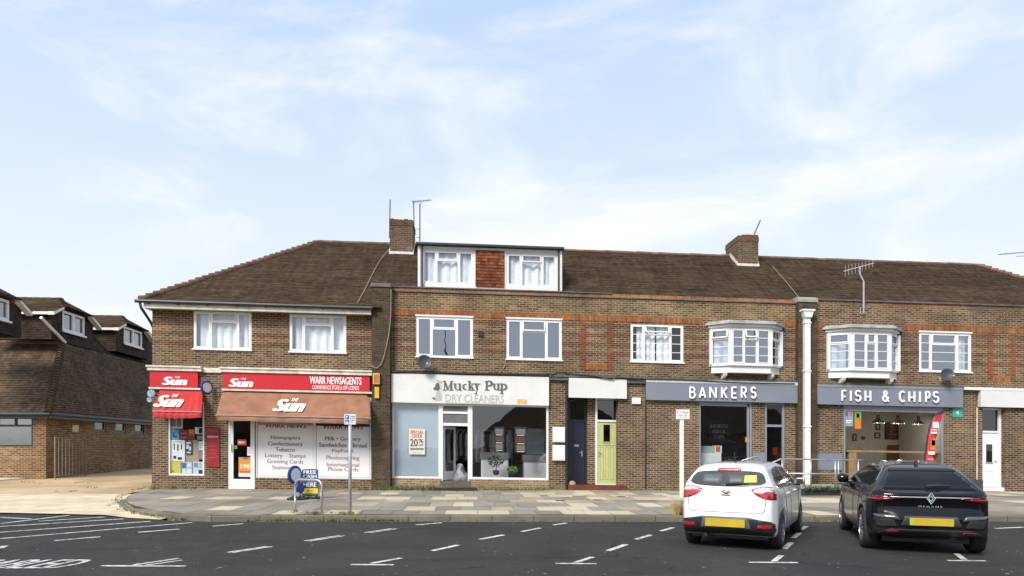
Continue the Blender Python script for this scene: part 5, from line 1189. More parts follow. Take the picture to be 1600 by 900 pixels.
aerial('aerial at the right edge of the photo above the roof end', P3(1612, 470, 27.6), [P3(1612, 470, 27.6), P3(1612, 392, 27.6)], .025, (P3(1560, 397.5, 27.6), P3(1613, 393.5, 27.6)), 14, mat=M['mastdark'], el=.14, vert=False, extra=[[P3(1588, 400.5, 27.6), P3(1612, 399.5, 27.6)]])
def cable(label, pts, r, mat, group=None):
    # sampled through the points
    P = [Vector(p) for p in pts]; out = []
    for i in range(len(P)-1):
        p0, p1, p2, p3 = P[max(0, i-1)], P[i], P[i+1], P[min(len(P)-1, i+2)]
        for k in range(6):
            t = k/6; out.append(.5*((2*p1)+(p2-p0)*t+(2*p0-5*p1+4*p2-p3)*t*t+(3*p1-p0-3*p2+p3)*t**3))
    out.append(P[-1]); m = MB(); m.tube(out, r, 5)
    o = m.build('cable', mat, None, origin=tuple(P[0]), shear=SB, smooth=True); tag(o, label, 'cable', group); return o
M['cream_cable'] = plain('cream_cable', (.34, .28, .20), .6); M['black_cable'] = plain('black_cable', (.03, .03, .03), .5)
fp = YF-.02; pp = YF-.30
cable('pale cable looping down the dark party wall pilaster', [P3(611, 452, pp-.03), P3(610, 500, pp-.03), P3(605, 535, pp-.03), P3(597, 565, pp-.03), P3(588, 575, pp-.03), P3(581, 571, pp-.03)], .014, M['cream_cable'])
cable('pale cable from the right first floor window down to the white sign', [P3(790, 562, fp), P3(788, 573, fp), P3(780, 583, fp)], .012, M['cream_cable'])
cable('thin pale cable curling beside the satellite dish', [P3(652, 568, fp), P3(646, 563, fp), P3(645, 572, fp), P3(648, 578, fp)], .012, M['cream_cable'])
cable('black cable slung along the head of the dry cleaner sign', [P3(611, 580.5, YF-.2), P3(660, 580, YF-.2), P3(720, 583, YF-.2), P3(790, 584, YF-.2), P3(858, 585, YF-.2)], .024, M['black_cable'])
cable('black cable sagging over the white board above the front doors', [P3(860, 585, YF-.2), P3(872, 583, YF-.2), P3(890, 584, YF-.2), P3(925, 587, YF-.2), P3(945, 591, YF-.2), P3(957, 592.5, YF-.2), P3(965, 590, YF-.2), P3(1006, 592, YF-.2)], .022, M['black_cable'])
cable('dark cable along the brick above the grey restaurant sign', [P3(1008, 592, YF-.2), P3(1080, 594, YF-.2), P3(1160, 598, YF-.2), P3(1242, 599.5, YF-.2)], .02, M['black_cable'])
ry = lambda px, py, y: (X(px, y), y-.05, roof_z(y)+.05)
cable('pale cable running down the tiles from the left chimney', [ry(608, 386, 27.6), ry(594, 0, 26.6), ry(583, 0, 25.6), ry(572, 0, 24.5), ry(559, 0, 23.45)], .012, M['cream_cable'])
cable('pale cable running down the tiles to the hopper pilaster', [ry(1206, 0, 27.3), ry(1232, 0, 25.7), ry(1257, 0, 24.2)], .010, M['cream_cable'])

# ------------------------------------------------------------------ inside the shops
def flat_poster(label, px0, px1, py0, py1, y, c, marks=(), cat='poster', texts=(), name='poster', var=.08):
    x0, x1, z0, z1 = rp(px0, px1, py0, py1, y); T_ = thing(name, label, cat, ((x0+x1)/2, y, z0), shear=SB)
    m = MB(); m.box(x0, x1, y, y+.008, z0, z1); m.build('sheet', plain('paper_'+label[:18], c, .5, var, 5), T_)
    if marks:
        q = MB(); mats = []
        for (a, b, d, e_, cc) in marks:
            if cc not in mats: mats.append(cc)
            q.m = mats.index(cc); q.box(x0+(x1-x0)*a, x0+(x1-x0)*b, y-.002, y-.0005, z0+(z1-z0)*d, z0+(z1-z0)*e_)
        q.build('print', [plain('print_ink', cc, .5, .2, 20) for cc in mats], T_)
    for (body, a, b, d, e_, cc) in texts:
        q = MB(); q.text(body, x0+(x1-x0)*a, x0+(x1-x0)*b, z0+(z1-z0)*d, z0+(z1-z0)*e_, y-.001, .001, .02); q.build('lettering', plain('poster_text', cc, .5), T_)
    return T_
yp = YF+.085
def c4(a, b, c, d): return (220+a/4.09, 220+b/4.09, 560+c/4.09, 560+d/4.09)
K, WH = (.03, .03, .035), (.72, .72, .72)
flat_poster('white framed poster with two grey pictures at the top of the corner window', *c4(183, 268, 385, 450), yp, (.70, .68, .68), [(.1, .48, .2, .95, (.16, .14, .13)), (.54, .9, .2, .95, (.20, .15, .13)), (.0, 1, .0, .06, (.5, .08, .1))])
flat_poster('sky blue poster with a dark bird shape in the corner window', *c4(184, 245, 452, 520), yp, (.10, .32, .50), [(.35, .5, .3, .75, (.02, .04, .1)), (.4, .75, .2, .4, (.03, .05, .12))])
flat_poster('dark red poster with pale lines in the corner window', *c4(248, 304, 455, 520), yp, (.24, .02, .03), [(.15, .85, .6, .68, (.5, .3, .2)), (.2, .8, .2, .27, (.45, .25, .2))])
flat_poster('red and yellow poster at the right of the dark red one', *c4(305, 343, 452, 515), yp, (.42, .10, .02), [(.1, .9, .55, .9, (.55, .34, .02)), (.1, .9, .1, .3, (.2, .02, .02))])
flat_poster('white notice with a dark emblem at the upper right of the corner window', *c4(346, 399, 440, 484), yp, WH, [(.45, .95, .1, .9, K), (.55, .8, .3, .7, (.5, .5, .5))])
flat_poster('black notice with white lines on the corner window', *c4(356, 399, 490, 528), yp, (.03, .03, .04), [(.1, .9, .6, .72, WH), (.1, .8, .3, .4, WH)])
flat_poster('large white poster with black bottles drawn on it', *c4(190, 282, 522, 658), yp, (.76, .76, .75), [(.22, .30, .55, .85, K), (.46, .56, .5, .8, K), (.72, .80, .55, .82, K), (.2, .4, .12, .26, K), (.5, .8, .08, .2, K), (.15, .85, .9, .94, (.4, .4, .4))])
flat_poster('dark blue poster with white figures beside the bottle poster', *c4(285, 328, 524, 615), yp, (.035, .04, .09), [(.15, .85, .75, .9, WH), (.15, .5, .4, .7, WH), (.55, .85, .3, .6, WH), (.2, .8, .1, .2, WH)])
flat_poster('plain tan card behind the posters of the corner window', *c4(284, 372, 520, 660), yp+.03, (.40, .33, .22))
flat_poster('white list at the right edge of the corner window', *c4(371, 399, 530, 588), yp, WH, [(.1, .9, .7, .75, K), (.1, .9, .5, .55, K), (.1, .7, .3, .35, K)])
flat_poster('mauve card at the right edge of the corner window', *c4(371, 399, 592, 645), yp, (.36, .18, .30))
flat_poster('bright yellow poster low in the corner window', *c4(184, 256, 660, 738), yp, (.66, .55, .03), [(.5, .9, .3, .8, (.6, .5, .3)), (.1, .4, .1, .3, (.3, .3, .02))])
flat_poster('cluster of blue and white leaflets low in the corner window', *c4(260, 328, 660, 741), yp, (.42, .50, .62), [(.05, .45, .5, .9, (.08, .13, .3)), (.5, .95, .1, .45, WH), (.1, .4, .1, .4, WH), (.55, .9, .6, .9, WH)])
flat_poster('white leaflets with black figures at the lower right of the corner window', *c4(332, 399, 660, 741), yp, (.62, .64, .66), [(.1, .5, .55, .9, (.2, .26, .42)), (.55, .95, .05, .35, K), (.6, .9, .5, .9, (.4, .45, .6))])
yd_ = YF+.055
flat_poster('red and white notice on the newsagent door glass', *c4(618, 675, 518, 555), yd_, (.50, .03, .05), [(.1, .9, .3, .7, (.7, .5, .5))])
flat_poster('small green sticker on the newsagent door glass', *c4(584, 615, 558, 577), yd_, (.18, .45, .05), [(.1, .9, .3, .7, (.05, .1, .02))])
flat_poster('white notice at the right of the newsagent door glass', *c4(680, 715, 565, 622), yd_, WH, [(.2, .8, .3, .36, (.6, .1, .1)), (.2, .8, .6, .64, K)])
flat_poster('orange price poster on the newsagent door glass', *c4(625, 713, 632, 757), yd_, (.62, .24, .03), [(.0, 1, .0, .2, (.6, .6, .62)), (.1, .9, .2, .3, (.5, .08, .02)), (.3, .7, .9, .98, (.1, .1, .3))], texts=[('190', .16, .80, .44, .64, (.85, .82, .75))])
x0, x1, z0, z1 = rp(639, 664, 670, 710, YF+.045)
T_ = flat_poster('cream special offer poster on the pale blue window', 639, 664, 670, 710, YF+.045, (.64, .60, .52), [(.08, .92, .17, .20, K), (.08, .92, .22, .25, K), (.2, .8, .06, .08, (.3, .3, .3))],
    texts=[('SPECIAL', .08, .92, .80, .93, (.34, .02, .02)), ('OFFER', .16, .84, .65, .78, (.34, .02, .02)), ('20', .07, .55, .31, .60, K), ('%', .58, .92, .46, .61, K), ('OFF', .60, .90, .31, .42, K)])
# dry cleaner: rail of garments, counters, posters, plants, laundry bag
zf = gb(0)+.18
def garment(col, wd, hg, sl):
    P = [(-.03, hg), (.03, hg), (.08, hg-.05), (wd/2, hg-.14), (wd/2+sl, hg-.62), (wd/2-.02, hg-.64), (wd/2-.04, hg-.3), (wd/2-.02, .0), (-wd/2+.02, .02), (-wd/2+.04, hg-.3), (-wd/2+.02, hg-.64), (-wd/2-sl, hg-.62), (-wd/2, hg-.14), (-.08, hg-.05)]
    m = MB(); m.prism(P, 'x', -.035, .035) if False else None
    m.prism([(p[0], p[1]) for p in P], 'y', -.045, .045); return m
T_ = thing('garment_rail', 'chrome clothes rail across the inside of the dry cleaner', 'clothes rail', (X(740, YF+2.6), YF+2.6, zf), shear=SB)
xr0, xr1 = X(697, YF+2.6), X(800, YF+2.6); m = MB(); m.tube([(xr0, YF+2.6, zf), (xr0, YF+2.6, zf+1.95), (xr1, YF+2.6, zf+1.95), (xr1, YF+2.6, zf)], .025, 8); m.build('rail', M['steel'], T_)
rg_ = random.Random(11); cl = [(.03, .03, .035), (.30, .30, .31), (.10, .10, .12), (.42, .42, .42), (.05, .045, .05), (.16, .15, .16), (.5, .5, .5)]
gm = [plain('cloth_'+str(i), tuple(min(.8, x*1.7) for x in c), .9, .15) for i, c in enumerate(cl)]
for i in range(26):
    x = xr0+.1+(xr1-xr0-.2)*i/25; o = garment(None, rg_.uniform(.40, .5), rg_.uniform(.95, 1.3), .05)
    hgt = max(v[2] for v in o.v); an = R(rg_.uniform(58, 82))
    o.v = [(x+v[0]*math.cos(an)-v[1]*math.sin(an), YF+2.6+v[0]*math.sin(an)+v[1]*math.cos(an), zf+1.92-hgt+v[2]) for v in o.v]
    g = o.build('garment', gm[rg_.randrange(len(gm))], None, origin=(x, YF+2.6, zf+.7), shear=SB); tag(g, 'cleaned garment on the rail inside the dry cleaner', 'clothing', 'garments on the dry cleaner rail')
def counter(px0, px1, py0, py1, y, label):
    x0, x1, z0, z1 = rp(px0, px1, py0, py1, y); T_ = thing('counter', label, 'counter', ((x0+x1)/2, y, zf), shear=SB)
    m = MB(); m.box(x0+.04, x1-.04, y, y+.6, zf-.02, z1-.24); m.build('cabinet', M['white'], T_, bevel=.01); m = MB(); m.box(x0, x1, y-.05, y+.65, z1-.238, z1); m.build('worktop', plain('grey_top_'+str(px0), (.17, .17, .18), .5), T_, bevel=.01); return T_
counter(750, 796, 707, 742, YF+1.0, 'white counter with a grey top behind the small tree'); counter(817, 860, 711, 742, YF+1.1, 'white counter with a grey top at the right of the dry cleaner window')
m = MB(); a = rp(822, 858, 670, 710, YF+1.9); m.box(a[0], a[1], YF+1.9, YF+1.95, a[2], a[3]); T_ = m.build('partition_screen', plain('pale_screen', (.36, .43, .46), .6), None, origin=(a[0], YF+1.9, a[2]), shear=SB); tag(T_, 'pale blue grey screen behind the right counter', 'screen')
for (a, b, c, d, lab) in ((772, 788, 667, 705, 'left black poster strip with pictures in the dry cleaner window'), (804, 823, 667, 707, 'right black poster strip with pictures in the dry cleaner window')):
    flat_poster(lab, a, b, c, d, YF+.12, (.025, .024, .025), [(.12, .88, .72, .92, (.20, .20, .20)), (.2, .8, .66, .69, WH), (.12, .88, .40, .60, (.13, .05, .04)), (.2, .8, .33, .36, WH), (.15, .85, .08, .28, (.22, .20, .12)), (.2, .8, .02, .05, WH)])
def leaf_clump(c, rx, rz, n, ls, seed, flat=0):
    m = MB(); q = random.Random(seed)
    for i in range(n):
        while True:
            p = Vector((q.uniform(-1, 1), q.uniform(-1, 1), q.uniform(-1, 1)))
            if .25 < p.length < 1: break
        p = Vector((c[0]+p.x*rx, c[1]+p.y*rx, c[2]+p.z*rz)); a = Vector((q.gauss(0, 1), q.gauss(0, 1), q.gauss(0, .6))).normalized(); b = a.cross(Vector((q.gauss(0, 1), q.gauss(0, 1), q.gauss(0, 1)))).normalized(); l = ls*q.uniform(.6, 1.3)
        m.face([p-a*l, p-b*l*.45, p+a*l, p+b*l*.45])
    return m
def pot_plant(px, py_base, y, h, r, label, cols, seed, stem):
    x = X(px, y); zb_ = Zb(px, py_base, y); T_ = thing('potted_plant', label, 'plant', (x, y, zb_), shear=SB)
    p = MB(); p.lathe([(0.001, 0), (.09, 0), (.12, .16), (.10, .16), (.09, .12), (0.001, .12)], (x, y, zb_), 'z', 16); p.build('pot', M['ink'], T_, smooth=False)
    s_ = MB(); s_.tube([(x, y, zb_+.1), (x+.02, y, zb_+stem+.1)], .015, 6); s_.build('stem', plain('stem_brown', (.08, .05, .03), .8), T_)
    leaf_clump((x, y, zb_+stem+h*.5), r, h*.5, 170, .055, seed).build('foliage', plain('leaf_'+str(px), cols, .6, .4, 9), T_)
pot_plant(775, 742, YF+.42, .44, .29, 'small dark green tree in a pot in the dry cleaner window', (.035, .085, .025), 1, .28)
pot_plant(800.5, 742, YF+.42, .24, .20, 'low bright green plant in a pot in the dry cleaner window', (.14, .26, .03), 2, .06)
x = X(717, YF+.95); T_ = thing('laundry_bag', 'bulging white laundry bag on the floor inside the open door', 'bag', (x, YF+.95, zf), shear=SB)
m = MB(); m.lathe([(0.001, 0), (.28, .02), (.37, .14), (.36, .30), (.27, .44), (.15, .52), (.10, .55), (0.001, .56)], (x, YF+.95, zf), 'z', 18)
q = random.Random(4); m.v = [(v[0]+.07*math.sin(v[2]*17+v[1]*21), v[1]+.06*math.sin(v[0]*24+v[2]*9), v[2]*(1+.18*math.sin(v[0]*15+1))) for v in m.v]; m.build('bag_cloth', plain('bag_white', (.36, .36, .40), .9, .3, 7), T_, smooth=True)
# restaurant left room
y = YF+.5; zfr = gb(10)+.17
x0, x1, z0, z1 = rp(1093, 1127, 697, 740, y); T_ = thing('serving_counter', 'white counter with a glass top case inside the left restaurant window', 'counter', ((x0+x1)/2, y, zfr), shear=SB)
m = MB(); m.box(x0, x1, y, y+.7, zfr, z1-.25); 
for k in range(6): m.box(x0+.05+k*.12, x0+.12+k*.12, y-.012, y-.001, zfr+.1, z1-.32)
m.build('cabinet', M['white'], T_); m = MB(); m.box(x0, x1-.25, y+.05, y+.6, z1-.247, z1); m.build('display_case', plain('case_glass', (.35, .42, .42), .15), T_); m = MB(); m.box(x1-.24, x1+.02, y, y+.3, z1-.247, z1+.02); m.build('till', M['white'], T_); m = MB(); m.box(x1-.2, x1-.04, y-.008, y-.001, z1-.2, z1); m.build('orange_sticker', plain('orange', (.55, .12, .01), .4), T_)
T_ = flat_poster('large black menu board with white words on the restaurant back wall', 1107, 1140, 658, 690, YF+2.4, (.02, .02, .022), texts=[('BANKERS', .08, .92, .66, .84, (.6, .6, .6)), ('FISH &', .2, .8, .40, .58, (.5, .5, .5)), ('CHIPS', .25, .75, .14, .32, (.5, .5, .5))], cat='menu board', name='menu_board')
flat_poster('small orange notice on the restaurant glass', 1164.5, 1173, 683, 691, YF+.05, (.60, .17, .02), [(.2, .8, .4, .5, WH)])
flat_poster('dark orange notice inside the restaurant doorway', 1207, 1215, 699, 711, YF+1.3, (.35, .05, .01))
# chip shop: pendant lamps, pictures, wooden bar, stickers
M['lamp_in'] = emit('lamp_glow', (1, .86, .62), 14)
yl = YF+1.4
for px_, py_, lab in ((1372, 655, 'left of three silver pendant lamps in the chip shop window'), (1403, 656, 'middle of three silver pendant lamps in the chip shop window'), (1435, 657, 'right of three silver pendant lamps in the chip shop window')):
    x, z = X(px_, yl), Zb(px_, py_+6, yl); T_ = thing('pendant_lamp', lab, 'lamp', (x, yl, z), 'pendant lamps in the chip shop', shear=SB)
    m = MB(); m.lathe([(.24, 0), (.23, .03), (.10, .13), (.06, .18), (.05, .30), (.02, .33)], (x, yl, z), 'z', 20); m.build('lamp_shade', plain('lamp_steel', (.6, .6, .58), .25, .05, metallic=.8), T_, smooth=True, solid=.008)
    m = MB(); m.tube([(x, yl, z+.3), (x, yl, 3.58)], .012, 6); m.build('flex', M['white'], T_); m = MB(); m.lathe([(.001, .03), (.05, .04), (.05, .1), (.001, .12)], (x, yl, z), 'z', 10); m.build('bulb', M['lamp_in'], T_)
    ld = bpy.data.lights.new('lamp_light', 'POINT'); ld.energy = 12; ld.color = (1, .82, .58); ld.shadow_soft_size = .06; lo = bpy.data.objects.new('lamp_light', ld); COL.objects.link(lo); lo.parent = T_; lo.location = (0, 0, -.06)
yb_ = YF+3.98
pics = [(1368, 1375, 662, 672), (1415, 1423, 661, 671.5), (1366, 1375, 676, 685), (1332, 1338, 678, 689), (1346, 1351, 682, 687), (1416, 1423, 680, 687), (1435, 1443, 677.5, 688), (1382, 1408, 660, 687)]
names_ = ['small picture under the left pendant lamp', 'tall picture under the right pendant lamp', 'picture left of the large black board', 'narrow picture at the left of the chip shop wall', 'tiny picture at the left of the chip shop wall', 'small picture right of the large black board', 'picture in a thick black frame beside the red flag', 'large black board with chalk writing on the chip shop wall']
for (a, b, c, d), nm in zip(pics, names_):
    x0, x1, z0, z1 = rp(a, b, c, d, yb_); T_ = thing('framed_picture' if 'board' not in nm[:12] else 'chalk_board', nm, 'picture', ((x0+x1)/2, yb_, z0), shear=SB); m = MB(); frame_bars(m, x0, x1, z0, z1, yb_-.03, yb_-.003, .05); m.build('frame', M['ink'], T_)
    m = MB(); m.box(x0+.045, x1-.045, yb_-.015, yb_-.004, z0+.045, z1-.045); big = a == 1382; po = m.build('picture', M['ink'] if big else plain('print_'+str(a), (.40, .38, .34), .6, .4, 14), T_)
    if big:
        m = MB(); q = random.Random(2)
        for k in range(7): m.box(x0+.15+q.random()*.1, x1-.15-q.random()*.3, yb_-.017, yb_-.0155, z0+.1+k*.11, z0+.13+k*.11)
        m.build('chalk_lines', plain('chalk', (.25, .25, .24), .9), T_)
x0, x1, z0, z1 = rp(1320, 1474, 704.5, 711, YF+.3); T_ = thing('window_bar', 'pale wooden bar shelf along the inside of the chip shop window', 'bar counter', ((x0+x1)/2, YF+.3, gb(15)+.1), shear=SB)
m = MB(); m.box(x0, x1, YF+.18, YF+.6, z1-.07, z1); m.build('bar_top', M['wood'], T_, bevel=.006)
for a in (x0+.1, x0+(x1-x0)*.93): m = MB(); m.box(a, a+.28, YF+.2, YF+.55, gb(15)+.1, z1-.072); m.build('leg', M['wood'], T_)
T_ = thing('wall_bench', 'long dark brown bench back on the far wall of the chip shop', 'bench', (X(1400, yb_), yb_-.3, .4), shear=SB); m = MB(); m.box(X(1385, yb_), X(1476, yb_), yb_-.12, yb_-.035, gb(15)+.1, Zb(1430, 696, yb_)); m.box(X(1385, yb_), X(1476, yb_), yb_-.55, yb_-.125, gb(15)+.1, gb(15)+.55); m.build('bench_board', plain('dark_wood', (.10, .05, .025), .5, .2), T_)
flat_poster('blue opening times sticker in the chip shop window', 1319.5, 1333, 640, 666, YF+.052, (.22, .30, .40), [(.1, .4, .6, .85, (.08, .10, .2)), (.5, .9, .65, .85, (.45, .12, .16)), (.15, .85, .3, .36, WH), (.15, .7, .2, .25, WH)])
T_ = flat_poster('round green hygiene sticker above an orange one in the chip shop window', 1335.5, 1345.5, 643, 670, YF+.052, (.60, .18, .02), [(.1, .9, .55, .98, (.06, .34, .08)), (.3, .7, .65, .88, (.3, .6, .2))])

# ================================================================== things on the pavement
def ground_at(px, py, h=.14):
    x, y = G(px, py, h); return x, y, pz(x, y)
def text_on(mb, body, x0, x1, z0, z1, y, bold=.01): mb.text(body, x0, x1, z0, z1, y, .001, bold)
# parking sign on a galvanised pole
x, y, z = ground_at(547, 800); T_ = thing('parking_sign', 'grey steel pole with a small blue and white disabled parking sign', 'sign', (x, y, z))
d_ = dep(547, y); s = d_/F; zt = CZ+(HZ-648)*s
m = MB(); m.tube([(x, y, z-.05), (x, y, zt)], .038, 12); m.build('pole', M['pole'], T_, smooth=True)
sx0, sx1, sz0, sz1 = X(538, y-.05), X(556, y-.05), CZ+(HZ-663.5)*s, zt+.01
m = MB(); m.box(sx0, sx1, y-.055, y-.041, sz0, sz1); po = m.build('sign_plate', M['white'], T_, bevel=.004)
q = MB(); w_, h_ = sx1-sx0, sz1-sz0; q.box(sx0+.02, sx0+w_*.42, y-.058, y-.0555, sz0+h_*.53, sz1-.02); q.box(sx0+.02, sx0+w_*.42, y-.058, y-.0555, sz0+.02, sz0+h_*.47); q.build('blue_panel', plain('sign_blue', (.02, .12, .42), .4), po)
q = MB(); text_on(q, 'P', sx0+w_*.15, sx0+w_*.31, sz0+h_*.60, sz1-.04, y-.0585, .03)
q.lathe([(.012, -.059), (.028, -.059)], (sx0+w_*.24, y, sz0+h_*.16), 'y', 12); q.box(sx0+w_*.21, sx0+w_*.24, y-.0595, y-.058, sz0+h_*.2, sz0+h_*.38); q.box(sx0+w_*.24, sx0+w_*.33, y-.0595, y-.058, sz0+h_*.2, sz0+h_*.24); q.build('symbol', M['letter_white'], po)
q = MB()
for k, t_ in enumerate(('Disabled', 'badge', 'holders', 'only')): text_on(q, t_, sx0+w_*.52, sx0+w_*(.93 if k < 3 else .72), sz1-h_*(.26+.19*k), sz1-h_*(.14+.19*k), y-.056)
q.build('lettering', M['letter_grey'], po)
# time plate on a cream post
x, y, z = ground_at(1065, 777); T_ = thing('parking_sign', 'cream post with a small white parking time plate', 'sign', (x, y, z)); s = dep(1065, y)/F; zt = CZ+(HZ-640)*s
m = MB(); m.box(x-.055, x+.055, y-.05, y+.05, z-.05, CZ+(HZ-641)*s); m.build('post', M['cream_post'], T_, bevel=.008)
sx0, sx1, sz0, sz1 = X(1056.5, y-.07), X(1077.5, y-.07), CZ+(HZ-655)*s, zt; w_, h_ = sx1-sx0, sz1-sz0
m = MB(); m.box(sx0, sx1, y-.075, y-.052, sz0, sz1); po = m.build('sign_plate', M['white'], T_, bevel=.004)
q = MB(); text_on(q, 'P 1 hour', sx0+w_*.08, sx0+w_*.92, sz0+h_*.58, sz0+h_*.86, y-.077, .0); q.build('lettering', plain('sign_red_text', (.35, .10, .12), .5), po)
q = MB(); text_on(q, 'Mon - Sat', sx0+w_*.2, sx0+w_*.8, sz0+h_*.36, sz0+h_*.48, y-.077); text_on(q, '8 am - 6 pm', sx0+w_*.18, sx0+w_*.82, sz0+h_*.14, sz0+h_*.26, y-.077); q.build('small_lettering', M['letter_grey'], po)
# bicycle hoop
xa, ya_, za = ground_at(461, 798.5); xb, yb2, zb3 = ground_at(503, 801); T_ = thing('cycle_stand', 'grey steel hoop cycle stand at the kerb', 'cycle stand', ((xa+xb)/2, (ya_+yb2)/2, za))
s = dep(482, ya_)/F; zt = CZ+(HZ-749)*s; r = .16; P = [(xa, ya_, za-.05), (xa, ya_, zt-r)]
dx, dy = xb-xa, yb2-ya_; L_ = math.hypot(dx, dy)
for k in range(7): a = math.pi-k*math.pi/12; t = (r+r*math.cos(a))/L_; P.append((xa+dx*t, ya_+dy*t, zt-r+r*math.sin(a)))
for k in range(7): a = math.pi/2-k*math.pi/12; t = 1-(r-r*math.cos(a))/L_; P.append((xa+dx*t, ya_+dy*t, zt-r+r*math.sin(a)))
P += [(xb, yb2, zt-r), (xb, yb2, zb3-.05)]; m = MB(); m.tube(P, .026, 10); m.build('hoop', M['steel'], T_, smooth=True)
# free cash machine board
x, y, z = ground_at(484.5, 779.5); T_ = thing('pavement_sign', 'blue pavement board advertising a free cash machine behind the hoop', 'sign', (x, y, z)); s = dep(484, y)/F
sx0, sx1 = X(472, y), X(497, y); zt = CZ+(HZ-733)*s; H_ = zt-z; w_ = sx1-sx0
def rrect(x0, x1, z0, z1, r, n=4):
    P = []
    for cx_, cz_, a0 in ((x1-r, z1-r, 0), (x0+r, z1-r, 90), (x0+r, z0+r, 180), (x1-r, z0+r, 270)): P += [(cx_+r*math.cos(R(a0+90*i/n)), cz_+r*math.sin(R(a0+90*i/n))) for i in range(n+1)]
    return P
m = MB(); m.prism(rrect(sx0, sx1, z+.03, zt, .05), 'y', y-.02, y+.02); m.build('panel', plain('cash_blue', (.018, .07, .17), .4), T_)
m = MB(); m.box(sx0, sx1, y-.024, y-.0205, z+H_*.18, z+H_*.36); m.build('yellow_band', plain('cash_yellow', (.70, .55, .02), .4), T_)
m = MB(); m.box(sx0+.02, sx1-.02, y-.023, y-.0205, z+.04, z+H_*.165); m.build('black_band', M['ink'], T_)
q = MB()
for t_, a, b, c, d in (('FREE', .1, .9, .84, .96), ('CASH', .08, .92, .70, .81), ('MACHINE', .08, .92, .59, .66), ('HERE', .1, .9, .41, .55)): text_on(q, t_, sx0+w_*a, sx0+w_*b, z+H_*c, z+H_*d, y-.0215, .02)
text_on(q, 'no charge to use', sx0+w_*.1, sx0+w_*.9, z+H_*.12, z+H_*.15, y-.0235); text_on(q, 'this machine', sx0+w_*.2, sx0+w_*.8, z+H_*.07, z+H_*.10, y-.0235); q.build('lettering', M['letter_white'], T_)
q = MB(); q.lathe([(.001, -.025), (.03, -.025)], (sx0+w_*.38, y, z+H_*.28), 'y', 10); q.box(sx0+w_*.45, sx0+w_*.68, y-.0255, y-.0245, z+H_*.265, z+H_*.285); q.build('emblem', plain('emblem_orange', (.35, .14, .02), .5), T_)
m = MB(); m.prism(rrect(sx0-.04, sx1+.06, y-.22, y+.22, .08), 'z', z+.003, z+.06); m.build('rubber_base', M['black'], T_)
# swinging lottery sign
x, y, z = ground_at(464, 781); T_ = thing('pavement_sign', 'blue round headed swing sign on a black base beside the hoop', 'sign', (x, y, z)); s = dep(464, y)/F
m = MB(); m.lathe([(.001, .003), (.27, .003), (.27, .05), (.12, .10), (.10, .14), (.001, .14)], (x, y, z), 'z', 22); m.build('rubber_base', M['black'], T_)
m = MB(); m.tube([(x, y, z+.12), (x, y, z+.5)], .03, 8); m.build('stem', M['black'], T_)
round_sign(T_, Vector((x-.06, y, CZ+(HZ-742)*s)), .27, .26, R(62), M['blue'], M['face_white']); round_sign(T_, Vector((x+.08, y-.02, CZ+(HZ-763)*s)), .15, .16, R(55), M['blue'], plain('dark_blue_face', (.02, .04, .25), .4)); round_sign(T_, Vector((x+.02, y-.1, CZ+(HZ-772)*s)), .09, .09, R(55), M['blue'], M['face_white'])
# stones and dry tuft
def boulder(name, label, px, py, rx, rz, c, seed, flat=1):
    x, y, z = ground_at(px, py); bm = bmesh.new(); bmesh.ops.create_icosphere(bm, subdivisions=3, radius=1); q = random.Random(seed); m = MB()
    off = [Vector((q.gauss(0, 1), q.gauss(0, 1), q.gauss(0, 1))).normalized() for _ in range(9)]; lim = [q.uniform(.72, .95) for _ in off]
    for f in bm.faces:
        P = []
        for v in f.verts:
            p = v.co.copy()
            for o_, l in zip(off, lim):
                d = p.dot(o_)
                if d > l: p -= o_*(d-l)
            P.append((x+p.x*rx, y+p.y*rx, z+rz*.9+p.z*rz))
        m.face(P)
    bm.free(); o = m.build(name, plain('stone_'+label[:10], c, .95, .3, 8, bump=.5), None, origin=(x, y, z), merge=True, smooth=True); tag(o, label, 'stone'); return o
boulder('stone', 'pale tan stone block at the foot of the navy door step', 893.5, 766, .16, .17, (.34, .25, .16), 3)
boulder('stone', 'rough grey stone behind the white car', 1068, 803, .11, .19, (.16, .14, .11), 8)
x, y, z = ground_at(1056, 803); q = random.Random(9); m = MB()
for i in range(420):
    a, r = q.uniform(0, 6.28), q.uniform(0, .09); p = Vector((x+r*math.cos(a), y+r*math.sin(a), z)); l = q.uniform(.18, .36); dv = Vector((math.cos(a)*q.uniform(0, .45), math.sin(a)*q.uniform(0, .45), 1)).normalized()*l; sd_ = Vector((q.gauss(0, 1), q.gauss(0, 1), 0)).normalized()*.006
    m.face([p-sd_, p+sd_, p+dv*.7+sd_*.7, p+dv]); 
o = m.build('grass_tuft', plain('straw', (.50, .37, .17), .9, .25, 20), None, origin=(x, y, z)); tag(o, 'clump of dry straw coloured grass behind the white car', 'plant')
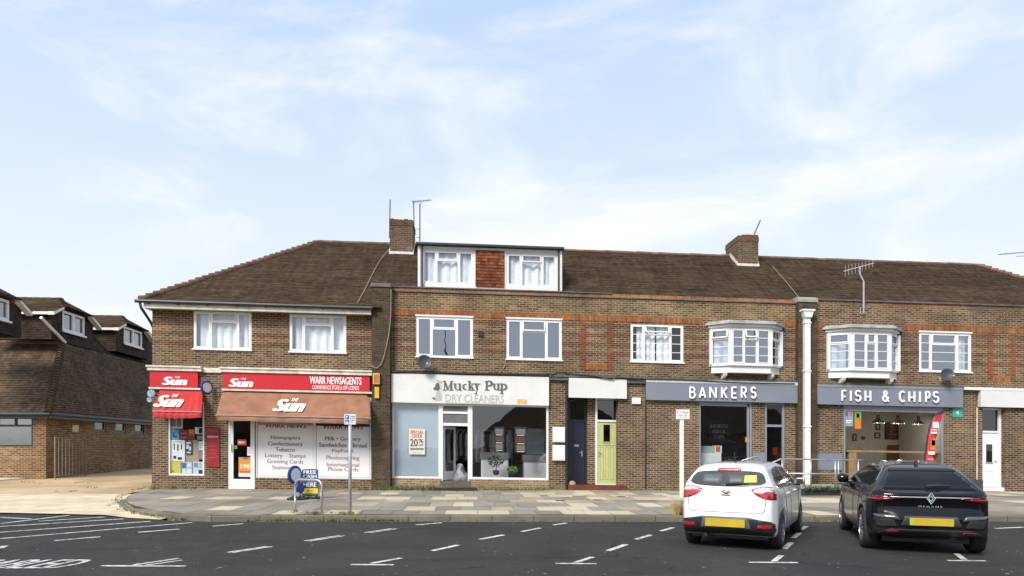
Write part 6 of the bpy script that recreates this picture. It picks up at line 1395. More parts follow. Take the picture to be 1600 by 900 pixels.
# weeds along walls and gutter
wd_ = MB(); q = random.Random(21)
def tufts(n, fx, sp, hgt, ls=.008):
    for i in range(n):
        x, y, z = fx(); k = q.randint(3, 8)
        for j in range(k):
            a = q.uniform(0, 6.28); p = Vector((x+q.gauss(0, sp), y+q.gauss(0, sp), z-.01)); l = hgt*q.uniform(.4, 1.3); dv = Vector((math.cos(a)*q.uniform(.1, .8), math.sin(a)*q.uniform(.1, .8), 1)).normalized()*l; sd_ = Vector((-math.sin(a), math.cos(a), 0))*ls*q.uniform(.7, 1.6)
            wd_.m = 0 if q.random() < .72 else 1; wd_.face([p-sd_, p+sd_, p+dv*.6+sd_*.8, p+dv, p+dv*.6-sd_*.8])
def along(pa, pb, y0, y1): 
    def f():
        x = q.uniform(X(pa), X(pb)); y = YF-q.uniform(y0, y1)**1; return x, y, pz(x, y)
    return f
tufts(120, along(612, 690, .04, .55), .05, .20); tufts(90, along(740, 858, .05, .40), .05, .13); tufts(50, along(560, 612, .3, .5), .05, .11); tufts(80, along(972, 1090, .05, .4), .05, .11); tufts(20, along(262, 330, .05, .2), .04, .09); tufts(12, along(238, 250, .05, .3), .04, .14); tufts(60, along(1228, 1330, .2, .5), .05, .14)
def gutter_pt(pa, pb):
    def f():
        x = q.uniform(X(pa, KY), X(pb, KY)); y = KY-abs(q.gauss(0, .05)); return x, y, gz(x, y)
    return f
tufts(150, gutter_pt(385, 640), .025, .08); tufts(40, gutter_pt(640, 900), .02, .05); tufts(25, gutter_pt(930, 1065), .02, .05); tufts(20, gutter_pt(1250, 1320), .02, .06)
for px_, py_, n_ in ((545, 802, 22), (461, 799, 8), (490, 802, 14), (503, 801, 4)):
    xx, yy, zz = ground_at(px_, py_); tufts(n_, lambda: (xx+q.gauss(0, .11), yy+q.gauss(0, .07), zz), .03, .08)
def kerb_pt():
    i = q.randrange(1, len(kerb_out)-1); t = q.random(); a, b = Vector(kerb_out[i]), Vector(kerb_out[i+1]); p = a+(b-a)*t; return p.x-abs(q.gauss(0, .06)), p.y-abs(q.gauss(0, .05)), lz(p.x, p.y)
tufts(70, kerb_pt, .03, .07)
for i in range(14):
    cx_, cy_ = q.uniform(-22, -11.5), q.uniform(22, 27); tufts(5, lambda: (cx_+q.gauss(0, .3), cy_+q.gauss(0, .15), lz(cx_, cy_)), .05, .07)
wo = stuff(wd_.build('weeds', [plain('weed_green', (.085, .125, .028), .8, .4, 9), plain('weed_straw', (.26, .20, .09), .9, .3, 9)])); wo['label'] = 'green and straw coloured weeds along the walls, kerb and lane'; wo['category'] = 'weeds'
# covers let into the slabs
covers = [(850, 775, 'near the meter boxes'), (905, 775.5, 'in front of the navy door'), (875, 782, 'left of the cream slabs'), (934, 781, 'in front of the lime door'), (970, 776, 'right of the lime door')]
for px_, py_, lab in covers:
    x, y, z = ground_at(px_, py_, .15); m = MB(); w_ = .24 if px_ != 905 else .42; m.box(x-w_/2, x+w_/2, y-.11, y+.11, z-.01, z+.012); o = m.build('access_cover', plain('iron_cover', (.05, .042, .035), .7, .3), None, origin=(x, y, z)); tag(o, 'small rusty iron access cover in the pavement '+lab, 'cover', 'iron covers in the pavement')
x, y = X(712), YF-.42; m = MB(); m.box(x-.75, x+.75, y-.2, y+.02, pz(x, y)+.004, pz(x, y)+.10); o = m.build('step_strip', M['black'], None, origin=(x, y, pz(x, y))); tag(o, 'long black strip across the step of the dry cleaner door', 'mat')  # plain black strip along the foot of the step
# raised ramp with handrails
Yf = 21.35; xA, xB, xC = X(1178, Yf), X(1225, Yf), X(1352, Yf); 
T_ = thing('access_ramp', 'grey concrete ramp and landing in front of the restaurant door', 'ramp', ((xA+xC)/2, Yf, pz(xB, Yf)))
m = MB(); zt = .33; P = [(xA, pz(xA, 22)-.05), (xC, pz(xC, 22)-.05), (xC, zt), (xB, zt), (xA, pz(xA, 22)+.02)]; m.prism(P, 'y', Yf, YF-.23); m.build('landing', M['concrete'], T_)
m = MB(); m.box(xB, xC, Yf-.02, Yf-.003, pz(xB, Yf)-.03, zt-.03); m.build('dark_kerb_face', plain('dark_face', (.03, .03, .032), .6, .3), T_)
zr1, zr2 = CZ+(HZ-717)*dep(1270, Yf+.15)/F, CZ+(HZ-739.5)*dep(1270, Yf+.15)/F; yy = Yf+.15
T_ = thing('handrail', 'long two rail steel handrail along the front of the ramp', 'handrail', (xB, yy, zt))
m = MB(); m.tube([(xA+.05, yy, zr1-.38), (xB-.05, yy, zr1-.01), (xB+.1, yy, zr1), (X(1347, yy), yy, zr1-.05)], .026, 8); m.build('top_rail', M['steel'], T_, smooth=True)
m = MB(); m.tube([(xB-.02, yy, zr2), (X(1347, yy), yy, zr2-.04)], .024, 8); m.build('lower_rail', M['steel'], T_, smooth=True)
for px_ in (1222, 1267, 1305, 1310, 1341): m = MB(); m.tube([(X(px_, yy), yy+.002, zt-.02), (X(px_, yy), yy+.002, zr1-.01)], .024, 8); m.build('post', M['steel'], T_, smooth=True)
yy = YF-.5; zq = CZ+(HZ-713)*dep(1180, yy)/F; T_ = thing('handrail', 'short sloping steel handrail by the restaurant window', 'handrail', (X(1180, yy), yy, pz(10, yy)))
m = MB(); m.tube([(X(1150, yy), yy, zq-.22), (X(1178, yy), yy, zq-.02), (X(1184, yy), yy, zq), (X(1187, yy), yy, zq-.06), (X(1187, yy), yy, pz(10, yy)-.02)], .026, 8); m.build('rail', M['steel'], T_, smooth=True)
xx = X(1152, yy); m = MB(); m.tube([(xx, yy, pz(10, yy)-.02), (xx, yy, zq-.21)], .024, 8); m.build('post', M['steel'], T_)
leaf_o = leaf_clump((X(1284, Yf+.05), Yf+.02, zt+.02), .10, .10, 10, .05, 3); m = MB(); q = random.Random(5)
for i in range(500):
    p = Vector((q.uniform(X(1256, Yf), X(1312, Yf)), Yf-.06+q.gauss(0, .07), zt-.06+abs(q.gauss(0, .055)))); a = Vector((q.gauss(0, 1), q.gauss(0, 1), q.gauss(0, 1))).normalized(); b = a.orthogonal().normalized(); m.face([p-a*.04, p-b*.02, p+a*.04, p+b*.02])
o = m.build('low_shrub', plain('low_green', (.05, .09, .025), .8, .4), None, origin=(X(1284, Yf), Yf, pz(11, Yf))); tag(o, 'low green plants spilling over the dark ramp edge', 'plant')
# feather flag
yf_ = 22.6; T_ = thing('feather_flag', 'red feather flag with a black edge outside the chip shop window', 'flag', (X(1448, yf_), yf_, pz(16, yf_)))
Lf = [(915, 700), (922, 650), (932, 580), (945, 480), (958, 415), (980, 360), (1012, 325), (1047, 315)]; Rt = [(960, 700), (970, 650), (985, 580), (1000, 500), (1015, 430), (1030, 380), (1042, 345), (1047, 316)]
cv = lambda p: (X(1230+p[0]/4.286, yf_), CZ+(HZ-(570+p[1]/4.286))*dep(1230+p[0]/4.286, yf_)/F)
m = MB(); m.m = 0
for i in range(len(Lf)-1):
    a, b, c, d = cv(Lf[i]), cv(Rt[i]), cv(Rt[i+1]), cv(Lf[i+1])
    for k in range(4):
        def ip(p, q_, t): return (p[0]+(q_[0]-p[0])*t, yf_+.03*math.sin(t*3.1+p[1]*2), p[1]+(q_[1]-p[1])*t)
        m.face([ip(a, b, k/4), ip(a, b, (k+1)/4), ip(d, c, (k+1)/4), ip(d, c, k/4)])
m.build('flag_cloth', plain('flag_red', (.58, .03, .06), .6, .12, 3), T_, merge=True, smooth=True, solid=.006)
m = MB(); P = [cv(p) for p in Lf]; m.tube([(P[0][0], yf_, pz(16, yf_)-.02)] + [(p[0]-.02, yf_, p[1]) for p in P], .03, 8); m.build('pole', M['black'], T_, smooth=True)
m = MB(); mts = []
for (a, b, c, d, k) in ((968, 1010, 382, 425, 0), (958, 1000, 432, 440, 0), (955, 998, 448, 462, 0), (952, 990, 492, 570, 1), (960, 985, 505, 540, 2), (938, 982, 578, 602, 0), (935, 975, 625, 640, 3)):
    mts.append((k, cv((a, d)), cv((b, c))))
FM = [plain('flag_white', (.7, .62, .6), .6, .2, 20), plain('flag_orange', (.50, .16, .03), .6, .5, 12), plain('flag_yellow', (.6, .4, .05), .6, .4, 20), plain('flag_pink', (.6, .2, .22), .6)]
for k, p, q_ in mts: m = MB(); m.box(p[0], q_[0], yf_-.05, yf_-.046, p[1], q_[1]); m.build('flag_print', FM[k], T_)
# lane gates on the low building
def gate(label, pa, pb, pt, n):
    xg = CXn+.55; ya, yb = Yside(pa, xg), Yside(pb, xg); zb_ = lz(xg, ya)+.05; zt = Zat(pa, pt, xg, ya); T_ = thing('metal_gate', label, 'gate', (xg, ya, zb_)); m = MB()
    m.tube([(xg, ya, zb_-.06), (xg, ya, zt)], .03, 6); m.tube([(xg, yb, zb_-.06), (xg, yb, zt)], .03, 6); m.tube([(xg, ya, zt-.03), (xg, yb, zt-.03)], .02, 6); m.tube([(xg, ya, zb_+.08), (xg, yb, zb_+.08)], .02, 6); m.build('gate_frame', M['rust'], T_)
    m = MB(); 
    for k in range(1, n): yy = ya+(yb-ya)*k/n; m.tube([(xg, yy, zb_+.08), (xg, yy, zt-.03)], .015, 5)
    m.build('gate_bars', M['rust'], T_)
gate('rusty vertical bar gate against the low building wall', 86, 134, 682.5, 9); gate('narrow metal gate far down the side lane', 232.5, 246, 684, 5)
yn = Yside(117.5, CXn); zn = Zat(117.5, 669.5, CXn, yn); m = MB(); m.box(CXn+.004, CXn+.02, yn-.22, yn+.22, zn-.14, zn+.14); o = m.build('notice', plain('notice_yellow', (.66, .55, .18), .5, .15, 9), None, origin=(CXn, yn, zn)); tag(o, 'small yellow warning notice on the side wall above the gate', 'notice')

# ================================================================== houses across the road, behind the camera (seen in the shop glass)
def opposite(x0, x1, yf, zw, zr, label):
    T_ = thing('house', label, 'house', ((x0+x1)/2, yf, gz((x0+x1)/2, yf))); m = MB(); y1 = yf-8
    m.box(x0, x1, y1, yf, -.6, zw, 't'); m.build('wall', M['brick_left'], T_); r = MB(); d = 4.3; ym = yf-4; e = .3
    r.face([(x0-e, yf+e, zw), (x1+e, yf+e, zw), (x1-d, ym, zr), (x0+d, ym, zr)][::-1]); r.face([(x0-e, y1-e, zw), (x1+e, y1-e, zw), (x1-d, ym, zr), (x0+d, ym, zr)])
    r.face([(x0-e, y1-e, zw), (x0-e, yf+e, zw), (x0+d, ym, zr)]); r.face([(x1+e, y1-e, zw), (x1+e, yf+e, zw), (x1-d, ym, zr)][::-1]); r.face([(x0-e, yf+e, zw), (x1+e, yf+e, zw), (x1+e, y1-e, zw), (x0-e, y1-e, zw)]); r.build('roof', M['tile_left'], T_)
    n = max(2, int((x1-x0)/3.4))
    for k in range(n):
        xx = x0+(x1-x0)*(k+.5)/n; f = MB(); frame_bars(f, xx-.8, xx+.8, .9, 2.2, yf+.003, yf+.06, .07); fo = f.build('window', M['white'], T_); g = MB(); g.box(xx-.74, xx+.74, yf+.002, yf+.02, .95, 2.15); g.build('pane', M['dim'], fo)
opposite(-36, -15, -22, 3.0, 6.0, 'brick bungalow with a hipped roof across the road, left of the camera')
lp = thing('street_lamp', 'tall grey street lamp behind the camera, mirrored in the first floor window', 'street lamp', (-1.98, -5, gz(-2, -5)))
m = MB(); m.tube([(-1.98, -5, -.02), (-1.98, -5, 5), (-1.98, -5, 10.6)], [.09, .07, .05], 10); m.build('post', M['mastdark'], lp)
m = MB(); m.box(-1.95, -1.55, -5.1, -4.9, 8.35, 8.5); m.box(-1.72, -1.42, -5.16, -4.84, 8.2, 8.42); m.build('lantern', M['mastdark'], lp)
opposite(1.5, 17, -23, 3.2, 6.8, 'brick bungalow with a hipped roof directly across the road')
opposite(21, 36, -22, 3.0, 6.4, 'brick bungalow with a hipped roof across the road, right of the camera')
opposite(39.5, 54, -23, 3.2, 6.6, 'brick bungalow with a hipped roof farthest right across the road')

# ================================================================== parked cars
def sdf_poly(P, U, V):
    """signed distance of grid points (U, V) to a polygon, negative inside"""
    P = np.array(P, float); d = np.full(U.shape, 1e9); ins = np.zeros(U.shape, bool); n = len(P)
    for i in range(n):
        a, b = P[i], P[(i+1) % n]; e = b-a; wx, wy = U-a[0], V-a[1]; t = np.clip((wx*e[0]+wy*e[1])/(e@e), 0, 1)
        d = np.minimum(d, (wx-t*e[0])**2+(wy-t*e[1])**2)
        c = ((a[1] > V) != (b[1] > V)); 
        with np.errstate(divide='ignore', invalid='ignore'): xi = a[0]+(V-a[1])*e[0]/(e[1] if e[1] else 1e-12)
        ins ^= c & (U < xi)
    d = np.sqrt(d); return np.where(ins, -d, d)
def spline(P, n=5, closed=True):
    """round an outline through its points"""
    out = []; N = len(P)
    for i in range(N):
        p0, p1, p2, p3 = (np.array(P[(i+k) % N], float) for k in (-1, 0, 1, 2))
        for k in range(n):
            t = k/n; out.append(tuple(.5*((2*p1)+(p2-p0)*t+(2*p0-5*p1+4*p2-p3)*t*t+(3*p1-p0-3*p2+p3)*t**3)))
    return out
def smax(a, b, k): h = np.clip(.5+.5*(a-b)/k, 0, 1); return b+(a-b)*h+k*h*(1-h)
def surface_nets(Fv, o, h):
    nx, ny, nz_ = Fv.shape; s = Fv < 0
    cells = np.zeros((nx-1, ny-1, nz_-1), int)
    acc = np.zeros((nx-1, ny-1, nz_-1, 3)); cnt = np.zeros((nx-1, ny-1, nz_-1))
    corners = [(i, j, k) for i in (0, 1) for j in (0, 1) for k in (0, 1)]
    def cv_(A, c): return A[c[0]:nx-1+c[0], c[1]:ny-1+c[1], c[2]:nz_-1+c[2]]
    for c in corners:
        for ax in range(3):
            if c[ax]: continue
            d = list(c); d[ax] = 1; fa, fb = cv_(Fv, c), cv_(Fv, d); m = (fa < 0) != (fb < 0)
            t = np.where(m, fa/(fa-fb+1e-20), 0)
            for q in range(3): acc[..., q] += np.where(m, c[q]+(t if q == ax else 0), 0)
            cnt += m
    act = cnt > 0; idx = np.full(cnt.shape, -1); idx[act] = np.arange(act.sum())
    ijk = np.argwhere(act); V = (ijk+acc[act]/cnt[act][:, None])*h+np.array(o)
    faces = []
    for ax in range(3):
        b, c = [(1, 2), (2, 0), (0, 1)][ax]
        sl0 = [slice(None)]*3; sl1 = [slice(None)]*3; sl0[ax] = slice(0, -1); sl1[ax] = slice(1, None)
        A, B_ = s[tuple(sl0)], s[tuple(sl1)]
        for P in np.argwhere(A != B_):
            if P[b] == 0 or P[c] == 0 or P[b] >= Fv.shape[b]-1 or P[c] >= Fv.shape[c]-1: continue
            q = []
            for db, dc in ((0, 0), (-1, 0), (-1, -1), (0, -1)):
                r = list(P); r[b] += db; r[c] += dc; q.append(idx[tuple(r)])
            if min(q) < 0: continue
            faces.append(q[::-1] if not s[tuple(P)] else q)
    return V, faces
def car_body(side, rear, plan, wheels, h=.026, ks=(.09, .08), extra=None):
    x0, x1 = min(p[0] for p in side)-.1, max(p[0] for p in side)+.1; W_ = max(p[0] for p in rear)+.1; zt = max(p[1] for p in side)+.1
    xs = np.arange(x0, x1, h); ys = np.arange(-W_, W_+h, h); zs = np.arange(.05, zt, h)
    a = sdf_poly(side, *np.meshgrid(xs, zs, indexing='ij')); b = sdf_poly(rear, *np.meshgrid(ys, zs, indexing='ij')); c = sdf_poly(plan, *np.meshgrid(xs, ys, indexing='ij'))
    f = smax(smax(a[:, None, :], b[None, :, :], ks[0]), c[:, :, None], ks[1])
    XX, YY, ZZ = np.meshgrid(xs, ys, zs, indexing='ij', sparse=True)
    for wx, wz, wr in wheels:
        d = np.sqrt((XX-wx)**2+(ZZ-wz)**2)-wr; d = np.maximum(d, .52-np.abs(YY)); f = np.maximum(f, -d)
    if extra: f = extra(f, XX, YY, ZZ)
    V, Fc = surface_nets(f, (x0, ys[0], zs[0]), h)
    # relax
    nb = [set() for _ in V]
    E_ = set()
    for q in Fc:
        for i in range(4): E_.add((min(q[i], q[(i+1) % 4]), max(q[i], q[(i+1) % 4])))
    E_ = np.array(list(E_)); 
    for lam in (.5, -.3, .5, -.3, .4):
        S_ = np.zeros_like(V); n_ = np.zeros(len(V)); np.add.at(S_, E_[:, 0], V[E_[:, 1]]); np.add.at(S_, E_[:, 1], V[E_[:, 0]]); np.add.at(n_, E_[:, 0], 1); np.add.at(n_, E_[:, 1], 1)
        V = V+lam*(S_/np.maximum(n_, 1)[:, None]-V)
    return V, Fc
class Car:
    def __init__(s, T_, V, Fc, paint, k):
        s.T, s.k = T_, k; s.V, s.F = V, Fc; s.bvh = BVHTree.FromPolygons([Vector(v) for v in V], Fc)
        m = MB(); m.v = [tuple(v*k) for v in V]; m.f = [list(f) for f in Fc]; m.uv = [[(0, 0)]*4]*len(Fc); m.mi = [0]*len(Fc)
        me = m.build('body', paint, T_, smooth=True, local=True); s.body = me
    def put(s, m, name, mat, parent=None, **kw):
        m.v = [(v[0]*s.k, v[1]*s.k, v[2]*s.k) for v in m.v]; return m.build(name, mat, parent or s.T, local=True, **kw)
    def cast(s, axis, a, b, sign=1):
        """axis 'r': from behind (y,z); 'f': from the front; 's': from the side sign (x,z); 't': from above (x,y)"""
        if axis == 'r': o, d = Vector((-5, a, b)), Vector((1, 0, 0))
        elif axis == 'f': o, d = Vector((5, a, b)), Vector((-1, 0, 0))
        elif axis == 's': o, d = Vector((a, 3*sign, b)), Vector((0, -sign, 0))
        else: o, d = Vector((a, b, 4)), Vector((0, 0, -1))
        h = s.bvh.ray_cast(o, d); return (h[0], d) if h[0] is not None else (None, d)
    def panel(s, name, mat, axis, outline, off=.006, sign=1, grid=.035, parent=None, rnd=0, thick=.008, maxn=None):
        """a thin piece laid on the body: the outline is cut in a fine lattice and each point brought to the surface"""
        P0 = spline(outline, rnd) if rnd else outline
        us, vs_ = [p[0] for p in P0], [p[1] for p in P0]; m = MB(); u0, v0 = min(us), min(vs_)
        for i in range(int((max(us)-u0)/grid)+1):
            for j in range(int((max(vs_)-v0)/grid)+1):
                Q = list(P0)
                for (a, b, c) in ((-1, 0, -(u0+i*grid)), (1, 0, u0+(i+1)*grid), (0, -1, -(v0+j*grid)), (0, 1, v0+(j+1)*grid)):
                    Q = clip(Q, a, b, c)
                    if len(Q) < 3: break
                if len(Q) < 3: continue
                R_ = []; bad = False
                for (a, b) in Q:
                    p, d = s.cast(axis, a, b, sign)
                    if p is None: bad = True; break
                    R_.append(p-d*off)
                if bad: continue
                n = Vector((0, 0, 0))
                for q in range(len(R_)): n += R_[q].cross(R_[(q+1) % len(R_)])
                if n.dot(d) > 0: R_ = R_[::-1]
                m.face(R_)
        o = s.put(m, name, mat, parent, merge=True, smooth=True, solid=thick*s.k)
        return o
    def seam(s, axis, pts, r=.004, sign=1, off=.0):
        out = []
        for i in range(len(pts)-1):
            for k in range(8):
                t = k/8; a, b = pts[i][0]+(pts[i+1][0]-pts[i][0])*t, pts[i][1]+(pts[i+1][1]-pts[i][1])*t; p, d = s.cast(axis, a, b, sign)
                if p is not None: out.append(p-d*off)
        return out
    def seams(s, mat, items, name='panel_gap', r=.005):
        for axis, pts, sign in items:
            L = s.seam(axis, pts, sign=sign)
            if len(L) > 2: m = MB(); m.tube(L, r, 5); s.put(m, name, mat)
    def wheel(s, x, y, r, w, side, tyre, rim, spokes):
        t = MB(); t.lathe([(r*.62, -w/2+.01), (r*.70, -w/2), (r*.93, -w/2+.005), (r*.985, -w/2+.03), (r, -w/2+.06), (r, w/2-.06), (r*.985, w/2-.03), (r*.93, w/2-.005), (r*.70, w/2), (r*.62, w/2-.01)], (x, y, r), 'y', 40)
        wo_ = s.put(t, 'wheel', tyre, smooth=True)
        a = MB(); yo_ = y+side*(w/2-.035); a.lathe([(r*.62, -.10*side), (r*.67, .03*side), (r*.62, .03*side), (r*.60, -.02*side)], (x, yo_, r), 'y', 40)
        for k in range(spokes):
            an = 2*math.pi*k/spokes+.3; c_, s_ = math.cos(an), math.sin(an)
            for wv in (-.5, .5) if spokes <= 6 else (0,):
                p0 = (x+c_*.05*r-s_*wv*.10*r, yo_+side*.015, r+s_*.05*r+c_*wv*.10*r); p1 = (x+c_*r*.63-s_*wv*.26*r, yo_+side*.005, r+s_*r*.63+c_*wv*.26*r); a.tube([p0, p1], [.03, .022], 6)
        a.lathe([(.001, .02*side), (.05, .02*side), (.06, -.01*side)], (x, yo_, r), 'y', 16); s.put(a, 'rim', rim, wo_)
        h = MB(); h.lathe([(.001, -.04*side), (r*.62, -.04*side)], (x, yo_, r), 'y', 24); h.lathe([(r*.62, -.04*side), (.001, -.04*side)], (x, yo_, r), 'y', 24); s.put(h, 'brake_disc', M['black'], wo_)
M['tyre'] = plain('tyre_rubber', (.022, .022, .022), .75, .2, 20); M['alloy'] = plain('alloy', (.48, .49, .50), .3, .06, metallic=.9)
M['gap'] = plain('panel_gap', (.012, .012, .013), .8, .05)
def car_glass(name, tint, refl): 
    m = NM(name); m.set(Base_Color=(*tint, 1), Roughness=.03, Specular_IOR_Level=refl)
    n = m.noise(2.0, 2); m.col(m.ramp(n, (.3, tuple(x*.7 for x in tint)), (.7, tuple(x*1.3 for x in tint)))); return m.m
def paintwork(name, c, coat=1.0, flake=.03):
    m = NM(name); m.set(Roughness=.35 if coat > .5 else .16, Coat_Weight=coat, Coat_Roughness=.03, Specular_IOR_Level=.5 if coat > .5 else .25)
    d = m.ramp(m.noise(1.5, 5), (.3, tuple(x*(1-flake) for x in c)), (.7, tuple(min(1, x*(1+flake)) for x in c))); tcn = m.node('ShaderNodeTexCoord').outputs['Object']
    z = m.node('ShaderNodeSeparateXYZ', {0: tcn}).outputs['Z']
    k = m.math('MULTIPLY', m.ramp(z, (.28, .35), (.55, 0)), m.noise(6, 5)); m.col(m.mix(k, d, (.16, .14, .12))); return m.m
def lamp_mat(name, c): 
    m = NM(name); m.set(Roughness=.12, Coat_Weight=1, Specular_IOR_Level=.7); tcn = m.node('ShaderNodeTexCoord').outputs['Object']
    w_ = m.node('ShaderNodeTexWave', {'Vector': tcn, 'Scale': 9.0}); m.col(m.mix(w_.outputs['Fac'], tuple(x*.75 for x in c), c)); return m.m
M['lamp_red'] = lamp_mat('tail_lamp_red', (.42, .012, .014)); M['lamp_clear'] = lamp_mat('tail_lamp_clear', (.62, .50, .50)); M['lamp_dark'] = lamp_mat('tail_lamp_dark', (.10, .008, .010))
M['plate'] = plain('plate_yellow', (.46, .34, .018), .4, .12, 5)
def place(wheel_px, heading, local, k):
    x, y = wheel_px; c_, s_ = math.cos(R(90-heading)), math.sin(R(90-heading)); lx, ly = local[0]*k, local[1]*k
    ox, oy = x-(lx*c_-ly*s_), y-(lx*s_+ly*c_); return (ox, oy, gz(ox, oy)+.004), R(90-heading)
def mirror(P): return [(-a, b) for a, b in P]
# ---- white hatchback
k1 = .985; loc, rz = place((5.07, 11.03), 32.5, (-1.285, -.705), k1)
T1_ = thing('parked_car', 'shiny white hatchback parked nose in on the left of the two cars', 'car', loc, rz=rz)
side = spline([(-1.80, .26), (-1.97, .33), (-2.035, .46), (-2.03, .62), (-1.985, .76), (-1.96, .93), (-1.925, 1.02), (-1.80, 1.18), (-1.66, 1.33), (-1.50, 1.405), (-1.1, 1.445), (-.5, 1.462), (.1, 1.44), (.5, 1.33), (1.05, 1.04), (1.5, .93), (1.85, .80), (2.0, .62), (2.03, .42), (1.95, .24), (1.4, .21), (-1.4, .21)], 4)
rear_h = [(0, .16), (.74, .16), (.82, .24), (.86, .42), (.875, .62), (.870, .78), (.845, .92), (.775, 1.05), (.675, 1.22), (.595, 1.345), (.50, 1.42), (.36, 1.455), (0, 1.475)]
rear_h = [(a*.935, b) for a, b in rear_h]; rear = rear_h + mirror(rear_h[1:-1])[::-1]
ph = [(-2.06, 0), (-2.05, .45), (-2.01, .62), (-1.92, .755), (-1.72, .83), (-1.3, .868), (-.6, .875), (.6, .875), (1.3, .865), (1.7, .80), (1.92, .66), (2.03, .40), (2.06, 0)]
ph = [(a, b*.935) for a, b in ph]; plan = ph + [(a, -b) for a, b in ph[1:-1]][::-1]
rr1 = .305
V, Fc = car_body(side, rear, plan, [(-1.285, rr1, rr1+.045), (1.285, rr1, rr1+.045)], ks=(.07, .07))
CA = Car(T1_, V, Fc, paintwork('white_car_paint', (.76, .76, .765)), k1)
dg = car_glass('hatch_glass', (.055, .06, .065), .45)
rg_ = [(-.50, 1.075), (-.30, 1.057), (0, 1.05), (.30, 1.057), (.50, 1.075), (.595, 1.115), (.60, 1.16), (.56, 1.24), (.49, 1.285), (.3, 1.302), (0, 1.306), (-.3, 1.302), (-.49, 1.285), (-.56, 1.24), (-.60, 1.16), (-.595, 1.115)]
g = CA.panel('rear_window', dg, 'r', rg_, rnd=3)
CA.panel('window_sticker', plain('green_sticker', (.48, .55, .10), .5, .2, 9), 'r', [(-.47, 1.125), (-.26, 1.115), (-.26, 1.235), (-.45, 1.24)], .012, parent=g, grid=.06)
CA.panel('seat_shape', plain('grey_seats', (.085, .09, .095), .5, .2), 'r', [(-.28, 1.10), (-.02, 1.10), (-.02, 1.25), (-.26, 1.25)], .0095, parent=g, grid=.08); CA.panel('seat_shape', plain('grey_seats_2', (.11, .115, .12), .5, .2), 'r', [(.10, 1.10), (.42, 1.12), (.40, 1.24), (.10, 1.26)], .0095, parent=g, grid=.08)
CA.panel('brake_light', M['lamp_red'], 'r', [(-.19, 1.308), (.19, 1.308), (.18, 1.348), (-.18, 1.348)], .03)
for sg in (1, -1):
    f = (lambda P: P) if sg > 0 else mirror
    CA.panel('tail_light', M['lamp_red'], 'r', f([(.385, 1.005), (.47, .925), (.58, .875), (.70, .85), (.782, .84), (.788, .90), (.772, .965), (.735, 1.03), (.70, 1.06), (.58, 1.062), (.46, 1.04)]), .014, grid=.03)
    CA.panel('lamp_lens', M['lamp_clear'], 'r', f([(.43, 1.008), (.56, .985), (.70, .97), (.76, .955), (.735, 1.01), (.69, 1.045), (.58, 1.05), (.47, 1.032)]), .021, grid=.03)
    CA.panel('reflector', M['lamp_red'], 'r', f([(.50, .375), (.72, .385), (.70, .45), (.51, .445)]), .03)
bump = CA.panel('lower_bumper', M['black'], 'r', [(-.70, .215), (.70, .215), (.782, .42), (.70, .50), (.50, .535), (.38, .56), (-.38, .56), (-.50, .535), (-.70, .50), (-.782, .42)], .018)
CA.panel('plate_recess', plain('grey_plastic', (.10, .10, .105), .5), 'r', [(-.40, .36), (.40, .36), (.36, .55), (-.36, .55)], .024)
m = MB(); 
px_p = CA.cast('r', 0, .46)[0]; m.box(px_p.x-.045, px_p.x-.03, -.315, .315, .40, .53); CA.put(m, 'number_plate', M['plate'])
CA.panel('hatch_emblem', plain('dark_chrome', (.07, .07, .075), .2, .05, metallic=.8), 'r', spline([(-.075, .965), (0, .935), (.075, .965), (.075, .975), (0, 1.003), (-.075, .975)], 4), .012, grid=.02)
q = MB(); p_ = CA.cast('r', 0, .969)[0]; q.text('KIA', -.055, .055, .952, .986, 0, .002, .02); q.v = [(p_.x-.02, -v[0], v[2]) for v in q.v]; CA.put(q, 'emblem_letters', M['letter_white'])
CA.panel('hatch_handle_shade', plain('handle_shadow', (.09, .09, .095), .6), 'r', [(-.07, .905), (.07, .905), (.07, .925), (-.07, .925)], .008, grid=.03)  # dark strip coloured as the handle's shadow
m = MB(); p0, p1 = CA.cast('r', .02, 1.085)[0], CA.cast('r', -.34, 1.098)[0]; m.tube([p0+Vector((-.03, 0, .0)), (p0+p1)/2+Vector((-.035, 0, .012)), p1+Vector((-.03, 0, .0))], [.022, .018, .008], 6); CA.put(m, 'rear_wiper', M['black'])
m = MB(); p0 = CA.cast('t', -1.18, 0)[0]; m.tube([p0-Vector((0, 0, .01)), p0+Vector((0, 0, .02))], [.035, .02], 8); m.tube([p0+Vector((0, 0, .01)), p0+Vector((-.10, 0, .17))], .007, 5); CA.put(m, 'roof_antenna', M['black'])
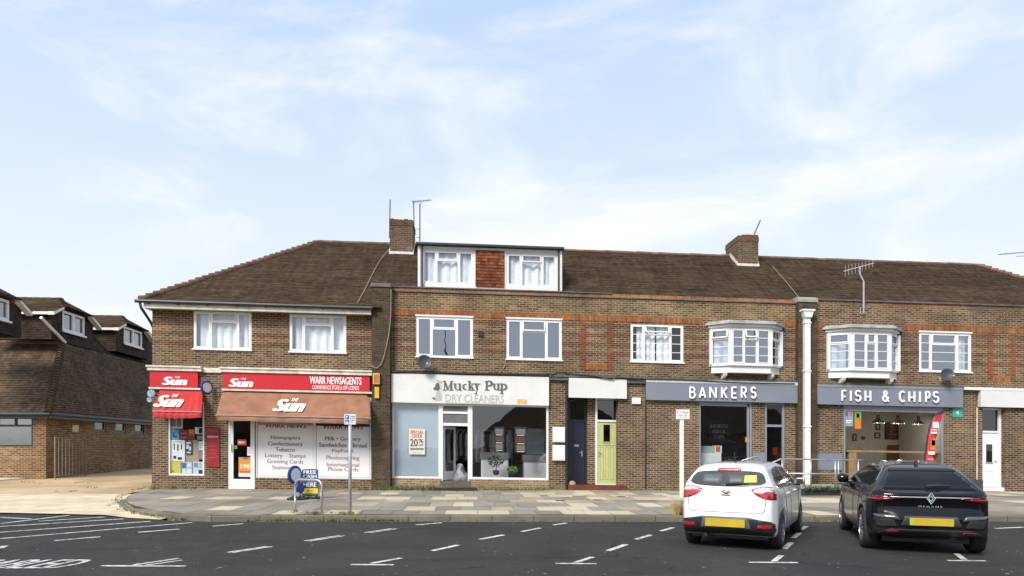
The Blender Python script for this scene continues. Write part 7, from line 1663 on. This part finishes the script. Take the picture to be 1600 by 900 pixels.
for sg in (1, -1):
    CA.panel('side_window', dg, 's', [(-1.50, 1.06), (-1.44, 1.16), (-1.25, 1.29), (-.9, 1.345), (-.34, 1.36), (-.34, 1.0), (-1.35, 1.01)], .005, sg); CA.panel('side_window', dg, 's', [(-.28, 1.0), (-.28, 1.36), (.20, 1.33), (.75, 1.06), (.72, .985)], .005, sg)
    m = MB(); p0 = CA.cast('s', .62, 1.0, sg)[0]; c = p0+Vector((.0, sg*.10, .05)); 
    for kk in range(1): m.lathe([(.001, -.08), (.055, -.075), (.075, -.035), (.075, .045), (.05, .075), (.001, .08)], tuple(c), 'y', 14)
    m.v = [(v[0], v[1], c.z+(v[2]-c.z)*.85) for v in m.v]; mo = CA.put(m, 'door_mirror', CA.body.data.materials[0], smooth=True)
    m = MB(); m.lathe([(.001, -.08), (.07, -.078), (.07, -.07)], tuple(c+Vector((-.0, 0, -.03))), 'y', 12); m.tube([p0-Vector((0, sg*.03, 0)), c+Vector((0, 0, -.05))], .035, 8); m.box(c.x-.085, c.x-.07, c.y-.06, c.y+.06, c.z-.045, c.z+.045); CA.put(m, 'mirror_glass', M['black'], mo)
    for xh in (-.62, .32):
        m = MB(); p0 = CA.cast('s', xh, .90, sg)[0]; m.tube([p0+Vector((-.09, sg*.005, 0)), p0+Vector((-.05, sg*.03, 0)), p0+Vector((.05, sg*.03, 0)), p0+Vector((.09, sg*.005, 0))], .014, 6); CA.put(m, 'door_handle', CA.body.data.materials[0])
    CA.panel('sill_trim', M['black'], 's', [(-.86, .22), (.86, .22), (.88, .30), (-.88, .30)], .006, sg)
CA.seams(M['gap'], [('r', [(.60, 1.06), (.62, .80), (.60, .66), (.55, .635), (-.55, .635), (-.60, .66), (-.62, .80), (-.60, 1.06)], 1)] + [('s', P, sg) for sg in (1, -1) for P in ([(-1.0, 1.0), (-.92, .72), (-.82, .60), (-.80, .33)], [(-.31, 1.0), (-.28, .33)], [(.82, .97), (.84, .36)], [(-.80, .345), (.84, .345)])])
for wx in (-1.285, 1.285):
    for sg in (1, -1): CA.wheel(wx, sg*.695, rr1, .20, sg, M['tyre'], M['alloy'], 5)
m = MB(); m.box(-1.7, 1.7, -.62, .62, .17, .30); m.tube([(-1.9, .35, .24), (-1.4, .35, .24)], .035, 8); CA.put(m, 'underbody', M['black'])
ws = CA.panel('windscreen', dg, 'f', [(-.62, 1.08), (.62, 1.08), (.54, 1.37), (-.54, 1.37)], .005)
# ---- black crossover hatchback
k2 = .99; loc, rz = place((8.10, 10.53), 22.5, (-1.34, -.79), k2)
T2_ = thing('parked_car', 'glossy black hatchback with a full width rear light bar in front of the chip shop', 'car', loc, rz=rz)
side = spline([(-1.75, .27), (-1.98, .33), (-2.08, .44), (-2.10, .60), (-2.03, .74), (-2.05, .86), (-2.09, .965), (-2.02, 1.0), (-1.86, 1.08), (-1.60, 1.23), (-1.34, 1.355), (-1.05, 1.42), (-.6, 1.47), (-.1, 1.485), (.35, 1.445), (.75, 1.32), (1.25, 1.06), (1.6, .98), (1.95, .88), (2.08, .72), (2.1, .45), (2.0, .25), (1.4, .21), (-1.4, .21)], 4)
rear_h = [(0, .17), (.74, .17), (.83, .26), (.875, .42), (.895, .62), (.893, .78), (.865, .91), (.79, .99), (.70, 1.12), (.555, 1.32), (.46, 1.42), (.33, 1.47), (0, 1.50)]
rear = rear_h + mirror(rear_h[1:-1])[::-1]
ph = [(-2.13, 0), (-2.115, .45), (-2.06, .66), (-1.95, .80), (-1.75, .865), (-1.35, .895), (-.7, .875), (.6, .875), (1.35, .89), (1.75, .83), (2.0, .68), (2.10, .40), (2.13, 0)]
plan = ph + [(a, -b) for a, b in ph[1:-1]][::-1]
rr2 = .345
V, Fc = car_body(side, rear, plan, [(-1.34, rr2, rr2+.04), (1.34, rr2, rr2+.04)], ks=(.06, .06))
CB = Car(T2_, V, Fc, paintwork('black_car_paint', (.004, .004, .006), .35, .1), k2)
bg_ = car_glass('dark_glass', (.006, .006, .007), .22)
g = CB.panel('rear_window', bg_, 'r', [(-.66, 1.03), (.66, 1.03), (.56, 1.19), (.47, 1.315), (-.47, 1.315), (-.56, 1.19)], .007)
CB.panel('spoiler_edge', M['gap'], 'r', [(-.49, 1.325), (.49, 1.325), (.46, 1.355), (-.46, 1.355)], .03)
CB.panel('light_bar', plain('light_bar_silver', (.55, .52, .53), .2, .05, metallic=.6), 'r', [(-.80, .905), (.80, .905), (.80, .928), (-.80, .928)], .014)
for sg in (1, -1):
    f = (lambda P: P) if sg > 0 else mirror
    CB.panel('tail_light', M['lamp_dark'], 'r', f([(.40, .895), (.60, .855), (.78, .845), (.855, .865), (.862, .93), (.84, .945), (.60, .930), (.44, .91)]), .018, grid=.03)
    CB.panel('lamp_strip', M['lamp_red'], 'r', f([(.52, .888), (.78, .872), (.845, .88), (.845, .896), (.78, .893), (.55, .9)]), .024, grid=.03)
    CB.panel('bumper_vent', M['gap'], 'r', f([(.46, .45), (.74, .43), (.80, .56), (.76, .60), (.52, .575)]), .012, grid=.04)
    CB.panel('bumper_blade', plain('grey_gloss', (.07, .07, .078), .25, .1, coat=.8), 'r', f([(.42, .56), (.78, .60), (.80, .64), (.48, .64)]), .018, grid=.04)
    CB.panel('reflector', M['lamp_red'], 'r', f([(.44, .335), (.62, .335), (.62, .378), (.44, .378)]), .022, grid=.04)
CB.panel('diffuser', M['black'], 'r', [(-.62, .27), (.62, .27), (.74, .33), (.56, .41), (-.56, .41), (-.74, .33)], .014)
CB.panel('plate_recess', plain('recess_dark', (.03, .03, .033), .5), 'r', [(-.42, .46), (.42, .46), (.36, .63), (-.36, .63)], .012)
m = MB(); p_ = CB.cast('r', 0, .54)[0]; m.box(p_.x-.04, p_.x-.022, -.30, .30, .485, .60); pl_ = CB.put(m, 'number_plate', M['plate']); m = MB(); m.box(p_.x-.043, p_.x-.0405, .265, .30, .487, .598); CB.put(m, 'green_band', plain('plate_green', (.25, .55, .12), .4), pl_)
m = MB(); p_ = CB.cast('r', 0, .91)[0]; 
for sc in (1.0, .55):
    D = [(0, .085*sc), (.058*sc, 0), (0, -.085*sc), (-.058*sc, 0), (0, .085*sc)]
    for i in range(4): m.tube([(p_.x-.035, D[i][0]+.012*(1-sc), .905+D[i][1]), (p_.x-.035, D[i+1][0]+.012*(1-sc), .905+D[i+1][1])], .009, 6)
CB.put(m, 'emblem', plain('chrome', (.75, .75, .76), .15, .02, metallic=.9))
q = MB(); p_ = CB.cast('r', 0, .775)[0]; q.text('M E G A N E', -.165, .165, .762, .79, 0, .002, .012); q.v = [(p_.x-.022, -v[0], v[2]) for v in q.v]; CB.put(q, 'model_letters', plain('silver_letters', (.6, .6, .6), .3))
m = MB(); p0, p1 = CB.cast('r', .03, 1.07)[0], CB.cast('r', -.32, 1.085)[0]; m.tube([p0+Vector((-.03, 0, .01)), (p0+p1)/2+Vector((-.04, 0, .02)), p1+Vector((-.03, 0, .01))], [.03, .026, .012], 6); CB.put(m, 'rear_wiper', M['black'])
m = MB(); p0 = CB.cast('t', -1.05, 0)[0]; m.prism([(p0.x-.09, p0.z-.01), (p0.x-.08, p0.z+.06), (p0.x-.05, p0.z+.065), (p0.x+.09, p0.z-.01)], 'y', -.02, .02); CB.put(m, 'roof_fin', M['black'])
for sg in (1, -1):
    CB.panel('side_window', bg_, 's', [(-1.52, 1.16), (-1.30, 1.30), (-1.0, 1.37), (-.36, 1.42), (-.36, 1.03), (-1.30, 1.06)], .005, sg); CB.panel('side_window', bg_, 's', [(-.30, 1.03), (-.30, 1.42), (.25, 1.40), (.92, 1.09), (.90, 1.02)], .005, sg)
    L = CB.seam('s', [(-1.56, 1.15), (-1.32, 1.315), (-1.0, 1.39), (-.3, 1.44), (.25, 1.42), (.95, 1.08)], sign=sg, off=.004); m = MB(); m.tube(L, .010, 6); CB.put(m, 'chrome_strip', plain('window_chrome', (.45, .45, .46), .2, .03, metallic=.9))
    m = MB(); p0 = CB.cast('s', .78, 1.03, sg)[0]; c = p0+Vector((.02, sg*.14, .06)); m.lathe([(.001, -.10), (.07, -.095), (.09, -.04), (.09, .05), (.065, .09), (.001, .10)], tuple(c), 'y', 14); mo = CB.put(m, 'door_mirror', CB.body.data.materials[0], smooth=True); m = MB(); m.tube([p0-Vector((0, sg*.03, 0)), c+Vector((0, 0, -.05))], .035, 8); CB.put(m, 'mirror_arm', M['black'], mo)
    CB.panel('sill_trim', M['black'], 's', [(-.92, .22), (.92, .22), (.94, .33), (-.94, .33)], .008, sg)
CB.seams(M['gap'], [('r', [(.66, .84), (.68, .74), (.60, .70), (-.60, .70), (-.68, .74), (-.66, .84)], 1)] + [('s', P, sg) for sg in (1, -1) for P in ([(-1.05, 1.03), (-.98, .75), (-.88, .60), (-.86, .36)], [(-.33, 1.03), (-.30, .36)], [(.92, 1.0), (.90, .38)])])
for wx in (-1.34, 1.34):
    for sg in (1, -1): CB.wheel(wx, sg*.775, rr2, .215, sg, M['tyre'], plain('dark_alloy', (.20, .20, .21), .3, .06, metallic=.9) if False else M['alloy'], 5)
m = MB(); m.box(-1.7, 1.7, -.62, .62, .17, .30); CB.put(m, 'underbody', M['black'])
CB.panel('windscreen', bg_, 'f', [(-.62, 1.10), (.62, 1.10), (.54, 1.40), (-.54, 1.40)], .005)
